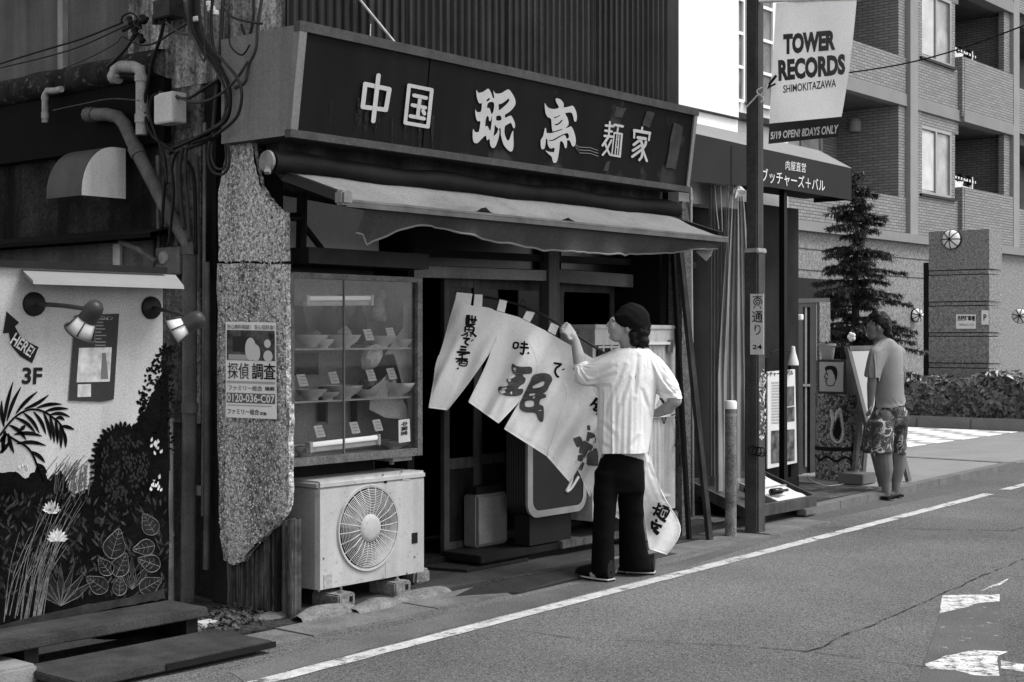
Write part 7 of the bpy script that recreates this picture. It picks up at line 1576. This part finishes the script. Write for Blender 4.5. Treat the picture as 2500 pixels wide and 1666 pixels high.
# ================================================================== the shop curtain on its rod
nor = thing('shop_curtain', 'white split shop curtain with brush lettering on a bent rod held by the man', 'curtain', atD(1300,1170,9.2))
m = MB(); m.tube(smoothed(rodp, 6), .0085, 8); obj('rod', m, gm('rod', .04, .5, .3, 9), parent=nor, smooth=True)
for k, i in enumerate((0, 2, 4)):
    c = smoothed(rodp, 6)[min(i*6+3, 47)] + Zi*.022; m = MB(); m.tube([c + BASIS @ Vector((.014*math.cos(a), 0, .016*math.sin(a))) for a in [2*math.pi*j/16 for j in range(17)]], .0025, 5, cap=False); obj('hanging_ring', m, metal_dark, parent=nor)
def ND(px, py):
    fall = max(0, min(1, (py - (715 + max(0, px-1115)*.30))/200)); s_ = px*.8 + py*.42
    return 9.16 + fall*(.026*math.sin(s_*.085 + .8*math.sin(py*.011)) + .02*math.sin(s_*.043 + 1.0) + .007*math.sin(s_*.19 + 2*nz3((px*.01, py*.01, 2), 1)) + .010*(1 - 2.4*abs(nz3((s_*.035, (py*.8 - px*.42)*.006, 4), 1)))) + .0004*(px-1250)*fall*.3 + .03*nz3((px*.012, py*.008, 0), 1)
def NP(px, py, d=0): return atD(px, py, ND(px, py) - d)
def panel(name, left, right, nu=22, nv=34, lab=None):
    L_ = smoothed([(a, b_, 0) for a, b_ in left], 8); R_ = smoothed([(a, b_, 0) for a, b_ in right], 8)
    def at(C, t): x = t*(len(C)-1); i = min(int(x), len(C)-2); return C[i].lerp(C[i+1], x-i)
    P = []
    for j in range(nv+1):
        t = j/nv; a, b_ = at(L_, t), at(R_, t); P.append([NP(*(a.lerp(b_, i/nu)).xy) for i in range(nu+1)])
    mm = MB(); mm.grid(P); o = obj(name, mm, noren_m, parent=nor, smooth=True, fixn=False)
    for row, inn in ((P[-1], P[-3]), ([r_[0] for r_ in P[nv//2:]], [r_[1] for r_ in P[nv//2:]]), ([r_[-1] for r_ in P[nv//2:]], [r_[-2] for r_ in P[nv//2:]])):   # turned hems
        h = MB(); h.tube([p - Fi*.0015 for p in row], .0028, 5); h.tube([a.lerp(b_, .55) - Fi*.002 for a, b_ in zip(row, inn)], .0009, 4); obj('hem', h, noren_m, parent=o, smooth=True)
    return o
noren_m = gm('noren_cloth', .84, .9, .04, 5, fine=.10, fscale=160, spec=.1, bump=.35, bscale=28)
S = 400/1307
def c4(p): return [(a*S+1040, b_*S+700) for a, b_ in p]
def c5(p): return [(a*320/1167+1380, b_*320/1167+940) for a, b_ in p]
panel('cloth_panel', c4([(235,100),(190,250),(130,470),(80,620),(60,760),(22,965)]), c4([(365,155),(540,185),(580,330),(525,497),(330,780),(170,985)]))
panel('cloth_panel', c4([(530,185),(578,330),(527,497),(470,650),(340,920)]), c4([(745,245),(800,400),(870,560),(885,680),(770,880),(580,1090)]))
panel('cloth_panel', c4([(738,243),(800,400),(872,560),(885,690),(760,900),(625,1135)]), c4([(960,355),(1010,480),(1080,700),(1130,850),(1070,1060),(965,1352)]))
panel('cloth_panel', c4([(950,352),(1005,480),(1080,700),(1128,850),(1066,1060),(965,1352)]), c4([(1165,475),(1230,640),(1330,800),(1400,1000),(1330,1250),(1145,1558)]))
panel('cloth_panel', [(1394,842),(1440,940),(1478,1000),(1430,1085),(1404,1130)], [(1470,890),(1500,980),(1490,1060),(1470,1130),(1440,1213)], 14, 24)
panel('cloth_panel', [(1470,890),(1500,980),(1492,1060),(1500,1140),(1500,1260)], [(1560,935),(1572,1010),(1575,1080),(1555,1180),(1530,1280)], 14, 24)
panel('cloth_panel', [(1556,930),(1560,1040),(1566,1184),(1578,1290),(1585,1340)], [(1612,968),(1580,1060),(1613,1195),(1661,1290),(1628,1354)], 14, 26)
for q in ([(245,45),(370,58),(355,155),(235,100)], [(388,62),(452,65),(447,165),(378,158)], [(588,103),(647,115),(628,208),(565,190)], [(802,195),(872,205),(830,285),(772,255)], [(1000,288),(1060,315),(1032,388),(972,355)]):
    m = MB(); A, B_, C_, D_ = [NP(*p) for p in c4(q)]; m.grid([[A.lerp(B_, i/4), D_.lerp(C_, i/4)] for i in range(5)]); m.grid([[A.lerp(B_, i/4) + Fi*.02, D_.lerp(C_, i/4) + Fi*.012] for i in range(5)]); m.grid([[A.lerp(B_, i/4), A.lerp(B_, i/4) + Fi*.02] for i in range(5)]); obj('hanging_loop', m, noren_m, parent=nor, fixn=False)
BW = 1.9
def brush(lines, s_, ox, oy, mat, lab=None):     # brush strokes: (points, width start, width end)
    mm = MB(); i = 0
    for pts, w0, w1 in lines:
        P = smoothed([(a*s_+ox, b_*s_+oy, 0) for a, b_ in pts], 6); k = len(P); L_ = []; R_ = []
        for q in range(k):
            d = (P[min(q+1,k-1)] - P[max(q-1,0)]).normalized(); n = Vector((-d.y, d.x, 0)); t = q/(k-1); w_ = (w0*(1-t)+w1*t)*s_*.5*BW*(1 if .08 < t < .92 else .72); i += 1
            L_.append(P[q] + n*w_); R_.append(P[q] - n*w_)
        mm.grid([[NP(*L_[q].xy, .0045 + .0004*(i % 3)), NP(*R_[q].xy, .0045 + .0004*(i % 3))] for q in range(k)])
    return obj('character', mm, mat, parent=nor, fixn=False, label=lab)
B1 = lambda ls: brush(ls, S, 1040, 700, ink)
B1([([(330,262),(408,268)],9,9),([(345,225),(340,300)],9,8),([(368,228),(366,285)],7,7),([(395,235),(388,290)],7,7),([(330,225),(325,300),(345,305),(395,300)],12,9),([(362,285),(390,284)],7,7)])
B1([([(315,318),(380,325),(372,372)],8,9),([(315,318),(310,365)],8,7),([(318,342),(372,348)],6,6),([(345,322),(342,362)],6,6),([(335,365),(305,385),(280,392)],9,5),([(350,362),(385,385),(400,402)],8,10),([(335,380),(322,402)],7,6),([(358,378),(356,402)],7,6)])
B1([([(295,412),(352,418)],9,9),([(340,420),(315,438),(318,455),(342,470)],8,8),([(360,430),(366,436)],7,6),([(370,424),(378,430)],6,6)])
B1([([(275,478),(325,484)],9,8),([(270,503),(322,506)],9,8),([(245,522),(352,530)],10,12)])
B1([([(260,548),(300,540),(322,538)],8,7),([(235,575),(335,580)],8,9),([(290,545),(282,615)],8,7),([(275,580),(240,605)],8,5),([(300,580),(335,602)],7,9),([(268,595),(325,600),(318,632),(268,626),(268,595)],6,6),([(270,612),(320,616)],5,5),([(252,648),(258,660)],9,6)])
B1([([(700,448),(735,452),(730,490)],8,8),([(700,448),(700,490),(732,488)],8,8),([(755,455),(815,462)],9,8),([(745,485),(822,490)],9,9),([(785,435),(780,510),(770,540),(748,525)],9,8),([(812,525),(820,538)],10,8)])
B1([([(1018,610),(1085,622)],9,10),([(1075,628),(1040,650),(1030,680),(1045,715),(1062,722)],9,10),([(1085,660),(1090,668)],7,6),([(1098,656),(1104,664)],7,6)])
nr_g = flat('noren_grey', .085, .85)
def NG(cont): 
    cc_ = [[(a*S+1040, b_*S+700) for a, b_ in sm2(c)] for c in cont]; vs, fs = poly2d(cc_)
    bm = bmesh.new(); vv = [bm.verts.new((a, b_, 0)) for a, b_ in vs]; [bm.faces.new([vv[i] for i in q]) for q in fs if len(set(q)) > 2]
    bmesh.ops.triangulate(bm, faces=bm.faces); bmesh.ops.subdivide_edges(bm, edges=[e for e in bm.edges if e.calc_length() > 12], cuts=2, use_grid_fill=True); bmesh.ops.triangulate(bm, faces=bm.faces)
    bm.verts.index_update(); mm = MB(); mm.add([NP(q.co.x, q.co.y, .0055) for q in bm.verts], [[q.index for q in t.verts] for t in bm.faces]); bm.free(); obj('character', mm, nr_g, parent=nor, fixn=False, label='large grey brush character on the curtain')
NG([[(690,615),(720,632),(770,640),(835,640),(848,665),(838,695),(780,700),(775,715),(795,735),(785,770),(755,790),(735,815),(770,815),(775,840),(750,868),(690,876),(620,865),(580,845),(580,800),(640,795),(655,780),(640,740),(680,735),(715,712),(690,690),(680,650)], [(600,815),(640,805),(645,815),(610,825)]])
NG([[(860,705),(940,690),(990,705),(1008,745),(985,790),(965,830),(935,855),(955,860),(955,885),(915,900),(905,940),(938,960),(938,1060),(920,1082),(895,1060),(870,1010),(800,1005),(755,985),(745,940),(770,880),(800,820),(830,760)], [(860,790),(930,757),(945,765),(930,795),(870,812),(850,806)], [(828,855),(868,853),(865,868),(825,872)], [(795,915),(855,912),(858,955),(795,958)]])
B5 = lambda ls, mat=ink: brush(ls, 320/1167, 1380, 940, mat)
B5([([(285,115),(250,160),(222,185)],16,8),([(290,130),(315,125),(300,160),(265,200)],14,12),([(255,165),(285,180)],12,12),([(260,205),(300,200),(295,225),(262,225),(255,205)],12,12),([(280,252),(292,262)],18,14)])
B5([([(85,520),(150,490)],50,40),([(150,520),(240,570)],36,30),([(125,575),(215,590)],38,34),([(235,570),(245,640),(240,720)],50,55),([(190,460),(230,470),(225,510)],45,45),([(205,360),(212,405)],14,16),([(110,640),(190,630)],14,20),([(140,645),(125,680)],30,20),([(160,690),(130,760)],16,20)], nr_g)
B5([([(800,1060),(855,1085)],11,11),([(775,1090),(850,1120)],11,11),([(760,1130),(840,1150)],11,11),([(835,1050),(800,1150)],11,10),([(800,1150),(780,1160)],10,8),([(815,1145),(850,1190),(895,1218)],11,15),([(865,1075),(925,1100)],10,10),([(865,1095),(835,1165),(880,1190),(925,1120),(870,1098)],10,10),([(880,1120),(862,1165)],8,8),([(900,1128),(885,1172)],8,8)])
B5([([(765,1215),(800,1240),(862,1262)],12,14),([(808,1195),(812,1225)],12,12),([(770,1225),(775,1285)],12,12),([(855,1265),(840,1270)],12,8),([(830,1270),(790,1285),(830,1330)],14,20),([(800,1285),(800,1320)],12,12)])
# ------------------------------------------------------------------ the man in shorts
g = Fig(13.45)
mn = thing('person', 'person in grey t-shirt and camouflage shorts reading the A-frame sign', 'person', onZ(2165,1216,0))
C7 = 220/690
def q7(a, b_): return (a*C7+2060, b_*C7+740)
def G7(*pts): return [q7(a, b_) + (dd, r_) for a, b_, dd, r_ in pts]
def GR(*rows): return [(q7(0, y)[1], q7(xl, 0)[0], q7(xr, 0)[0], t, dd) + tuple(e) for y, xl, xr, t, dd, *e in rows]
b = MB()
g.ell(b, *q7(275,165), 0, .092,.075,.11,.1); g.ell(b, *q7(225,205), 0, .05,.06,.07,.2); g.ell(b, *q7(215,245), 0, .04,.048,.045); g.limb(b, G7((182,178,0,.012),(195,160,0,.013))); g.ell(b, *q7(188,205), 0, .014,.02,.010); g.ell(b, *q7(198,258), 0, .022,.025,.02)
g.ell(b, *q7(268,195), -.072, .016,.012,.028,.2)
g.limb(b, G7((265,235,.01,.056),(290,280,.02,.06),(310,330,.03,.075)))
g.loft(b, GR((330,232,425,.10,.02),(400,222,442,.112,.02),(600,248,450,.12,.02),(740,246,454,.12,.02),(790,275,432,.092,.02),(850,270,436,.095,.02)))
g.limb(b, G7((330,860,-.03,.085),(300,1050,-.03,.082),(304,1180,-.03,.080),(318,1280,-.02,.074),(322,1370,-.02,.048),(326,1455,-.02,.040))); g.limb(b, G7((425,860,.08,.085),(420,1050,.08,.078),(415,1180,.08,.076),(410,1280,.09,.068),(402,1370,.09,.046),(398,1440,.09,.038)))
g.limb(b, G7((328,1470,-.02,.036),(280,1475,-.03,.030),(220,1462,-.04,.026),(170,1458,-.04,.020))); g.limb(b, G7((398,1458,.09,.034),(360,1462,.08,.028),(300,1452,.08,.022)))
g.limb(b, G7((245,385,-.09,.056),(225,540,-.11,.048),(212,640,-.10,.043),(205,760,-.08,.030),(202,800,-.07,.026))); g.limb(b, G7((425,385,.1,.056),(440,560,.14,.046),(410,700,.20,.04)))
pw_ = g.p(*q7(202,800), -.07); hand(g, b, pw_, g.p(*q7(198,835), -.06), -Zi, Fi)
bodyp2 = MB(); bodyp2.add(b.v, b.f); obj('body', remesh(fixed(b), .0075, 4), skin2, parent=mn, smooth=True, fixn=False)
b = MB(); g.loft(b, GR((770,250,445,.112,.02),(820,228,475,.13,.02),(880,200,490,.14,.03),(940,185,480,.14,.03))); g.loft(b, GR((900,182,390,.13,-.03),(1000,165,384,.125,-.04),(1100,152,376,.125,-.04),(1148,150,370,.125,-.04))); g.loft(b, GR((900,330,486,.12,.07),(1000,350,478,.12,.08),(1100,362,470,.115,.08),(1158,368,466,.115,.08)))
shp = MB(); shp.add(b.v, b.f); sh = remesh(fixed(b), .012, 3); sh = folds(sh, .010, [(.95,.2,9,2,.7),(.3,.9,7,3,.4)], g.p(*q7(330,1000), .02))
allp = MB(); allp.add(bodyp2.v, bodyp2.f); allp.add(shp.v, shp.f); coll2 = remesh(fixed(allp), .017, 2)
b = MB(); g.loft(b, GR((268,270,345,.065,.02),(285,245,385,.09,.02),(320,215,425,.11,.02),(370,205,448,.125,.02),(450,230,455,.13,.02),(560,262,455,.13,.02),(660,252,456,.135,.02),(745,235,462,.14,.02,-8),(785,226,462,.145,.02,-9)))
g.limb(b, G7((290,365,-.05,.088),(252,425,-.09,.084),(230,490,-.11,.080),(222,545,-.11,.080))); g.limb(b, G7((410,370,.08,.075),(435,470,.12,.07)))
ts = remesh(fixed(b), .0145, 4)
zc = g.p(*q7(220,548), -.11).z; rr_ = g.p(*q7(272,548), -.11).dot(Ri); zh2 = g.p(*q7(340,775), .02).z; zn2 = g.p(*q7(300,272), .02).z; rs2 = g.p(*q7(430,480), .12)
ts = cloth_sim(ts, coll2, lambda c, n: c.z < zh2 + .01 - .05*(c.dot(Ri) - g.p(*q7(340,775), .02).dot(Ri)) or (c.z > zn2 and abs(n.z) > .5) or (c.dot(Ri) < rr_ and c.z < zc) or (c.dot(Fi) > g.D + .19 and c.z < rs2.z), 22, 5, .02, -.05, .25, lambda c: 1.0 if c.z > zn2 - .03 and abs(c.dot(Ri) - g.p(*q7(308,280), 0).dot(Ri)) < .09 else 0.0)
obj('t_shirt', ts, gm('grey_jersey', .22, .9, .08, 4, fine=.12, fscale=150), parent=mn, smooth=True, fixn=False)
cam_m = bpy.data.materials.new('camouflage'); cam_m.use_nodes = True; N = cam_m.node_tree.nodes; L = cam_m.node_tree.links; bs = N['Principled BSDF']; bs.inputs['Roughness'].default_value = .9
tc = N.new('ShaderNodeTexCoord'); n1 = N.new('ShaderNodeTexNoise'); n1.inputs['Scale'].default_value = 11; n1.inputs['Detail'].default_value = 2.5; n1.inputs['Distortion'].default_value = 1.0; L.new(tc.outputs['Object'], n1.inputs[0]); r1 = N.new('ShaderNodeValToRGB'); r1.color_ramp.interpolation = 'CONSTANT'; e = r1.color_ramp.elements
e[0].position = 0; e[0].color = (.025,.025,.025,1); e[1].position = .44; e[1].color = (.085,.085,.085,1)
for ps_, v in ((.50,.03),(.56,.16),(.60,.38),(.66,.04)): x_ = e.new(ps_); x_.color = (v,v,v,1)
L.new(n1.outputs[0], r1.inputs[0]); L.new(r1.outputs[0], bs.inputs[0])
obj('shorts', sh, cam_m, parent=mn, smooth=True, fixn=False)
b = MB(); g.ell(b, *q7(285,150), .0, .098,.085,.105); g.ell(b, *q7(320,195), 0, .055,.078,.085); g.limb(b, G7((335,225,0,.04),(365,250,-.01,.02))); g.limb(b, G7((215,100,0,.03),(250,95,0,.05))); hr = remesh(fixed(b), .009, 2)
for q in hr.v: q += Vector((nz3(q, 30), nz3(q + Vector((3,0,0)), 30), nz3(q + Vector((0,7,0)), 25)))*.009
obj('hair', hr, MATS['hair_black'], parent=mn, smooth=True, fixn=False)
for (a, c, dz) in ((onZ(2101,1206,.0), onZ(2176,1220,.0), 0), (onZ(2150,1203,0), onZ(2199,1214,0), 0)):
    d = (a-c).normalized(); n = Vector((-d.y, d.x, 0)); m = MB(); L_ = (a-c).length
    out = [c + d*L_*t + n*sg*.045*(.7+.4*math.sin(math.pi*min(1,t))) for sg, tt in ((1,[k/10 for k in range(11)]),(-1,[1-k/10 for k in range(11)])) for t in tt]; m.prism(out, (0,0,.022)); s_ = obj('sandal', m, gm('sandal', .02, .6), parent=mn)
    m = MB(); p = c + d*L_*.72; m.tube([p + n*.05 + Zi*.02, p + n*.035 + Zi*.055, p + Zi*.068, p - n*.035 + Zi*.055, p - n*.05 + Zi*.02], .011, 8); obj('strap', m, gm('strap', .25, .6, .5, 30), parent=s_)
